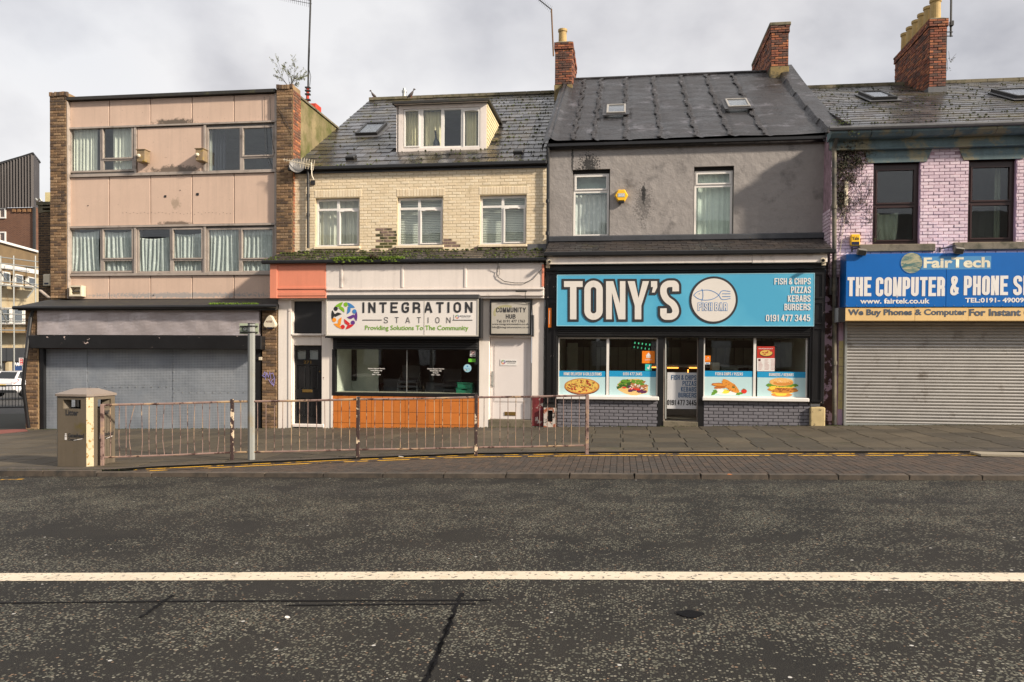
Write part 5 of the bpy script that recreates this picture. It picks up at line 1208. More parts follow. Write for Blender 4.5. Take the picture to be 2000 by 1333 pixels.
c1, r1_ = chimney(grey, 1084, 1117, 83, 187, 25.4, 2.2, b_red)
q = rect(1089, 54, 1108, 84, 25.8); pot(c1, (q[0]+q[1])/2, 25.9, r1_[3]+.03, q[3]-q[2]+.08, (q[1]-q[0])/2)
c2, r2_ = chimney(grey, 1506, 1540, 50, 152, 25.7, 3.4, b_red)
MB().cbox(r2_[0]-.06, r2_[1]+.06, 25.64, 29.16, r2_[3]-.02, r2_[3]+.09, .02).build('capping', m_concrete, c2)
# canopy roof over chip shop
zA, zB = hit(1340,470,YU).z, hit(1340,492,YG-.25).z; xc0, xc1 = hit(1064,490,YG-.25).x, hit(1628,490,YG-.25).x
cu_ = Vector((0, YU-(YG-.25), zA-zB)); ch = cu_.length; cun = cu_.normalized(); cnn = UX.cross(cun); o_c2 = Vector((xc0, YG-.25, zB))
mb = MB(); A = [o_c2, o_c2+UX*(xc1-xc0), o_c2+UX*(xc1-xc0)+cu_, o_c2+cu_]; mb.hull(A, [p-cnn*.05 for p in A]); can2 = mb.build('canopy_roof', m_under, grey)
P = Pieces('tile'); slate_field(P, o_c2, UX, cun, xc1-xc0, ch, m_slatebrown, sw=.28, sh=.2, rnd=rgs, th=.02); P.flush(can2, 160)
mb = MB(); mb.cbox(xa+.0, xb+.0, YU-.16, YU-.0, zA-.03, zA+.13, .03); mb.build('lead_flashing', mat('dark_lead', sr(70,72,76), .5, .2, var=.3, dirt=sr(150,130,60), dlev=(.66,.72), bump=.6, bs=10), grey)
mb = MB(); mb.cbox(xc0-.02, xc1+.03, YG-.38, YG-.27, zB-.09, zB+.02, .02); mb.build('canopy_gutter', m_black, grey)
def gb(px0, py0, px1, py1, Y, th, m, name, c=.008, root=grey): r = rect(px0, py0, px1, py1, Y); return MB().cbox(r[0], r[1], Y, Y+th, r[2], r[3], c).build(name, m, root)
gb(1067, 500, 1469, 515, YG-.27, .1, m_whitetop, 'soffit_board'); rq = rect(1067, 500, 1469, 515, YG-.27); MB().cbox(rq[1]+.004, hit(1616,507,YG-.27).x, YG-.275, YG-.17, rq[2]-.01, rq[3]+.01, .008).build('soffit_board', m_whitetop, grey)
gb(1066, 515.2, 1612, 660, YG-.03, .2, m_black, 'fascia_backing'); gb(1066, 517, 1612, 527, YG-.12, .09, m_black, 'moulding'); gb(1066, 529, 1612, 531, YG-.09, .06, m_black, 'moulding')
# pilasters
for a, b in ((1064, 1088), (1582, 1611)):
    r = rect(a, 520, b, 833, YG-.06); zb0 = G(r[0])+(.50 if a > 1500 else .55); mb = MB(); mb.cbox(r[0], r[1], YG-.06, YG+.25, zb0, r[3], .01)
    nP = [(640, 790), (545, 585), (592, 632)]
    for pt, pb in ((640, 788), (590, 634), (534, 584)):
        z1_, z0_ = hit(a, pt, YG).z, hit(a, pb, YG).z; mb.holes(r[0]+.05, r[1]-.05, max(z0_, zb0+.05), z1_, YG-.085, YG-.0605, [(r[0]+.085, r[1]-.085, max(z0_, zb0+.05)+.04, z1_-.04)])
    mb.build('pilaster', m_blackchip, grey)
r = rect(1583, 796, 1612, 834, YG-.1); MB().cbox(r[0], r[1], YG-.1, YG+.2, G(r[0])-.03, r[3], .02).build('pilaster_base', mat('flaking_cream_paint', sr(190,170,124), .7, var=.2, vs=4, chip=(.03,.025,.02), chs=6, chl=(.58,.62), bump=1, bs=12), grey)
# shop windows
rowd = []
def shopwin(x0, x1, mul, pt, pb, sillpx):
    ro = rect(x0-2, pt-2, x1+2, pb+1, YG+.0); f = .035; xm0, xm1 = hit(mul-2.5, 700, YG).x, hit(mul+2.5, 700, YG).x
    ps = [(ro[0]+f, xm0, ro[2]+f, ro[3]-f), (xm1, ro[1]-f, ro[2]+f, ro[3]-f)]
    fr = MB(); fr.holes(*ro, YG+.06, YG+.12, ps); o = fr.build('shop_window', m_upvc, grey)
    for p in ps: MB().box(p[0]-.003, p[1]+.003, YG+.08, YG+.086, p[2], p[3]).build('pane', m_glass, o)
    q = rect(sillpx[0], pb, sillpx[1], pb+7.5, YG-.1); MB().cbox(q[0], q[1], YG-.1, YG+.14, q[2], q[3], .015).build('sill', m_upvc, grey); return ps, ro
psL, roL = shopwin(1091, 1283, 1187, 661, 774, (1086, 1287)); psR, roR = shopwin(1376, 1576, 1475, 658, 777, (1372, 1581))
jm = MB()
for a, b in ((1284.5, 1296), (1364, 1374)): r = rect(a, 655, b, 834, YG); jm.box(r[0], r[1], YG+.0, YG+.2, G(r[0])-.02, r[3])
for a, b in ((1088, 1090), (1577.5, 1583)): r = rect(a, 655, b, 783, YG); jm.box(r[0], r[1], YG+.0, YG+.2, r[2], r[3])
jm.build('door_jamb', m_black, grey)
r = rect(1088, 641, 1583, 657, YG-.06)
for k in range(4): z = r[2]+(r[3]-r[2])*k/4; MB().cbox(r[0], r[1], YG-.07, YG-.032, z+.003, z+(r[3]-r[2])/4-.003, .012).build('shutter_slat', m_black, grey)
for a, b, zt in ((1088, 1285, 782), (1374, 1583, 785)):
    r = rect(a, zt, b, 834, YG); z0 = G(r[0])-.04; bw_ = MB().box(r[0], r[1], YG+.01, YG+.22, z0, r[3]).build('stall_riser', m_mort_grey, grey); P = Pieces('brick'); bricks(P, r[0], r[1], z0, r[3], YG+.01, '-y', b_grey, rnd=rg, bl=.225, bh=.078, proud=.012); P.flush(bw_, 150)
# door opening with aluminium frame
r = rect(1296, 655, 1364, 834, YG); stp = MB().cbox(r[0], r[1], YG-.02, YG+.9, G(r[0])-.03, hit(1330,824,YG).z, .01).build('door_step', m_stone_bare, grey)
mb = MB(); rr0 = rect(1296, 656, 1364, 824, YG+.15); mb.box(rr0[0], rr0[0]+.045, YG+.15, YG+.2, rr0[2], rr0[3]); mb.box(rr0[1]-.03, rr0[1], YG+.15, YG+.2, rr0[2], rr0[3]); mb.box(rr0[0]+.045, rr0[1]-.03, YG+.15, YG+.2, rr0[3]-.05, rr0[3]); 
mb.build('door_frame', m_alu, grey)
MB().tube([hit(1299.5, 657, YG+.08), hit(1299.5, 818, YG+.08)], .022, 8).build('door_pull', m_steel, grey)
# counter front panel seen in doorway: door leaf lower print
m_dp = mat('grey_print_panel', sr(206,206,208), .5, var=.05)
q = rect(1303, 728, 1363, 799, YG+.22); MB().box(q[0], q[1], YG+.22, YG+.24, q[2], q[3]).build('door_panel', m_dp, grey)
dlf = mat('slate_blue_print', sr(50,92,132), .5)
for s_, a, pt, pb, m_ in (('FISH & CHIPS', 1311, 733, 742.5, dlf), ('PIZZAS', 1333, 744.5, 754, dlf), ('KEBABS', 1330, 756, 765.5, dlf), ('BURGERS', 1325, 767.5, 777, dlf), ('0191 477 3445', 1300.5, 781.5, 792, m_txt_dark)): 
    o = st(s_, max(a,1303.5), pt, 1360, pb, YG+.217, m_, grey, w=.15)
MB().box(q[0], q[1], YG+.225, YG+.232, q[2]-.0, q[3]+1.75).build('door_glass', m_glass, grey)
# interior of chip shop
zi0, zi1 = G(1)+.12, roL[3]+.35; xi0, xi1 = roL[0]-.05, roR[1]+.05
mdim = mat('dim_shop_wall', sr(205,206,190), .7); mdark = mat('dim_shop_dark', sr(120,118,106), .8)
mb = MB(); mb.box(xi0-.05, xi0, YG+.25, YG+3.6, zi0, zi1); mb.box(xi1, xi1+.05, YG+.25, YG+3.6, zi0, zi1); mb.box(xi0, xi1, YG+3.6, YG+3.65, zi0, zi1); mb.box(xi0, xi1, YG+.25, YG+3.6, zi1, zi1+.05); mb.build('room', mdim, grey)
mb = MB(); mb.box(xi0, xi1, YG+.26, YG+3.6, zi0-.1, zi0); mb.build('floor_tiles', mat('grey_floor', sr(140,138,128), .5), grey)
mb = MB()
for k in range(24): x = xi0+(xi1-xi0)*k/24; mb.box(x, x+.015, YG+3.57, YG+3.6, zi0, zi1)
mb.box(xi0, xi1, YG+3.55, YG+3.6, 2.0, 2.2); mb.build('wall_cladding', mdark, grey)
for a, b in ((1108, 1128), (1330, 1362), (1150, 1165)): q = rect(a, 670, b, 740, YG+2.6); MB().cbox(q[0], q[1], YG+2.6, YG+2.7, zi0, q[3], .01).build('cabinet', mdark if a != 1108 else mdim, grey)
cb = hit(1330, 716, YG+1.9); xq0, xq1 = hit(1270,720,YG+1.9).x, hit(1470,720,YG+1.9).x
t = thing('serving_counter', 'steel serving counter with warm lit glass top inside the fish bar', 'counter', ((xq0+xq1)/2, YG+1.9, zi0))
MB().cbox(xq0, xq1, YG+1.9, YG+2.6, zi0, cb.z-.35, .01).build('counter_body', m_alu, t); MB().cbox(xq0, xq1, YG+1.85, YG+2.6, cb.z-.03, cb.z+.05, .01).build('counter_top', m_steel, t)
mb = MB(); 
for k in range(4): x = xq0+(xq1-xq0)*k/3; mb.box(x-.02, x+.02, YG+1.9, YG+1.94, cb.z-.35, cb.z)
mb.box(xq0, xq1, YG+2.5, YG+2.55, cb.z-.35, cb.z); mb.build('counter_frame', m_darksteel, t)
lm = bpy.data.materials.new('heat_lamp'); lm.use_nodes = True; bs_ = lm.node_tree.nodes['Principled BSDF']; bs_.inputs['Emission Color'].default_value = (1,.36,.05,1); bs_.inputs['Emission Strength'].default_value = 2.2
for a, b, y in ((1270,1292,718), (1303,1325,719), (1346,1362,719)): q = rect(a, y-1.2, b, y+1.2, YG+1.84); MB().box(q[0], q[1], YG+1.82, YG+1.85, q[2], q[3]).build('heat_lamp', lm, t)
q = rect(1334, 722, 1345, 731, YG+1.95); mb = MB(); mb.box(q[0], q[1], YG+1.95, YG+1.97, q[2], q[2]+.02); mb.box(q[1]-.03, q[1], YG+1.95, YG+1.97, q[2], q[3]); mb.build('heat_lamp', lm, t)
for i, (a, b, pt, pb, lb) in enumerate(((1409,1442,716,741,'grey cardboard box with printed square behind the right hand shop window'), (1390,1406,708,724,'white carton behind the orange sticker in the right window'))):
    q = rect(a, pt, b, pb, YG+1.2); t = thing('carton', lb, 'box', ((q[0]+q[1])/2, YG+1.2, q[2])); MB().cbox(q[0], q[1], YG+1.2, YG+1.6, q[2], q[3], .01).build('box_body', m_offwhite if i else mat('grey_card', sr(130,132,122), .8), t)
    if not i: mb = MB(); rings(mb, q[0]+.12, q[1]-.12, q[2]+.08, q[3]-.08, .01, YG+1.196, YG+1.2); mb.build('print', m_txt_dark, t)
q = rect(1374, 706, 1400, 709, YG+1.0); 
# LED sign hanging in left window
t = thing('led_sign', 'dark hanging LED panel with green dots inside the left window of the fish bar', 'LED sign', tuple(hit(1253, 680, YG+.6))); c0 = hit(1253, 676, YG+.6); M = Matrix.Translation(c0) @ Matrix.Rotation(R(7), 4, 'Y')
MB().cbox(-.24, .24, 0, .03, -.11, .11, .01, M).build('panel', m_blackmatt, t); ge = bpy.data.materials.new('green_led'); ge.use_nodes = True; b2 = ge.node_tree.nodes['Principled BSDF']; b2.inputs['Emission Color'].default_value = (.05,.8,.35,1); b2.inputs['Emission Strength'].default_value = .6
mb = MB()
for k in range(5): mb.box(-.18+.09*k, -.155+.09*k, -.004, -.001, .03, .075, M); mb.box(-.18+.09*k, -.165+.09*k, -.004, -.001, -.075, -.03, M)
mb.build('digits', ge, t)
# ---------------- window posters
m_pblue = mat('bright_blue_print', sr(28,148,198), .45, var=.03); m_pale = mat('pale_blue_print', sr(186,216,218), .45, var=.03)
YW_ = YG+.072
def poster(px0, px1, pt, ps_, pb, text, tx, lab):
    q = rect(px0, ps_, px1, pb, YW_); q2 = rect(px0, pt, px1, ps_, YW_); t = thing('window_poster', lab, 'poster', ((q[0]+q[1])/2, YW_, q[2]))
    MB().box(q[0], q[1], YW_, YW_+.003, q[2], q[3]).build('sheet', m_pale, t); MB().box(q2[0], q2[1], YW_, YW_+.003, q2[2]+.0005, q2[3]).build('banner', m_pblue, t)
    st(text, tx[0], pt+2.8, tx[1], ps_-2.8, YW_-.002, m_txt_white, t, w=.16); return t, q
def blob(mb, cx, cz_, rx, rz, Y, rg_, n=14, j=.15, rot=0):
    pts = []
    for i in range(n):
        a = 2*math.pi*i/n; k = 1+rg_.uniform(-j, j); x, z = rx*k*math.cos(a), rz*k*math.sin(a); pts.append((cx+x*math.cos(rot)-z*math.sin(rot), Y, cz_+x*math.sin(rot)+z*math.cos(rot)))
    mb.face(*pts)
F_ = {n: mat('print_'+n, sr(*c), .5, var=.15, vs=30) for n, c in dict(crust=(190,128,62), cheese=(222,184,90), salami=(172,62,40), herb=(84,104,40), dark=(92,40,36), lettuce=(98,146,44), lettdk=(52,92,30), tomato=(214,52,34), cabbage=(92,40,76), pita=(222,186,120), meat=(176,112,70), batter=(222,146,56), batterdk=(184,104,36), plate=(238,238,232), lemon=(240,220,70), bun=(214,140,62), bunlt=(236,182,104), slice=(250,206,70), sesame=(250,232,190), fry=(204,132,50), frydk=(150,84,32)).items()}
rf_ = random.Random(44)
class Pic:
    def __init__(s, t, Y): s.t = t; s.Y = Y; s.k = 0
    def lay(s, m, L_, j=.15, n=14):
        s.k += 1; mb = MB()
        for c in L_:
            blob(mb, c[0], c[1], c[2], c[3], s.Y-.0006*s.k-rf_.uniform(0, .0004), rf_, n, j, c[4] if len(c) > 4 else 0)
        mb.build('print', F_[m], s.t)
def at_(px, py): h = hit(px, py, YW_); return h.x, h.z
K = .0124  # metres per photo pixel near here
t, q = poster(1091, 1182.5, 725, 736.5, 773, 'HOME DELIVERY & COLLECTIONS', (1101, 1175), 'poster with a whole pizza in the far left fish bar window')
pc = Pic(t, YW_); cx, cz_ = at_(1136.5, 754.5); pc.lay('dark', [(cx, cz_-.02, 34*K, 15.5*K)], .01, 32); pc.lay('crust', [(cx, cz_, 34*K, 15*K)], .015, 32); pc.lay('cheese', [(cx, cz_+.005, 31*K, 13*K)], .02, 32)
def inell(n, rx, rz, s0, s1):
    L_ = []
    while len(L_) < n:
        a, b = rf_.uniform(-1,1), rf_.uniform(-1,1)
        if a*a+b*b < 1: L_.append((cx+a*rx, cz_+.005+b*rz, rf_.uniform(s0, s1), rf_.uniform(s0, s1)*.6))
    return L_
pc.lay('salami', inell(46, 29*K, 11.5*K, .018, .034)); pc.lay('herb', inell(60, 30*K, 12*K, .008, .016), .4, 7); pc.lay('dark', inell(50, 30*K, 12*K, .006, .014), .4, 7); pc.lay('cheese', inell(60, 30*K, 12*K, .008, .018), .3, 7)
t, q = poster(1190, 1281, 725, 736.5, 773, '0191 477 3445', (1217, 1254), 'poster with a salad filled kebab wrap in the second fish bar window')
pc = Pic(t, YW_); cx, cz_ = at_(1236, 756); pc.lay('pita', [(cx+.0, cz_-.02, 30*K, 14*K, -.1), (cx-.05, cz_+.12, .28, .07, .1)], .05, 24); pc.lay('lettdk', [(cx-.22+rf_.uniform(-.15,.15), cz_+.06+rf_.uniform(-.07,.08), .05, .03, rf_.random()) for _ in range(22)], .5)
pc.lay('cabbage', [(cx+rf_.uniform(-.1,.3), cz_+rf_.uniform(-.13,.0), .045, .03) for _ in range(20)], .4); pc.lay('meat', [(cx+rf_.uniform(-.02,.3), cz_+rf_.uniform(-.03,.12), .05, .03, rf_.random()) for _ in range(18)], .4)
pc.lay('lettuce', [(cx+rf_.uniform(-.32,.34), cz_+.06+rf_.uniform(-.0,.1), .045, .02, rf_.uniform(-1,1)) for _ in range(30)], .5, 9); pc.lay('tomato', [(cx-.02, cz_-.04, .07, .022, .2), (cx+.1, cz_-.06, .08, .022, -.1), (cx-.2, cz_-.02, .05, .02)], .2); pc.lay('plate', [(cx+rf_.uniform(-.1,.3), cz_+rf_.uniform(-.06,.06), .02, .008, rf_.random()) for _ in range(20)], .4, 8)
t, q = poster(1376, 1470, 725, 736.5, 774, 'FISH & CHIPS / PIZZAS', (1397, 1451), 'poster with battered fish and lemon in the third fish bar window')
pc = Pic(t, YW_); cx, cz_ = at_(1425, 756); pc.lay('plate', [(cx, cz_-.14, .33, .05)], .02, 20); pc.lay('lettuce', [(cx-.37, cz_-.15, .06, .04, .5), (cx-.32, cz_-.11, .05, .03, -.6), (cx+.2, cz_-.16, .06, .03, .2), (cx+.26, cz_-.14, .04, .03)], .4, 9); pc.lay('lemon', [(cx-.1, cz_-.11, .11, .05)], .1); pc.lay('plate', [(cx-.2, cz_-.08, .08, .06)], .3)
pc.lay('batterdk', [(cx-.2, cz_+.04, .22, .045, -.1), (cx-.17, cz_-.0, .19, .04, .15)], .1); pc.lay('batter', [(cx+.02, cz_+.02, .235, .085, -.62), (cx-.22, cz_+.045, .16, .025, -.05)], .1, 18); pc.lay('batterdk', [(cx+rf_.uniform(-.12,.15), cz_+rf_.uniform(-.1,.1), .02, .01, .6) for _ in range(14)], .4, 7); pc.lay('tomato', [(cx+.33, cz_-.10, .065, .055)], .05); pc.lay('herb', [(cx+.09, cz_-.01, .03, .018), (cx+.33, cz_-.05, .03, .012)], .4)
t, q = poster(1479, 1574, 726.5, 738, 776, 'BURGERS / KEBABS', (1502, 1550), 'poster with a fried chicken burger in the far right fish bar window')
pc = Pic(t, YW_); cx, cz_ = at_(1527, 757); pc.lay('bun', [(cx+.0, cz_-.175, .24, .05)], .03, 20); pc.lay('slice', [(cx, cz_-.12, .26, .03), (cx-.02, cz_-.16, .13, .04)], .1); pc.lay('fry', [(cx+.02, cz_-.06, .35, .07)], .08, 22); pc.lay('frydk', [(cx+rf_.uniform(-.28,.3), cz_-.06+rf_.uniform(-.05,.05), .025, .012, rf_.random()) for _ in range(26)], .4, 7)
pc.lay('slice', [(cx-.0, cz_+.015, .33, .03), (cx-.22, cz_-.02, .07, .04)], .15); pc.lay('lettuce', [(cx-.3+.06*k, cz_+.05, .06, .03, rf_.uniform(-.5,.5)) for k in range(11)], .4, 9); pc.lay('bunlt', [(cx-.01, cz_+.125, .27, .095)], .015, 26); pc.lay('bun', [(cx+.03, cz_+.10, .22, .06)], .05, 20); pc.lay('bunlt', [(cx, cz_+.15, .18, .045)], .05, 20); pc.lay('sesame', [(cx+rf_.uniform(-.18,.18), cz_+.15+rf_.uniform(-.04,.045), .008, .005) for _ in range(30)], .1, 6)
# stickers on the chip shop glass
m_or = mat('takeaway_orange', sr(238,128,22), .4, var=.03)
o, q = sticker(1254, 686, 1279, 710, YG+.076, 'orange square takeaway sticker with a white house in the second window', m_or)
xm, zm = (q[0]+q[1])/2, (q[2]+q[3])/2; mb = MB(); Y = YG+.074
mb.face((xm-.065,Y,zm+.03),(xm+.065,Y,zm+.03),(xm,Y,zm+.11)); mb.face((xm-.05,Y,zm-.02),(xm-.02,Y,zm-.02),(xm-.02,Y,zm+.03),(xm-.05,Y,zm+.03)); mb.face((xm+.05,Y,zm-.02),(xm+.02,Y,zm-.02),(xm+.02,Y,zm+.03),(xm+.05,Y,zm+.03)); mb.face((xm-.012,Y,zm-.02),(xm+.012,Y,zm-.02),(xm+.012,Y,zm+.03),(xm-.012,Y,zm+.03)); mb.build('house_symbol', m_txt_white, o)
font_text('JUST EAT', xm-.085, xm+.085, zm-.085, zm-.05, Y, m_txt_white, o, bold=.02)
o, q = sticker(1260, 711.5, 1273, 724.5, YG+.076, 'small turquoise delivery sticker below the orange square sticker', mat('turquoise_sticker', sr(60,196,186), .4))
xm, zm = (q[0]+q[1])/2, (q[2]+q[3])/2; MB().face((xm-.03,Y,zm-.03),(xm+.02,Y,zm-.05),(xm+.04,Y,zm+.05),(xm+.015,Y,zm+.055),(xm+.005,Y,zm),(xm-.03,Y,zm+.01)).build('symbol', m_txt_white, o)
o, q = sticker(1377, 695, 1388, 707, YG+.076, 'small orange sticker at the left edge of the third window', m_or); ftp('JUST EAT', 1379, 701, 1386, 703, Y, m_txt_white, o, bold=.02); MB().face((q[0]+.05,Y,q[2]+.09),(q[0]+.09,Y,q[2]+.09),(q[0]+.07,Y,q[2]+.12)).build('house_symbol', m_txt_white, o)
o, q = sticker(1377, 708, 1387, 712, YG+.076, 'tiny white and blue sticker under the small orange one', m_txt_white); MB().box(q[0]+.02, q[1]-.02, Y-.0005, Y, q[2]+.015, q[3]-.015).build('print', cB, o)
# menu poster
q = rect(1478.5, 677, 1513, 700, YG+.074); q2 = rect(1478.5, 700, 1513, 725.5, YG+.074); t = thing('menu_poster', 'red and white takeaway menu poster with a pizza in the far right window', 'menu poster', ((q[0]+q[1])/2, YG+.07, q2[2]))
MB().box(q[0], q[1], YG+.074, YG+.077, q[2], q[3]).build('sheet', mat('menu_red', sr(186,52,40), .4), t); MB().box(q2[0], q2[1], YG+.074, YG+.077, q2[2], q2[3]-.0005).build('sheet', m_txt_white, t)
pc = Pic(t, YG+.073); cx, cz_ = (q[0]+q[1])/2+.01, q[2]+.12; pc.lay('dark', [(cx, cz_-.01, .155, .085)], .02, 20); pc.lay('cheese', [(cx, cz_, .14, .07)], .03, 20); pc.lay('salami', [(cx+rf_.uniform(-.1,.1), cz_+rf_.uniform(-.045,.045), .018, .012) for _ in range(12)])
mb = MB()
for c_ in range(3):
    for k in range(9):
        if c_ == 0 and k < 2: continue
        mb.box(q2[0]+.03+c_*.14, q2[0]+.03+c_*.14+rf_.uniform(.07,.11), YG+.0725, YG+.0735, q2[3]-.04-k*.028, q2[3]-.032-k*.028)
mb.build('print', mat('menu_text_grey', sr(190,130,126), .5), t); MB().box(q2[0]+.03, q2[0]+.08, YG+.0725, YG+.0735, q2[3]-.07, q2[3]-.02).build('print', F_['dark'], t)
ftp('TAKEAWAY', 1481, 680.5, 1510, 682.5, YG+.072, m_txt_white, t, bold=.02)
# ---------------- TONY'S sign
YT = YG-.16; r = rect(1088, 536, 1590, 637, YT); t = thing('shop_sign', "long sky blue TONY'S fish bar sign with a white fish roundel", 'sign', ((r[0]+r[1])/2, YT, r[2]))
tm = NT('sky_blue_sign')     # faint scale pattern printed on the sheet
s_ = tm.n('ShaderNodeSeparateXYZ'); tm.l(tm.g.outputs['Position'], s_.inputs[0]); px_ = tm.math('MULTIPLY', s_.outputs[0], 3.2); pz_ = tm.math('MULTIPLY', s_.outputs[2], 6.4)
rowi = tm.math('FLOOR', pz_); fx = tm.math('SUBTRACT', tm.math('FRACT', tm.math('ADD', px_, tm.math('MULTIPLY', rowi, .5))), .5); fz = tm.math('FRACT', pz_)
dd_ = tm.math('SQRT', tm.math('ADD', tm.math('MULTIPLY', fx, fx), tm.math('MULTIPLY', tm.math('MULTIPLY', fz, fz), .25))); wv_ = tm.math('SINE', tm.math('MULTIPLY', dd_, 62))
tm.col(tm.mix(tm.mr(wv_, .2, .9, 0, .35), tm.mix(tm.mr(tm.noise(.8, 3, .5), .35, .65), sr(78,166,202), sr(96,182,212)), sr(70,150,186))); tm.rough(.4)
MB().cbox(r[0], r[1], YT, YT+.12, r[2], r[3], .006).build('board', tm.m, t)
mb = MB(); rings(mb, r[0]-.008, r[1]+.008, r[2]-.008, r[3]+.008, .016, YT-.004, YT+.1); mb.build('edge', mat('pale_blue_edge', sr(150,200,216), .4), t)
big = rect(1101.7, 549.3, 1325.5, 624.6, YT)
# hand shaped letters measured from the photo
S3 = 2000/270
def LP(zx, zy): h = hit(1080+zx/S3, 520+zy/S3, YT); return Vector((h.x, h.z))
def offset_poly(P_, d):
    n = len(P_); out = []
    area = sum(P_[i].x*P_[(i+1)%n].y-P_[(i+1)%n].x*P_[i].y for i in range(n)); s_ = 1 if area > 0 else -1
    for i in range(n):
        a, b, c = P_[i-1], P_[i], P_[(i+1)%n]; d0, d1 = (b-a).normalized(), (c-b).normalized(); n0, n1 = Vector((d0.y, -d0.x))*s_, Vector((d1.y, -d1.x))*s_
        m_ = (n0+n1); k = 1/max(.45, (1+n0.dot(n1))/1.0); out.append(b+m_*k*d)
    return out
letters = {'T': [(160,220),(430,220),(430,305),(340,305),(340,772),(247,772),(247,305),(160,305)],
 'N': [(768,220),(872,220),(968,545),(968,220),(1048,220),(1048,772),(950,772),(853,385),(853,772),(768,772)],
 'Y': [(1080,220),(1183,220),(1238,465),(1298,220),(1390,220),(1278,575),(1278,772),(1183,772),(1183,575)],
 "'": [(1418,220),(1508,220),(1508,310),(1470,385),(1430,385),(1448,305),(1418,305)]}
wm, km = m_txt_white, MB(); wh = MB(); dlt = 33/S3*K*1.0
for i, (ch, pp) in enumerate(letters.items()):
    P_ = [LP(*p) for p in pp]; wh.face(*[(p.x, YT-.014, p.y) for p in P_]); Q_ = offset_poly(P_, dlt); km.face(*[(p.x, YT-.008-.0007*i, p.y) for p in Q_])
def spline(pts, n=10):
    P_ = [LP(*p) for p in pts]; out = []
    for i in range(len(P_)-1):
        p0, p1, p2, p3 = P_[max(i-1,0)], P_[i], P_[i+1], P_[min(i+2,len(P_)-1)]
        for k in range(n): u = k/n; out.append(.5*((2*p1)+(p2-p0)*u+(2*p0-5*p1+4*p2-p3)*u*u+(3*p1-p0-3*p2+p3)*u**3))
    return out+[P_[-1]]
wS = 90/S3*K
oO = rounded([(*LP(500,733), 1), (*LP(500,258), 1), (*LP(674,258), 1), (*LP(674,733), 1)], (LP(674,258)-LP(500,258)).x*.5, True)
stroke_poly(wh, oO, wS, YT-.0145, True); stroke_poly(km, oO, wS+2*dlt, YT-.0125, True)
sS = rounded([(*LP(1775,330),), (*LP(1775,258), 1), (*LP(1598,258), 1), (*LP(1598,455), 1), (*LP(1775,575), 1), (*LP(1775,733), 1), (*LP(1598,733), 1), (*LP(1598,650),)], (LP(1775,258)-LP(1598,258)).x*.5)
stroke_poly(wh, sS, wS, YT-.015, False, wS*.4); stroke_poly(km, sS, wS+2*dlt, YT-.0118, False, wS*.4+dlt)
km.build('lettering_outline', m_txt_dark, t); wh.build('lettering', mat('white_sign_letters', sr(222,216,208), .45, var=.03), t)
c = hit(1393.5, 586.5, YT); rr_ = hit(1441, 586, YT).x-c.x
disc(MB(), c.x, c.z, rr_, YT-.008, 48).build('roundel_rim', m_txt_dark, t); disc(MB(), c.x, c.z, rr_*.91, YT-.012, 48).build('roundel', bpy.data.materials['white_sign_letters'], t)
mb = MB(); S4 = 2000/300
def L4(zx, zy): h = hit(1340+zx/S4, 520+zy/S4, YT); return Vector((h.x, h.z))
def sp4(pts, n=8):
    P_ = [L4(*p) for p in pts]; out = []
    for i in range(len(P_)-1):
        p0, p1, p2, p3 = P_[max(i-1,0)], P_[i], P_[i+1], P_[min(i+2,len(P_)-1)]
        for k in range(n): u = k/n; out.append(.5*((2*p1)+(p2-p0)*u+(2*p0-5*p1+4*p2-p3)*u*u+(3*p1-p0-3*p2+p3)*u**3))
    return out+[P_[-1]]
for k, pts in enumerate(([(97,380),(150,335),(220,316),(300,316),(370,340),(425,380),(470,436),(577,424)], [(97,380),(150,422),(220,443),(300,441),(370,420),(425,380),(470,324),(577,332)], [(205,298),(218,340),(218,410),(203,460)], [(470,362),(577,362)], [(470,398),(577,398)])): stroke_poly(mb, sp4(pts), .013, YT-.0145-.0003*k)
p = L4(172,363); disc(mb, p.x, p.y, .011, YT-.0146, 8); mb.build('fish_outline', cB, t)
mb = MB(); stroke_text(mb, 'FISH BAR', L4(160,0).x, L4(540,0).x, L4(0,582).y, L4(0,480).y, YT-.0135, w=.17, W=.46, gap=.15, grow=.007); mb.build('lettering_outline', cB, t)
mb = MB(); stroke_text(mb, 'FISH BAR', L4(160,0).x, L4(540,0).x, L4(0,582).y, L4(0,480).y, YT-.0155, w=.17, W=.46, gap=.15, grow=-.003); mb.build('lettering', bpy.data.materials['white_sign_letters'], t)
for s_, a, b, pt, pb in (('FISH & CHIPS', 1512.5, 1583.5, 543.5, 556), ('PIZZAS', 1545, 1583.5, 560, 573), ('KEBABS', 1539, 1583, 577, 590), ('BURGERS', 1532, 1583, 593.5, 606.5), ('0191 477 3445', 1496, 1582.5, 615, 628)): st(s_, a, pt, b, pb, YT-.008, m_txt_white, t, w=.155)
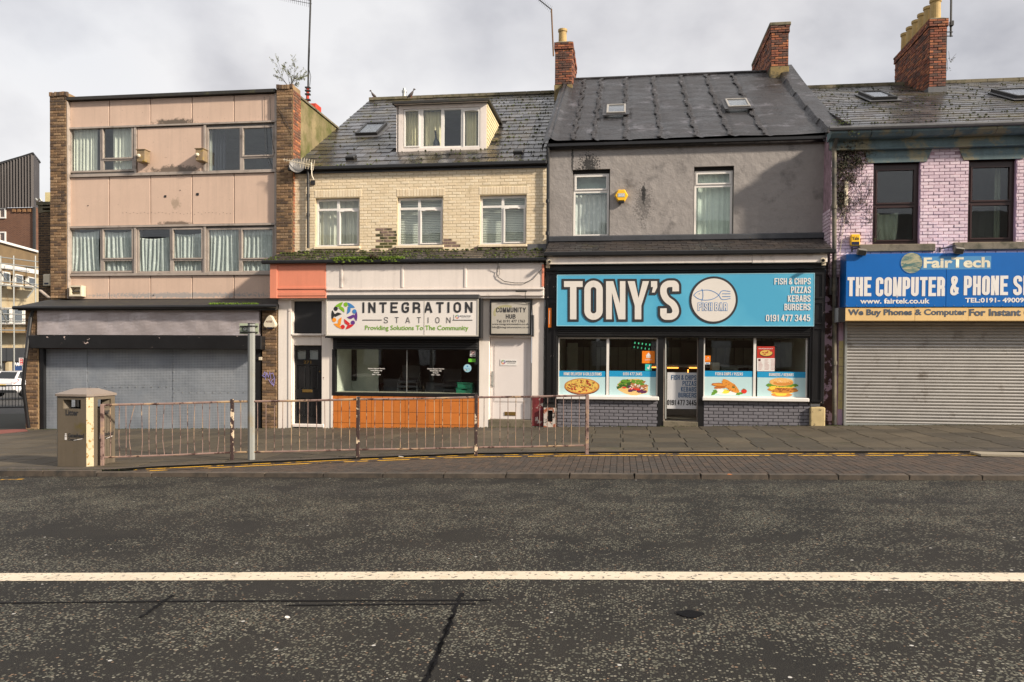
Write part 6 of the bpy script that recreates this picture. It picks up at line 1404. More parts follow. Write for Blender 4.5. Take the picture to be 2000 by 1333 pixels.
# cameras, hex alarm box
def cctv(px, py, label, side):
    p = hit(px, py, YG-.45); t = thing('cctv_camera', label, 'camera', (p.x, YG-.27, p.z))
    M = Matrix.Translation((p.x, YG-.33, p.z)); MB().lathe((0,0,0), [(.045,-.02),(.06,0),(.06,.05),(.045,.055)], 14, None).build('base', m_offwhite, t).matrix_basis = Matrix.Translation(Vector((p.x, YG-.275, p.z))-t.location) @ Matrix.Rotation(R(90), 4, 'X') if False else Matrix.Identity(4)
    ch_ = [o for o in bpy.data.objects if o.parent == t]
    for o in ch_: bpy.data.objects.remove(o)
    mb = MB(); mb.tube([(p.x, YG-.27, p.z), (p.x, YG-.31, p.z)], .06, 14); mb.build('base', m_offwhite, t); mb = MB(); mb.tube([(p.x, YG-.30, p.z), (p.x+side*.03, YG-.42, p.z-.02)], .045, 14); mb.build('lens_housing', m_offwhite, t)
    mb = MB(); mb.tube([(p.x+side*.03, YG-.42, p.z-.02), (p.x+side*.032, YG-.428, p.z-.021)], .033, 12); mb.build('lens', m_black, t)
cctv(1070.5, 509.5, 'round white camera on the left end of the pale soffit board', 1); cctv(1611, 507, 'round white camera on the right end of the pale soffit board', -1)
for px, py, lb in ((1070, 521, 'small white junction box under the left camera'), (1609, 516, 'small white junction box under the right camera')):
    q = rect(px-4, py-4, px+4, py+3, YG-.16); tag(MB().cbox(q[0], q[1], YG-.17, YG-.125, q[2], q[3], .006).build('junction_box', m_offwhite), lb, 'junction box')
p = hit(1213.5, 382, YU-.1); t = thing('alarm_box', 'yellow hexagonal alarm box on the grey rendered wall', 'alarm box', (p.x, YU, p.z-.15)); hexo = lambda s_: [(p.x+s_*.165*math.cos(R(a)), p.z+s_*.165*math.sin(R(a))) for a in range(0, 360, 60)]
mb = MB(); mb.hull([Vector((a, YU-.12, b)) for a, b in hexo(.84)], [Vector((a, YU-.08, b)) for a, b in hexo(1)]); mb.prism(hexo(1), YU-.08, YU-.0, None); mb.build('cover', m_yellow_box, t)
MB().box(p.x-.085, p.x+.085, YU-.126, YU-.121, p.z-.045, p.z+.045).build('label', mat('grey_label', sr(170,180,186), .5), t); font_text('ACE', p.x-.06, p.x+.07, p.z-.025, p.z+.03, YU-.128, m_txt_white, t, bold=.03); MB().cbox(p.x-.07, p.x+.07, YU-.11, YU-.03, p.z-.19, p.z-.135, .01).build('light', m_black, t)
# torn orange sticker on left pilaster
q = rect(1071, 602, 1077, 640, YG-.087); o = thing('torn_sticker', 'torn upright orange sticker on the black left pilaster of the fish bar', 'sticker', ((q[0]+q[1])/2, YG-.09, q[2])); MB().box(q[0], q[1], YG-.091, YG-.088, q[2], q[3]).build('backing', m_orangepaint, o); MB().face((q[0]+.025,YG-.0925,q[3]-.06),(q[0]+.035,YG-.0925,q[3]-.06),(q[0]+.03,YG-.0925,q[2]+.08),(q[0]+.02,YG-.0925,q[2]+.08)).build('print', m_txt_white, o)
# ================================================================ LILAC HOUSE (computer shop)
YP = YPW; lil = thing('lilac_brick_house', 'lilac painted brick house with blue stone cornice and shuttered computer shop', 'building', (9, YP, G(9)))
xa, xe_ = hit(1622,400,YP).x, 15.5
ztop = hit(1800,252,YP).z
wr = [rect(1705,318,1797,478,YP), rect(1891,312,1985,474,YP)]
d_ = wr[1][0]-wr[0][0]; wr += [(wr[1][0]+d_, wr[1][1]+d_, wr[1][2], wr[1][3])]
zsb = hit(1800,492,YP).z
mb = MB(); mb.holes(xa, xe_, 3.6, ztop+.1, YP, YP+.25, [q for q in wr]); lw = mb.build('wall', m_mort_pink, lil)
MB().box(xa, xa+.2, YP+.01, YP+6, 3.6, ztop).build('side_wall', m_mort_pink, lil)
hl = [(q[0], q[1], q[2]-.16, q[3]+.0) for q in wr]
def lpick(x, z):
    for q in wr:
        e_ = .14*(z-q[3])/.36
        if q[3] <= z < q[3]+.36 and q[0]-.12-e_ < x < q[1]+.12+e_: return None
    return random.choice(b_pink)
P = Pieces('brick'); bricks(P, xa, xe_-2, 3.65, hit(1800,285,YP).z, YP, '-y', b_pink, holes=hl, pick=lpick, proud=.008, jt=.007, jit=.004, rnd=rg, bl=.225, bh=.076); P.flush(lw, 300)
P = Pieces('brick'); sidew = MB().box(xa-.004, xa+.01, YP+.01, YU, 3.6, hit(1800,285,YP).z).build('side_face', m_mort_pink, lil); bricks(P, YP+.02, YU+.1, 3.65, 5.2, xa-.004, '-x', b_pink, rnd=rg, bh=.082); P.flush(sidew, 60)
for i, q in enumerate(wr):
    z0, z1 = q[3], q[3]+.36
    mb = MB(); mb.prism([(q[0]-.12, z0), (q[1]+.12, z0), (q[1]+.26, z1), (q[0]-.26, z1)], YP-.03, YP+.2); mb.build('lintel', m_stone, lil)
    MB().cbox(q[0]-.32, q[1]+.32, YP-.09, YP+.15, q[2]-.17, q[2]-.0, .015).build('sill', m_stone_bare, lil)
    f = .075; q2 = (q[0]+.01, q[1]-.01, q[2], q[3]); zt = (q[2]+q[3])/2-.02; ps = [(q2[0]+f*1.4, q2[1]-f*1.4, q2[2]+f*1.6, zt-f*.8), (q2[0]+f*1.4, q2[1]-f*1.4, zt+f*.8, q2[3]-f*2.1)]
    window(lil, q2, ps, YP, m_brownframe, ps, rev=.10)
    MB().box(q[1]-.008, q[1]+.0, YP+.0, YP+.1, q[2], q[3]).build('reveal', m_lilac, lil)
room(lil, xa+.4, xe_-.3, 4.2, ztop, YP+.27, YP+3.6)
a = hit(1714,450,YP).x, hit(1765,450,YP).x; curtain('draped grey green cloth hung in the lower half of the left lilac house window', a[0], a[1], wr[0][2]+.05, hit(1740,409,YP).z, YP+.36, mat('grey_green_cloth', sr(160,168,146), .9), 3, .03, sag=.06, lean=1.5)
curtain('grey blind filling the left part of the right window of the lilac house', wr[1][0]+.1, hit(1958,400,YP).x, wr[1][2]+.05, zt+.0, YP+.4, mat('dark_grey_cloth', sr(74,76,72), .9), 2, .01)
curtain('pale narrow curtain at the right side of the right lilac house window', hit(1957,400,YP).x, hit(1969,400,YP).x, wr[1][2]+.05, wr[1][3], YP+.38, mat('sage_cloth', sr(120,128,110), .9), 2, .01)
# cornice
zc0_, zc1_, zc2_, zc3_ = [hit(1830, y, YP-.25).z for y in (283, 268, 262, 246)]
mb = MB(); mb.cbox(xa-.03, xe_, YP-.10, YP+.1, hit(1830,286,YP-.1).z, hit(1830,265,YP-.1).z, .02); mb.build('frieze', m_stone, lil)
zt_, zb2 = hit(1830,248,YP-.38).z, hit(1830,262,YP-.38).z
x = xa-.1; k = 0
while x < xe_:
    l = .88; mb = MB(); x1_ = min(x+l-.012, xe_); pr = [(YP-.40, zt_), (YP-.40, zt_-.08), (YP-.30, zb2), (YP+.0, zb2-.02), (YP+.0, zt_)]
    mb.hull([Vector((x, b_, c_)) for b_, c_ in pr], [Vector((x1_, b_, c_)) for b_, c_ in pr]); mb.build('cornice_stone', m_stone, lil); x += l
mb = MB(); mb.tube([(xa-.15, YP-.42, zt_+.02), (xe_, YP-.42, zt_+.02)], .055, 8); mb.build('gutter', m_lead, lil)
zb3 = hit(1830,289,YP-.12).z; MB().cbox(xa, xe_, YP-.14, YP-.0, zb3-.0, zb3+.05, .01).build('string_course', m_stone, lil)
# roof
o_l = Vector((xe+.30, YP-.35, zt_+.05)); zrl = hit(1950,160,Yrg).z; rd = Vector((0, Yrg-o_l.y, zrl-o_l.z)); lh = rd.length; lu = rd.normalized(); ln = UX.cross(lu); lwid = xe_-o_l.x+1
mb = MB(); A = [o_l, o_l+UX*lwid, o_l+UX*lwid+lu*lh, o_l+lu*lh]; mb.hull(A, [p-ln*.12 for p in A]); mb.face(A[3], A[2], A[2]+Vector((0,7,-4)), A[3]+Vector((0,7,-4))); lroof = mb.build('roof', m_under, lil)
v1 = [onplane(a, b, o_l+ln*.05, ln) for a, b in ((1690,197),(1742,197),(1736,184),(1685,184))]; v2 = [onplane(a, b, o_l+ln*.05, ln) for a, b in ((1962,195),(2040,193),(2030,178),(1952,180))]
hs_ = []
for v in (v1, v2): q = [uv(p, o_l, lu) for p in v]; hs_.append((q[3][0]+.1, q[1][0]-.1, q[0][1]+.05, q[2][1]-.05))
P = Pieces('slate'); slate_field(P, o_l, UX, lu, lwid, lh, m_slate+[m_slatebrown[0]], sw=.43, sh=.38, rnd=rgs, holes=hs_, th=.02); P.flush(lroof, 300)
for v in (v1, v2): rooflight(lil, v, o_l+ln*.03, lu, ln, m_blackmatt, m_glass, .12)
rc = MB(); x = 0
while x < lwid: p = o_l+lu*lh+UX*x; rc.box(p.x, p.x+.44, p.y-.12, p.y+.12, p.z-.03+rgs.uniform(0,.01), p.z+.07); x += .45
rc.build('ridge_tiles', m_concrete, lroof)
clumps('roof_moss', m_mossd, [o_l+UX*rgs.uniform(0, 9)+lu*(int(rgs.uniform(0, lh)/.38)*.38)+ln*.03 for _ in range(800)], .022, lroof, 5)
c3, r3_ = chimney(lil, 1815, 1849, 37, 178, 24.3, 2.9, b_red, stone=False)
for k in range(6):
    y = 24.55+k*.48; pot(c3, (r3_[0]+r3_[1])/2, y, r3_[3]+.02, .62, .17)
# ground floor
YL = YP
zsh = hit(1830,632,YP-.1).z; r = rect(1637, 560, 1649, 832, YL); mb = MB(); mb.cbox(r[0], r[1], YL+.0, YL+.3, G(r[0])-.03, 3.7, .008); pilr = mb.build('pier', m_lilac, lil)
tl = Pieces('tile'); z = G(r[0])+.35
while z < 2.05: tl.add(Matrix.Translation(((r[0]+r[1])/2, YL-.004, z+.1)) @ Matrix.Diagonal((r[1]-r[0]-.02, .02, .192, 1)), m_creamtile); z += .2
tl.flush(pilr)
MB().box(xa-.05, r[0]-.001, YL+.15, YL+.5, G(xa)-.1, 3.7).build('side_pier', mat('crumbling_brick', sr(96,70,66), .9, var=.5, vs=8, chip=sr(196,168,186), chs=4, chl=(.5,.53), bump=1, bs=20), lil)
gx0, gx1 = hit(1648.5,700,YP-.1).x, xe_-.2; MB().cbox(gx0, gx0+.055, YP-.14, YP+.05, G(gx0)-.02, zsh+.1, .006).build('guide_rail', m_steel, lil)
m_shut = mat('galvanised_shutter', sr(176,172,166), .36, .4, var=.12, vs=2, dirt=sr(110,100,88), dlev=(.58,.8), ds=3)
ns = 34; z0 = G(gx0)-.0; 
prof = [(0,0),(-.018,.012),(-.026,.036),(-.018,.058),(0,.066),(.0,.074)]
sh_h = (zsh-z0+.15)/ns; prev = None
for k in range(ns):
    z = z0+.03+k*sh_h; s_ = sh_h/.075; mb = MB(); pr = [(a, b*s_) for a, b in prof]; pr2 = pr+[(.008, pr[-1][1]), (.008, 0)]
    mb.hull([Vector((gx0+.05, YP-.08+a, z+b)) for a, b in pr2], [Vector((gx1, YP-.08+a, z+b)) for a, b in pr2]); mb.build('shutter_slat', m_shut, lil)
MB().box(gx0, gx1, YP+.02, YP+.3, z0-.2, zsh+.3).build('shop_back', m_under, lil)
MB().cbox(gx0, gx1, YP-.11, YP-.04, G(gx0)-.05, G(gx0)+.035, .01).build('bottom_rail', m_steel, lil)
# downpipe between the houses
p0 = hit(1629,300,YP-.1)
def py_(py): return hit(1629.5,py,YP-.12)
pipe(lil, [(hit(1632,270,YP-.12).x, YP-.3, hit(1632,262,YP-.3).z), (py_(285).x, YP-.12, py_(290).z), (py_(500).x, YP-.12, py_(500).z), (py_(830).x, YP-.12, G(5)+.0)], .05, mat('weathered_pipe', sr(120,112,96), .7, var=.3, vs=3, dirt=(.04,.04,.035), dlev=(.45,.6), ds=1.5), brk=[(py_(400).x, YP-.12, 5.2), (py_(560).x, YP-.12, 3.3), (py_(700).x, YP-.12, 1.6)])
# blue sign
YB = YP-.55; r = rect(1652, 495, 1990, 600, YB); r = (r[0], gx1+.3, r[2], r[3]+.0); m_bl = mat('royal_blue_sign', sr(0,98,178), .38, var=.05, streak=.06)
t = thing('shop_sign', 'royal blue computer and phone shop sign with white block lettering', 'sign', ((r[0]+r[1])/2, YB, r[2]))
joints = [r[0], hit(1848,550,YB).x, hit(1848,550,YB).x+2.45, r[1]]
for a, b in zip(joints, joints[1:]): MB().cbox(a+.003, b-.003, YB, YB+.5, r[2], r[3], .006).build('panel', m_bl, t)
yb = YB-.004
st('THE', 1655, 541.5, 1702, 579, yb, m_txt_white, t, .165, .42, .06); st('COMPUTER', 1710.5, 541.5, 1845.5, 579, yb, m_txt_white, t, .165, .42, .055); st('&', 1856, 539.5, 1873, 577.5, yb, m_txt_white, t, .15, .44); st('PHONE', 1882.5, 539, 1969, 577, yb, m_txt_white, t, .165, .42, .06); st('SHOP', 1979, 538.5, 2055, 577, yb, m_txt_white, t, .165, .42, .06)
ftp('www. fairtek.co.uk', 1680, 583, 1816, 593.5, yb, m_txt_white, t, bold=.03); ftp('TEL:0191- 4900971', 1885, 582, 2014, 591.5, yb, m_txt_white, t, bold=.03)
q = rect(1795, 501, 1936, 526.5, yb); MB().box(q[0], q[1], YB-.002, YB+.001, q[2], q[3]).build('name_plate', mat('hazy_blue_plate', sr(78,140,190), .4, var=.06), t); ftp('FairTech', 1804, 503, 1934, 523.5, YB-.005, mat('cream_letters', sr(226,220,196), .45), t, bold=.035)
c = hit(1780.5, 514, YB); tg = NT('globe_print'); tg.col(tg.mix(tg.mr(tg.noise(2.2, 5, .6, dist=2, vec=tg.scaled((1.2,1,4))), .42, .6), sr(70,110,110), sr(176,170,140))); tg.rough(.4); mb = MB(); n_ = 32
disc(mb, c.x, c.z, .235, YB-.004, 40); mb.build('globe', tg.m, t)
mb = MB(); stroke_poly(mb, [Vector((c.x+.235*math.cos(R(d)), c.z+.235*math.sin(R(d)))) for d in range(0, 360, 9)], .012, YB-.006, True); mb.build('globe_rim', m_bl, t)
for k in range(9):
    for yy in (r[2]+.04, r[3]-.03): pass
mb = MB()
for px in range(1654, 2000, 19):
    p = hit(px, 597.5, YB); mb.box(p.x-.006, p.x+.006, YB-.008, YB, p.z-.006, p.z+.006)
mb.build('rivets', m_steel, t)
YN = YB+.02; q = rect(1651, 601, 1990, 627, YN); q = (q[0], gx1+.3, q[2], q[3]); t = thing('shop_banner', 'long cream banner reading We Buy Phones & Computer under the blue sign', 'banner', ((q[0]+q[1])/2, YN, q[2])); m_ban = mat('faded_cream_banner', sr(226,190,130), .55, var=.1, vs=1.2, dirt=sr(206,150,96), dlev=(.6,.75), ds=1.6)
js_ = [q[0], hit(1787,614,YN).x, hit(1891,614,YN).x, q[1]]
for i, (a, b) in enumerate(zip(js_, js_[1:])): MB().cbox(a, b-.004, YN-.002*(i % 2), YN+.4, q[2], q[3], .004).build('panel', m_ban, t)
m_slt = mat('slate_blue_letters', sr(74,84,98), .6); ftp('We Buy Phones & Computer', 1656.5, 604, 1888, 619.5, YN-.005, m_slt, t, bold=.035); ftp('For Instant Cash', 1893, 603.5, 2046, 617.5, YN-.005, m_slt, t, bold=.035)
MB().box(q[0]-.15, q[0]-.002, YN+.0, YN+.4, q[2]-.03, q[3]).build('end_box', m_black, t)
# Yale alarm
r = rect(1661.5, 458, 1680, 480, YP-.1); t = thing('alarm_box', 'yellow rectangular Yale alarm box on the lilac bricks', 'alarm box', ((r[0]+r[1])/2, YP, r[2])); MB().cbox(r[0], r[1], YP-.11, YP-.016, r[2], r[3], .02).build('cover', m_yellow_box, t); MB().box(r[0]+.02, r[1]-.02, YP-.115, YP-.111, r[2]+.02, r[2]+.085).build('light', m_navy, t); ftp('Yale', 1664.5, 462.5, 1678, 469, YP-.115, m_txt_dark, t, bold=.02)
# floodlights
def flood(px, py, arm, label):
    p = hit(px, py, YB-.1); t = thing('floodlight', label, 'floodlight', (p.x, YB, p.z)); M = Matrix.Translation((p.x, YB-.06, p.z)) @ Matrix.Rotation(R(25), 4, 'X') @ Matrix.Rotation(R(8), 4, 'Y'); MB().cbox(-.1, .1, -.05, .05, -.07, .07, .015, M).build('lamp_head', mat('grey_lamp', sr(120,116,108), .4, .3), t); mb = MB(); mb.box(-.085, .085, -.055, -.051, -.055, .05, M); mb.build('lamp_glass', m_darksteel, t)
    mb = MB(); mb.tube([(p.x, YB-.02, p.z+.08), hit(arm[0][0], arm[0][1], YP-.25), hit(arm[1][0], arm[1][1], YP-.02)], .013, 6); mb.tube([hit(arm[1][0], arm[1][1]-4, YP-.02), hit(arm[1][0], arm[1][1]+6, YP-.02)], .015, 6); mb.build('arm', m_darksteel, t)
flood(1684, 492, ((1680,484),(1664,487)), 'small grey floodlight over the left end of the blue sign'); flood(1874, 489, ((1866,480),(1836,487)), 'grey floodlight on a long dark arm over the middle of the blue sign')
# long white bracket on the lilac wall
r = rect(1648.5, 352, 1657.5, 402, YP-.06); t = thing('wall_bracket', 'long white metal bracket plate screwed upright to the lilac bricks', 'bracket', ((r[0]+r[1])/2, YP, r[2])); MB().cbox(r[0]+.01, r[1]-.01, YP-.06, YP-.015, r[2], r[3], .02).build('plate', m_offwhite, t); MB().cbox(r[0]+.035, r[1]-.03, YP-.085, YP-.061, r[2]+.2, r[2]+.34, .008).build('catch', m_offwhite, t)
mb = MB(); mb.tube([hit(1652,403,YP-.03), hit(1648,440,YP-.03), hit(1641,490,YP-.03), hit(1640,498,YP-.1)], .006, 5); mb.tube([hit(1652,403,YP-.03), hit(1640,425,YP-.03), hit(1634,432,YP-.1)], .005, 5); tag(mb.build('cable', m_offwhite), 'thin pale cable hanging down the lilac bricks', 'cable')
# ivy and weeds on the wall
def ivy(name, label, pts, n, spread, size, seed, Y, mats=(m_leaf, m_leafbrown)):
    rg_ = random.Random(seed); p0 = hit(*pts[0][:2], Y); t = thing(name, label, 'plant', tuple(p0)); lf = [MB(), MB()]; st_ = MB()
    for (px, py, w_) in pts:
        c = hit(px, py, Y)
        for _ in range(int(n*w_)):
            q = c+Vector((rg_.gauss(0, spread*w_**.5), -abs(rg_.gauss(0, .05)), rg_.gauss(0, spread*w_**.5*.8))); a = Vector((rg_.uniform(-1,1), rg_.uniform(-1,.2), rg_.uniform(-1,1))).normalized(); b = a.orthogonal().normalized(); s_ = size*rg_.uniform(.5, 1.3)
            lf[0 if rg_.random() < .6 else 1].face(q-a*s_, q+b*s_*.5-a*.2*s_, q+a*s_, q-b*s_*.5-a*.2*s_)
        e_ = c
        for _ in range(2): e2_ = c+Vector((rg_.uniform(-.15,.15), -.02, rg_.uniform(.05,.3))); st_.tube([c, e2_], .004, 4)
    for m_, k, nm in zip(mats, lf, ('foliage', 'dead_foliage')):
        if k.f: o = k.build(nm, m_, t); o['kind'] = 'stuff'
    st_.build('stems', m_twig, t); return t
ri = random.Random(5)
pts = [(1640+ri.uniform(-8, 40)*(1-k/60), 262+k*3.2+ri.uniform(-6,6), 1.3*(1-k/70)) for k in range(46)]+[(1665+ri.uniform(-15,25), 300+ri.uniform(-18,22), 1.5) for _ in range(14)]
ivy('wall_ivy', 'dark straggling ivy hanging from the cornice down the left edge of the lilac wall', pts, 34, .075, .028, 3, YP-.03)
pts = [(ri.uniform(1636,1700), ri.uniform(318,440), ri.uniform(.3,.8)) for _ in range(60)]+[(1664,345,2.2),(1666,352,1.8),(1684,361,1.2)]; pts = [p for p in pts if p[0] < 1702]
ivy('wall_weeds', 'many small dark weed tufts rooted in the joints of the lilac bricks', pts, 16, .03, .018, 8, YP-.02)
pts = [(1638+ri.uniform(-5,5), 330+k*12, .9) for k in range(13)]; ivy('wall_creeper', 'thin dark creeper following the downpipe at the house joint', pts, 16, .04, .02, 9, YP-.05)
ivy('sill_weed', 'small green weed at the lower left corner of the left lilac house window', [(1707,468,.8),(1708,472,.8)], 12, .02, .014, 4, YP-.03, (m_moss, m_leaf))
ivy('chimney_fern', 'small fern growing from the side of the tallest six pot chimney', [(1851,135,.8),(1855,120,.6),(1857,117,.5)], 12, .05, .03, 6, 24.6)
ivy('gutter_weed', 'bushy brown and green weeds in the gutter at the left end of the blue cornice', [(1634,240,1.2),(1643,238,1.5),(1655,241,1),(1668,262,.6),(1660,258,.8)], 30, .07, .02, 12, YP-.36, (m_leafbrown, m_moss))

# ================================================================ AERIALS
def yagi(mb, a, b, n, el, tilt=Vector((0,0,1)), r=.008):
    a, b = Vector(a), Vector(b); mb.tube([a, b], r, 5)
    for k in range(n): p = a.lerp(b, (k+.5)/n); l = el*(1-.4*k/n); mb.tube([p-tilt*l/2, p+tilt*l/2], .004, 4)
YA = YU+1.6; a0 = hit(601.5, 172, YA); a1 = hit(607, -30, YA); t = thing('aerial_mast', 'tall thin aerial mast with red base standing on the mossy gable wall', 'aerial', (a0.x, YA, zr2+.05))
mb = MB(); mb.tube([hit(601.5,190,YA), hit(603,110,YA), hit(606,20,YA), a1], .028, 8); mb.build('pole', m_darksteel, t)
mb = MB(); mb.tube([hit(600.5,198,YA), hit(601.5,170,YA)], .045, 8); mb.build('sleeve', mat('red_oxide', sr(190,62,40), .6), t); q = hit(612,207,YA); MB().cbox(q.x-.16, q.x+.12, YA-.1, YA+.3, zr2+.05, q.z+.04, .01).build('base_block', bpy.data.materials['red_oxide'], t)
mb = MB(); mb.tube([hit(604.5,60,YA), hit(605,100,YA-.02), hit(603.5,135,YA-.04), hit(607,150,YA), hit(605,168,YA)], .008, 5); mb.build('cable', m_blackmatt, t)
mb = MB()
for py in (172, 178, 185, 196): p = hit(601.5, py, YA); mb.box(p.x-.07, p.x+.07, YA-.06, YA+.04, p.z-.02, p.z+.02)
mb.build('clamp', m_darksteel, t)
mb = MB(); yagi(mb, hit(609,8,YA), hit(545,-4,YA), 16, .22); mb.tube([hit(606,1,YA), hit(560,-8,YA)], .012, 5); mb.build('antenna', m_darksteel, t)
YC = 25.3; t = thing('chimney_aerial', 'rusty leaning aerial pole strapped to the single pot chimney', 'aerial', tuple(hit(1081,108,YC))); mb = MB(); mb.tube([hit(1081,110,YC), hit(1077,18,YC)], .025, 7); mb.build('pole', mat('rusty_pole', sr(110,84,60), .8), t)
mb = MB(); yagi(mb, hit(1078,20,YC), hit(1048,-4,YC), 10, .22, Vector((.3,0,1)).normalized(), .018); mb.build('antenna', m_darksteel, t)
t = thing('chimney_aerial', 'grey aerial pole strapped behind the six pot chimney', 'aerial', tuple(hit(1857,72,24.5))); mb = MB(); mb.tube([hit(1857,72,24.5), hit(1858,-20,24.5)], .03, 7); mb.build('pole', m_darksteel, t); mb = MB(); 
for py in (63, 71): mb.tube([hit(1849,py,24.4), hit(1861,py,24.4)], .015, 5)
q = hit(1860,45,24.4); mb.cbox(q.x-.05, q.x+.05, 24.4, 24.5, q.z-.07, q.z+.07, .01); mb.build('bracket', m_darksteel, t)
YQ = YU-.35; t = thing('gutter_aerial', 'white spiky aerial and curved dish at the left end of the cream house gutter', 'aerial', tuple(hit(606,350,YQ))); mb = MB(); mb.tube([hit(613,352,YQ), hit(609,343,YQ), hit(608,318,YQ)], .015, 6); mb.build('mast', m_offwhite, t)
mb = MB(); yagi(mb, hit(613,324,YQ), hit(553,312,YQ), 12, .14, Vector((.1,0,1)).normalized(), .010)
for k in range(6): p = hit(588+k*5, 318+k, YQ); mb.tube([p+Vector((-.02,0,-.13)), p+Vector((.02,0,.13))], .007, 4)
mb.build('antenna', m_offwhite, t)
c = hit(579, 325, YQ+.1); Md = Matrix.Rotation(R(75), 4, 'X') @ Matrix.Rotation(R(18), 4, 'Y'); MB().lathe((c.x, YQ+.15, c.z), [(.001,.0),(.09,.012),(.16,.04),(.2,.07)], 20, Md).build('dish', mat('grey_dish', sr(120,118,116), .5), t, smooth=True)

# ================================================================ BUSH ON THE PIER
p0 = Vector(((pr_[0]+pr_[1])/2+.02, YPR+.3, pr_[3]-.02)); t = thing('wild_shrub', 'sparse wild shrub growing on top of the brown brick pier', 'shrub', tuple(p0)); rb = random.Random(17); br = MB(); lv = MB()
def branch(p, d, l, r, dep):
    pts = [p]; 
    for k in range(4): d = (d+Vector((rb.gauss(0,.14), rb.gauss(0,.14), rb.gauss(.02,.08)))).normalized(); pts.append(pts[-1]+d*l/4)
    br.tube(pts, r, 4, r*.5)
    if dep <= 1:
        for q in pts[1:]:
            if rb.random() < (.35 if dep else .6):
                for _ in range(rb.randint(1, 4)):
                    a = Vector((rb.uniform(-1,1), rb.uniform(-1,1), rb.uniform(-1,1))).normalized(); b = a.orthogonal().normalized(); s_ = rb.uniform(.010, .026); o_ = q+a*.02; lv.face(o_-a*s_, o_+b*s_*.5, o_+a*s_, o_-b*s_*.5)
    if dep:
        for _ in range(rb.randint(2, 3)): q = pts[rb.randint(1, 4)]; branch(q, (d+Vector((rb.gauss(0,.5), rb.gauss(0,.4), rb.gauss(.1,.3)))).normalized(), l*rb.uniform(.5,.8), r*.6, dep-1)
for a in (-.9, -.55, -.2, .1, .45, .8, .25): branch(p0, Vector((a, rb.uniform(-.3,.3), 1)).normalized(), .38, .008, 3)
br.build('branches', m_twig, t); o = lv.build('leaves', mat('olive_leaf', sr(84,88,44), .6), t)

# ================================================================ PIGEONS
def pigeon(px, py, facing, label, Y, s=1.0):
    p = hit(px, py, Y); t = thing('pigeon', label, 'pigeon', tuple(p), 'pigeons on the ridge'); mb = MB(); mp = mat('pigeon_grey', sr(84,76,74), .7, var=.3, vs=20); f = facing
    ax = [Vector((-f*.13,0,.0)), Vector((-f*.09,0,.05)), Vector((-f*.02,0,.09)), Vector((f*.04,0,.14)), Vector((f*.065,0,.19)), Vector((f*.07,0,.235)), Vector((f*.085,0,.25)), Vector((f*.11,0,.25)), Vector((f*.14,0,.24))]; rad = [.012,.035,.06,.06,.036,.03,.032,.022,.004]
    k = len(mb.v); n = 10
    for q, rr_ in zip(ax, rad):
        for j in range(n): a = 2*math.pi*j/n; mb.v.append(tuple(p+(q+Vector((0, rr_*math.cos(a)*.85, rr_*math.sin(a))))*s))
    for i in range(len(ax)-1):
        for j in range(n): mb.f.append((k+i*n+j, k+i*n+(j+1)%n, k+(i+1)*n+(j+1)%n, k+(i+1)*n+j)); mb.mi.append(0)
    mb.build('body', mp, t, smooth=True); mb = MB(); 
    for sy in (-1, 1): mb.tube([p+Vector((f*.0, sy*.025, .06))*s, p+Vector((f*.01, sy*.025, 0))*s], .006, 5)
    mb.build('legs', mat('pigeon_leg', sr(150,70,60), .7), t)
zrt = hit(722,193,Yrg)
pigeon(729, 192, -1, 'pigeon standing at the left end of the slate ridge', Yrg-.1, 1.0); pigeon(803, 191.5, 1, 'pigeon standing on the ridge beside the flue behind the dormer', Yrg-.6, 1.1)

# ================================================================ STREET FURNITURE
# litter bin
pb_ = gnd(176, 911.5); th_ = R(0); t = thing('litter_bin', 'brown council litter bin with a pitched lid and cream corner strip at the kerb', 'litter bin', (pb_.x-.3, pb_.y+.3, G(pb_.x)))
m_bin = mat('brown_bin_plastic', sr(104,94,80), .5, var=.14, vs=2.5, streak=.2, dirt=sr(96,84,40), dlev=(.6,.75), ds=3); m_strip = mat('cream_strip', sr(196,182,150), .5, var=.1, chip=sr(150,112,44), chs=18, chl=(.57,.62)); m_lid = mat('bin_lid', sr(136,124,114), .4, var=.1)
binM = Matrix.Translation(Vector((pb_.x, pb_.y, G(pb_.x)-.01))) @ Matrix.Rotation(th_-R(2), 4, 'Z') @ Matrix.Translation((-.295, .295, 0)); HW, CH, ZT = .335, .075, 1.14
def side(k): return binM @ Matrix.Rotation(R(90*k), 4, 'Z')
for k in range(4):
    M = side(k); mb = MB(); mb.holes(-HW+CH, HW-CH, 0, ZT, -HW, -HW+.03, [(-HW*.48, HW*.48, ZT-.20, ZT-.055)]); mb.v = [tuple(M @ Vector(v)) for v in mb.v]; o_p = mb.build('side_panel', m_bin, t)
    mb = MB(); c0 = [(-HW, -HW+CH), (-HW+CH, -HW), (-HW+CH+.0, -HW+.03), (-HW+.03, -HW+CH)]; mb.hull([M @ Vector((a, b, 0)) for a, b in c0], [M @ Vector((a, b, ZT)) for a, b in c0]); mb.build('corner_strip', m_strip if k == 1 else m_bin, t)
    mb = MB(); 
    for sx in (-1, 1): mb.add([M @ Vector(v) for v in ((sx*HW*.48,-HW+.03,ZT-.2),(sx*HW*.30,-HW+.12,ZT-.2),(sx*HW*.30,-HW+.12,ZT-.055),(sx*HW*.48,-HW+.03,ZT-.055))], [(0,1,2,3)])
    mb.build('throat', m_bin, t)
MB().box(-HW+.04, HW-.04, -HW+.04, HW-.04, .05, ZT-.22, binM).build('liner', m_darksteel, t)
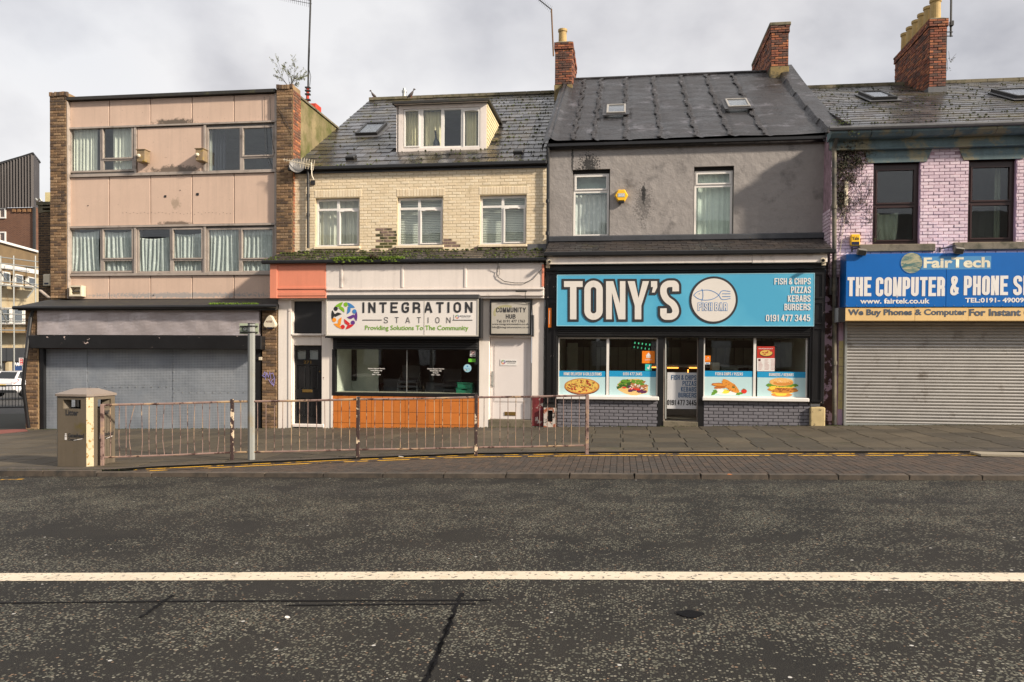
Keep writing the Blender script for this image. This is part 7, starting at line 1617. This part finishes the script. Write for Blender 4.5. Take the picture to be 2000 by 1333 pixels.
e_ = HW+.02; oc = lambda s_, c_, z: [binM @ Vector(p) for p in ((-s_, -s_+c_, z), (-s_+c_, -s_, z), (s_-c_, -s_, z), (s_, -s_+c_, z), (s_, s_-c_, z), (s_-c_, s_, z), (-s_+c_, s_, z), (-s_, s_-c_, z))]
mb = MB(); mb.hull(oc(e_, CH, ZT), oc(e_, CH, ZT+.035)); mb.hull(oc(e_, CH, ZT+.035), oc(.14, .03, ZT+.12)); mb.build('lid', m_lid, t)
def onside(k, fn):
    o = fn(); M = side(k)
    for v in o.data.vertices: v.co = M @ v.co
for k, kk in ((0, 0), (1, 1)):
    pass
for k in (0, 1):
    M = side(k)
    for txt, a, b, c, d, bd in (('Litter', -.11, .12, ZT-.31, ZT-.215, .03), ('Gateshead', -.07, .22, ZT-.665, ZT-.595, .03), ('Council', -.07, .10, ZT-.715, ZT-.672, .02)):
        o = font_text(txt, a, b, c, d, -HW-.003, m_txt_dark, None, bold=bd)
        for v in o.data.vertices: v.co = M @ v.co
        adopt(o, t)
    mb = MB(); 
    for zz0, zz1, w_ in ((ZT-.705,ZT-.66,.04), (ZT-.65,ZT-.63,.04), (ZT-.622,ZT-.60,.03)): mb.face(*[M @ Vector(v) for v in ((-.13-w_/2+.02,-HW-.003,zz0),(-.13+w_/2+.02,-HW-.003,zz0),(-.13+w_/2+.02,-HW-.003,zz1),(-.13-w_/2+.02,-HW-.003,zz1))])
    mb.face(*[M @ Vector(v) for v in ((.03,-HW-.003,ZT-.715),(.19,-HW-.003,ZT-.685),(.19,-HW-.003,ZT-.675),(.03,-HW-.003,ZT-.705))]); mb.build('logo', m_txt_white, t)
# pedestrian guard rail
m_rail = mat('faded_pink_paint', sr(136,112,104), .65, var=.25, vs=5, chip=sr(66,44,40), chs=9, chl=(.53,.6), dirt=sr(166,140,108), dlev=(.5,.62), ds=2, bump=.3)
m_railp = mat('chipped_dark_post', sr(60,44,42), .6, var=.3, chip=sr(206,186,160), chs=9, chl=(.56,.6), bump=.5, bs=20); m_railp2 = m_rail
posts_px = [(200, 909.5, 784), (453.5, 899, 782), (699, 893.5, 778), (929.5, 889, 776), (1146, 885, 775)]
PP = [gnd(a, b) for a, b, c in posts_px]; t = thing('pedestrian_guardrail', 'faded pink pedestrian guard rail of four panels along the kerb', 'railing', tuple(PP[0]))
HR = 1.03; t2 = []
for i, p in enumerate(PP):
    hh = 1.03 if i in (1,2,3) else 1.0; h_ = .03
    d_ = (PP[min(i+1,4)]-PP[max(i-1,0)]); ang = math.atan2(d_.y, d_.x); M = Matrix.Translation(p) @ Matrix.Rotation(ang, 4, 'Z'); MB().cbox(-.028, .028, -.028, .028, -.03, hh, .006, M).build('post', m_railp if i in (1,2,3) else m_railp2, t)
rrg = random.Random(31)
for i in range(4):
    a, b = PP[i], PP[i+1]; d_ = (b-a); ux = d_.normalized(); nrm_ = Vector((-ux.y, ux.x, 0)); sgm = lambda p, q, r, nm: MB().tube([p, p.lerp(q,.5)+Vector((0,0,-.006)), q], r, 6).build(nm, m_rail, t)
    A0, B0 = a+ux*.03, b-ux*.03; sgm(A0+Vector((0,0,.985)), B0+Vector((0,0,.985)), .019, 'top_rail'); sgm(A0+Vector((0,0,.13)), B0+Vector((0,0,.13)), .016, 'bottom_rail')
    n = int(d_.length/.135) if i else 17
    for k in range(1, n):
        u = k/n
        if i == 0 and k == 2: u += .012
        if i == 0 and k == 4: u -= .02
        p = a.lerp(b, u); bend = rrg.gauss(0, .012 if i == 0 else .003); bend2 = rrg.gauss(0, .012 if i == 0 else .003)
        if i == 0 and k == 4: bend = -.03
        pts = [p+Vector((0,0,.13)), p+Vector((0,0,.38))+ux*bend+nrm_*bend2, p+Vector((0,0,.65))+ux*bend*.7, p+Vector((0,0,.985))]
        if i == 0 and k == 4: pts[-1] = pts[-1]+ux*.06
        MB().tube(pts, .0062, 5).build('bar', m_rail, t)
# sign post with street plate
ps = gnd(491, 898); pts_ = hit(491, 636, ps.y); t = thing('sign_post', 'octagonal grey metal post with a small green plate at the top behind the railing', 'sign post', tuple(ps)); zt_p = (pts_-CAM).length
k_ = (ps-CAM); top = hit(491, 633, ps.y); MB().tube([ps+Vector((0,0,-.05)), Vector((ps.x, ps.y, top.z))], .062, 8).build('post', mat('painted_grey_post', sr(142,144,140), .5, var=.1, vs=3, dirt=sr(150,132,96), dlev=(.55,.75), ds=1.2), t)
MB().tube([Vector((ps.x, ps.y, top.z)), Vector((ps.x, ps.y, top.z+.012))], .066, 8).build('cap', m_darksteel, t)
q = rect(468, 632, 505, 653, ps.y+.08); m_plate = mat('sage_plate', sr(176,186,160), .5, var=.06)
MB().box(q[0], q[1], ps.y+.075, ps.y+.08, q[2], q[3]).build('plate', m_plate, t); mb = MB()
for z in (q[3]-.05, q[2]+.03): mb.box(q[0]+.02, q[1]-.01, ps.y+.055, ps.y+.074, z-.01, z+.01); mb.tube([Vector((ps.x+.07*math.cos(R(a)), ps.y+.07*math.sin(R(a)), z)) for a in range(150, 400, 20)], .009, 5)
mb.build('channel', m_darksteel, t); MB().box(q[0]+.05, ps.x-.06, ps.y+.071, ps.y+.0745, q[2]+.05, q[3]-.065).build('label', mat('green_label', sr(96,110,88), .5), t); font_text('G814', q[0]+.07, ps.x-.075, q[2]+.06, q[2]+.11, ps.y+.069, m_txt_white, t, bold=.02)

# ================================================================ SIDE STREET
Yk = 84; clad = thing('clad_block', 'brown brick block with dark corrugated cladding and a sloping top far left', 'building', tuple(hit(0, 700, Yk)))
m_clad = mat('brown_cladding', sr(62,56,55), .6, var=.12, vs=.15, dirt=sr(92,88,86), dlev=(.52,.7), ds=.22, streak=.3); tcl = m_clad
xk0, xk1 = hit(-30,380,Yk).x, hit(66,380,Yk).x; z0 = hit(30,406,Yk).z; zl_, zr_k = hit(-30,331,Yk).z, hit(66,302,Yk).z; n = 34; V_ = []; mb = MB()
for k in range(n+1):
    u = k/n; x = xk0+(xk1-xk0)*u; y = Yk-(.22 if k % 2 else 0); V_ += [(x, y, z0), (x, y, zl_+(zr_k-zl_)*u)]
mb.add(V_, [(2*i, 2*i+2, 2*i+3, 2*i+1) for i in range(n)]); xk2 = hit(77,400,Yk+7).x
zr4 = hit(77,318,Yk+7).z; nn = 6; base = len(mb.v)
V_ = []
for k in range(9):
    u = k/8; V_ += [(xk1+(xk2-xk1)*u+(.12 if k % 2 else 0), Yk+7*u, z0), (xk1+(xk2-xk1)*u+(.12 if k % 2 else 0), Yk+7*u, zr_k+(zr4-zr_k)*u)]
mb.add(V_, [(2*i, 2*i+2, 2*i+3, 2*i+1) for i in range(8)]); mb.add([(xk0,Yk,zl_),(xk1,Yk,zr_k),(xk2,Yk+7,zr4),(xk0,Yk+7,zl_)], [(0,1,2,3)]); mb.build('cladding', m_clad, clad)
mb = MB(); mb.tube([(xk0,Yk-.1,zl_+.05),(xk1,Yk-.1,zr_k+.05),(xk2,Yk+7,zr4+.05)], .2, 5); mb.build('roof_edge', m_darksteel, clad)
def farbrick(name, c1, c2, mort, s=1.0):
    t = NT(name); b = t.n('ShaderNodeTexBrick'); mp_ = t.n('ShaderNodeMapping'); mp_.inputs['Rotation'].default_value = (R(90), 0, 0); t.l(t.g.outputs['Position'], mp_.inputs[0]); t.l(mp_.outputs[0], b.inputs['Vector']); b.inputs['Scale'].default_value = 1; b.inputs['Brick Width'].default_value = .225*s; b.inputs['Row Height'].default_value = .075*s; b.inputs['Mortar Size'].default_value = .01*s
    for k, v in (('Color1', c1), ('Color2', c2), ('Mortar', mort)): b.inputs[k].default_value = (*v, 1)
    t.col(t.mix(t.mr(t.noise(.3, 4, .6), .35, .7, 0, .5), b.outputs[0], sc(c1, .5))); t.rough(.9); return t.m
m_fb = farbrick('far_brown_brick', sr(112,76,58), sr(86,58,48), sr(140,110,90), 1.6)
mb = MB(); mb.box(xk0, hit(69,440,Yk).x, Yk+.1, Yk+8, -2, z0); mb.build('brick_wall', m_fb, clad)
mb = MB(); mb.box(hit(65,440,Yk).x, hit(69,440,Yk).x, Yk-.1, Yk+.1, -2, z0); mb.build('downpipe', m_darksteel, clad)
for k in range(4): q = rect(23+k*10, 408, 29+k*10, 414, Yk-.1); MB().box(q[0], q[1], Yk-.05, Yk+.12, q[2], q[3]).build('vent', mat('terracotta_vent', sr(140,104,70), .8) if k == 0 else bpy.data.materials['terracotta_vent'], clad)
for (a,b,c,d) in ((-12,406,11,427),(-12,453,11,478)):
    q = rect(a,b,c,d,Yk); fr = MB(); xm = q[0]+(q[1]-q[0])*.45; pn = [(q[0]+.15, xm-.08, q[2]+.15, q[3]-.15), (xm+.08, q[1]-.15, q[2]+.15, q[3]-.15)]; fr.holes(*q, Yk-.02, Yk+.2, pn); o = fr.build('window', m_upvc, clad)
    for p in pn: MB().box(*p[:2], Yk+.05, Yk+.09, *p[2:]).build('pane', m_glass, o)
mb = MB(); q0 = hit(64,389,Yk+2); mb.tube([q0, hit(70,389,Yk+2), hit(73,393,Yk+2)], .15, 6); mb.tube([hit(74,391,Yk+3), hit(79,389,Yk+3), hit(81,394,Yk+3)], .15, 6); mb.build('flue', m_steel, clad)
# scaffolded block along the side street
PB = Vector((-50, 58.5, 0)); dB = Vector((-math.sin(R(15.1)), math.cos(R(15.1)), 0)); nB = Vector((dB.y, -dB.x, 0))
def W(px, py, off=0): return onplane(px, py, PB+nB*off, nB)
far = thing('scaffolded_block', 'long cream and brown block wrapped in scaffolding along the side street', 'building', (PB.x, PB.y, G(-50)))
def wl_(name, px0, px1, a0, a1, b0, b1, m_, th=.3, off=0):   # quad given top y (a) and bottom y (b) at both ends
    A = [W(px0,b0,off), W(px1,b1,off), W(px1,a1,off), W(px0,a0,off)]; mb = MB(); mb.hull(A, [p-nB*th for p in A]); return mb.build(name, m_, far)
m_fcream = mat('far_cream_render', sr(178,164,134), .8, var=.1, vs=.5, dirt=sr(150,120,80), dlev=(.55,.75), ds=.6); m_ftan = mat('far_tan_brick', sr(122,102,74), .85, var=.25, vs=.8); m_fwhite = mat('far_white_band', sr(226,224,220), .5); m_fdark = mat('far_dark_shop', (.03,.032,.036), .5)
wl_('body', -60, 80, 455, 492, 730, 716, m_fcream, 6, -.35)
wl_('parapet', -60, 76, 458, 494, 528, 520, m_ftan); wl_('roof_edge', -60, 76, 452, 490, 457, 494, m_fwhite, .5, .2)
wl_('white_band', -60, 76, 505, 528, 515, 536, m_fwhite, .2, .1)
wl_('brick_band', -60, 76, 516, 537, 528, 543, m_ftan, .2, .06)
for r0, r1, s0, s1 in ((529, 545, 556, 561), (601, 602, 634, 634)):
    for k in range(-3, 4):
        a, b = 4+k*25-(8 if r0 > 590 else 0), 4+k*25+15
        if b > 76: continue
        f = lambda px, y0, y1: y0+(y1-y0)*px/76
        A = [W(a, f(a,s0,s1), .02), W(b, f(b,s0,s1), .02), W(b, f(b,r0,r1), .02), W(a, f(a,r0,r1), .02)]; mb = MB(); mb.hull([p+nB*.05 for p in A], [p-nB*.2 for p in A]); o = mb.build('window', m_upvc, far)
        c = sum(A, Vector())/4; A2 = [c+(p-c)*.80+nB*.08 for p in A]; mb = MB(); mb.hull(A2, [p-nB*.02 for p in A2]); mb.build('pane', m_glass_dull, o); mb = MB(); A3 = [c+(p-c)*.80+nB*.055 for p in A]; mb.face(*A3); mb.build('interior', m_fdark, o)
wl_('concrete_band', -60, 76, 640, 640, 652, 651, m_ftan, .2, .1); wl_('shop_fascia', -60, 76, 680, 680, 706, 705, m_fdark, .3, .3)
wl_('shop_door', 0, 16, 710, 709, 731, 731, m_fdark, .1, .05); wl_('shop_pier', 17, 24, 707, 707, 733, 732, m_fcream, .3, .3); wl_('blue_shutter', 27, 44, 708, 708, 730, 730, mat('blue_shutter', sr(30,60,110), .6), .1, .1)
mb = MB()
for pts in ([(28,714),(30,709),(32,715),(34,709)], [(35,714),(36,710),(39,711),(36,715)], [(39,714),(41,709),(43,715)]): mb.tube([W(a,b,.15) for a, b in pts], .05, 4)
mb.build('graffiti', m_fwhite, far)
# scaffold
scf = thing('scaffolding', 'grey tube scaffolding standing against the cream block in the side street', 'scaffolding', tuple(W(26, 735, 1.2)))
for px in (1, 26.5, 69): a = W(px, 500, 1.2); b = W(px, 736, 1.2); MB().tube([Vector((a.x,a.y,b.z-.3)), a], .06, 6).build('standard', m_steel, scf)
for y0, y1 in ((500,512),(512,523),(547,556),(556,563),(601,606),(612,616),(626,629),(645,646)): MB().tube([W(-20,y0,1.2), W(75,y1,1.2)], .05, 5).build('ledger', m_steel, scf)
for a, b in (((30,540),(75,563)), ((53,582),(73,556)), ((0,530),(12,548)), ((0,712),(8,733)), ((0,600),(14,632))): MB().tube([W(*a,1.25), W(*b,1.25)], .05, 5).build('brace', m_steel, scf)
for y0, y1 in ((548,557),(646,647)): A = [W(-20,y0+1,1.2), W(75,y1+1,1.2), W(75,y1+1,.3), W(-20,y0+1,.3)]; mb = MB(); mb.hull(A, [p-Vector((0,0,.06)) for p in A]); mb.build('boards', mat('scaffold_board', sr(150,124,84), .8), scf)
# street lamp
b = gnd(46, 752); tp = hit(46, 514, b.y); t = thing('street_lamp', 'grey street lamp with a short flat head in the side street', 'street lamp', tuple(b)); mb = MB(); mb.tube([b+Vector((0,0,-.3)), Vector((b.x,b.y,tp.z))], .13, 8, .08); mb.build('pole', m_steel, t); q = hit(52, 514, b.y); MB().cbox(tp.x-.1, hit(56,514,b.y).x, b.y-.12, b.y+.12, tp.z-.02, tp.z+.08, .03).build('lamp_head', m_steel, t)
# red sign
q = rect(38, 700, 46, 713, 42); t = thing('red_sign', 'small red and white sign standing at the corner of the side street', 'sign', ((q[0]+q[1])/2, 42, G(-30))); MB().box(q[0], q[1], 42, 42.05, q[2], q[3]).build('board', cR, t); mb = MB(); rings(mb, q[0]-.02, q[1]+.02, q[2]-.02, q[3]+.02, .04, 41.98, 41.999); mb.build('border', m_txt_white, t)
for k in range(3): MB().box(q[0]+.06, q[1]-.08, 41.985, 41.998, q[3]-.12-k*.1, q[3]-.085-k*.1).build('print', m_txt_white, t)
mb = MB(); mb.tube([((q[0]+q[1])/2, 42.08, G(-30)-.2), ((q[0]+q[1])/2, 42.08, q[3])], .03, 6); mb.build('pole', m_steel, t)
# white hatchback
car = thing('parked_car', 'white hatchback seen from behind on the side street at the far left', 'car', (0,0,0)); cb_ = gnd(30, 777); car.location = (cb_.x, cb_.y, G(cb_.x)); ang = R(88)
CM = Matrix.Translation(Vector((cb_.x, cb_.y, G(cb_.x)))) @ Matrix.Rotation(ang, 4, 'Z') @ Matrix.Translation((0, .85, 0))
m_car = mat('white_car_paint', sr(226,226,228), .2, var=.02, coat=.6); m_tyre = mat('tyre_rubber', (.015,.015,.016), .8); m_cg = mat('car_glass', (.01,.012,.014), .08)
# profile: x forward (0 rear .. 3.95 front), widths
secs = [(-.02,.42,.80,.70),(.05,.30,1.02,.80),(.25,.28,1.08,.86),(1.0,.26,1.0,.87),(2.4,.26,.98,.87),(3.3,.27,.88,.82),(3.8,.3,.72,.7),(3.95,.38,.6,.55)]
mb = MB(); Rg = []
for x, zlo, zhi, hw in secs: Rg.append([CM @ Vector((x, s_*hw*f_, z)) for s_, f_, z in ((-1,.9,zlo),(-1,1,zlo+.12),(-1,1,zhi-.15),(-1,.93,zhi),(1,.93,zhi),(1,1,zhi-.15),(1,1,zlo+.12),(1,.9,zlo))])
k0 = 0
for r_ in Rg: mb.v += [tuple(p) for p in r_]
for i in range(len(Rg)-1):
    for j in range(8): mb.f.append((i*8+j, i*8+(j+1)%8, (i+1)*8+(j+1)%8, (i+1)*8+j)); mb.mi.append(0)
mb.f.append(tuple(range(8))); mb.mi.append(0); mb.f.append(tuple(range((len(Rg)-1)*8, len(Rg)*8))); mb.mi.append(0)
mb.build('body', m_car, car, smooth=False)
gs = [(.12,1.03,.76,1.04),(.55,1.0,.76,1.42),(1.3,1.0,.76,1.47),(2.0,1.0,.74,1.44),(2.85,.98,.72,.985)]
mb = MB(); rf2 = MB(); 
lo = [[CM @ Vector((x, s_*hw, z)) for s_ in (-1, 1)] for x, z, hw, _ in gs]; hi = [[CM @ Vector((min(max(x, .35), 2.3), s_*hw*.78, zt)) for s_ in (-1, 1)] for x, z, hw, zt in gs]
for i in range(len(gs)-1):
    mb.face(lo[i][0], lo[i+1][0], hi[i+1][0], hi[i][0]); mb.face(lo[i][1], hi[i][1], hi[i+1][1], lo[i+1][1]); 
mb.face(lo[0][0], lo[0][1], hi[1][1], hi[1][0]); mb.face(lo[-1][0], lo[-1][1], hi[3][1], hi[3][0]); mb.build('window', m_cg, car)
roofp = [hi[1][0], hi[3][0], hi[3][1], hi[1][1]]; mb = MB(); mb.hull([p+Vector((0,0,.04)) for p in roofp], [p-Vector((0,0,.01)) for p in roofp]); mb.build('roof', m_car, car)
mb = MB()
for s_ in (0, 1):
    for i in (2, 3): 
        d_ = (lo[i][s_]-hi[i][s_]); mb.tube([lo[i][s_], hi[i][s_]], .035, 4)
    mb.tube([lo[0][s_], hi[1][s_]], .06, 4)
mb.build('pillar', m_car, car)
for s_ in (-1, 1):
    MB().hull([CM @ Vector((-.03, s_*.62, .82)), CM @ Vector((.02, s_*.84, .80)), CM @ Vector((.28, s_*.885, 1.0)), CM @ Vector((.1, s_*.74, 1.06))], [CM @ Vector((.08, s_*.6, .82)), CM @ Vector((.1, s_*.8, .80)), CM @ Vector((.3, s_*.8, .98)), CM @ Vector((.2, s_*.7, 1.04))]).build('tail_light', mat('red_lens', sr(200,20,24), .2) if s_ < 0 else bpy.data.materials['red_lens'], car)
    for x in (.68, 3.15):
        c = CM @ Vector((x, s_*.80, .31)); ax = (CM.to_3x3() @ Vector((0, s_, 0))).normalized(); o = MB().tube([c-ax*.1, c+ax*.09], .31, 18).build('wheel', m_tyre, car); MB().tube([c+ax*.085, c+ax*.095], .2, 10).build('rim', m_steel, o)
MB().box(-.04, -.02, -.26, .26, .62, .73, CM).build('number_plate', mat('plate_yellow', sr(226,190,40), .5), car); MB().box(-.05, .2, -.8, .8, .26, .42, CM).build('bumper', m_blackmatt, car)
# far black railing
t = thing('street_railing', 'low black railing along the side street pavement at the far left', 'railing', tuple(gnd(0, 802))); a, b = gnd(-40, 802), gnd(62, 800)
for dz, nm in ((.95, 'top_rail'), (.1, 'bottom_rail')): MB().tube([a+Vector((0,0,dz)), b+Vector((0,0,dz))], .03, 5).build(nm, m_black, t)
n = int((b-a).length/.12)
for k in range(n+1): p = a.lerp(b, k/n); MB().tube([p+Vector((0,0,.1)), p+Vector((0,0,.95))], .011, 4).build('bar', m_black, t)
# opposite side of the road: seen only reflected in the glass
opp = thing('opposite_terrace', 'dark brick terrace across the road seen only as reflections in the windows', 'building', (0, -16, 0)); MB().box(-45, -2, -26, -16, -1.5, 8.2).build('wall', m_fb, opp); MB().box(-1.5, 45, -26, -16.5, -1.5, 9.6).build('wall', m_fb, opp)
mb = MB()
for (x0, x1, y, z, h) in ((-45.3, -1.8, -15.7, 8.2, 3.2), (-1.7, 45, -16.2, 9.6, 2.6)): mb.add([(x0,y,z),(x1,y,z),(x1,y-5,z+h),(x0,y-5,z+h),(x0,y-10.5,z),(x1,y-10.5,z)], [(0,1,2,3),(3,2,5,4),(0,3,4),(1,5,2)])
mb.build('roof', m_under, opp)
for k in range(22):
    x = -42+k*4
    for z in (1.2, 4.6): MB().box(x, x+1.2, -15.98 if x < -2 else -16.48, -15.9 if x < -2 else -16.4, z, z+1.7).build('window', m_fwhite, opp).data.name
# moss and dirt along the wall foot and around the bin
rw = random.Random(77); pts = []
for _ in range(700):
    x = rw.uniform(-15.6, 11); pts.append((x, YS-.02-abs(rw.gauss(0,.03)), G(x)-.004))
clumps('wall_foot_moss', m_mossd, pts, .014, pav, 21)
pts = []
for _ in range(260): x = rw.uniform(-16, -7.6); pts.append((x, KY+.165+abs(rw.gauss(0,.02)), G(x)-.004))
clumps('kerb_moss', m_mossd, pts, .012, pav, 22)
mb = MB(); rw2 = random.Random(5)
for _ in range(170):
    x = rw2.uniform(-15, 11); y = rw2.uniform(max(B(x)+.4, 12.2), 18.9); s_ = rw2.uniform(.010, .024); mb.face(*[(x+s_*math.cos(a), y+s_*math.sin(a), G(x)+.0035) for a in [k*1.257 for k in range(5)]])
mb.build('gum_spots', mat('old_gum', sr(128,120,104), .8), pav)['kind'] = 'stuff'
# litter on the ground
def scrap(name, px, py, m_, label, s=.05):
    p = gnd(px, py); rg_ = random.Random(int(px)); mb = MB(); pts = [(p.x+s*math.cos(a)*rg_.uniform(.6,1.2), p.y+s*.6*math.sin(a)*rg_.uniform(.6,1.2), G(p.x)+(.012 if py < 935 else -.068)+rg_.uniform(0,.01)) for a in [i*1.05 for i in range(6)]]; mb.hull([Vector(q) for q in pts], [Vector(q)-Vector((0,0,.004)) for q in pts]); tag(mb.build(name, m_), label, 'litter')
scrap('paper_scrap', 783, 894, m_txt_white, 'white paper scrap between the railing and the yellow line'); scrap('dead_leaf', 905, 1298, m_leafbrown, 'small dead leaf lying on the near asphalt', .022); scrap('paper_scrap', 560, 1187, m_txt_white, 'flattened pale paper scrap beside the tar seams on the road', .022)
scrap('dead_leaf', 1425, 929, m_orange, 'curled brown leaf on the kerb stones in front of the fish bar', .04)
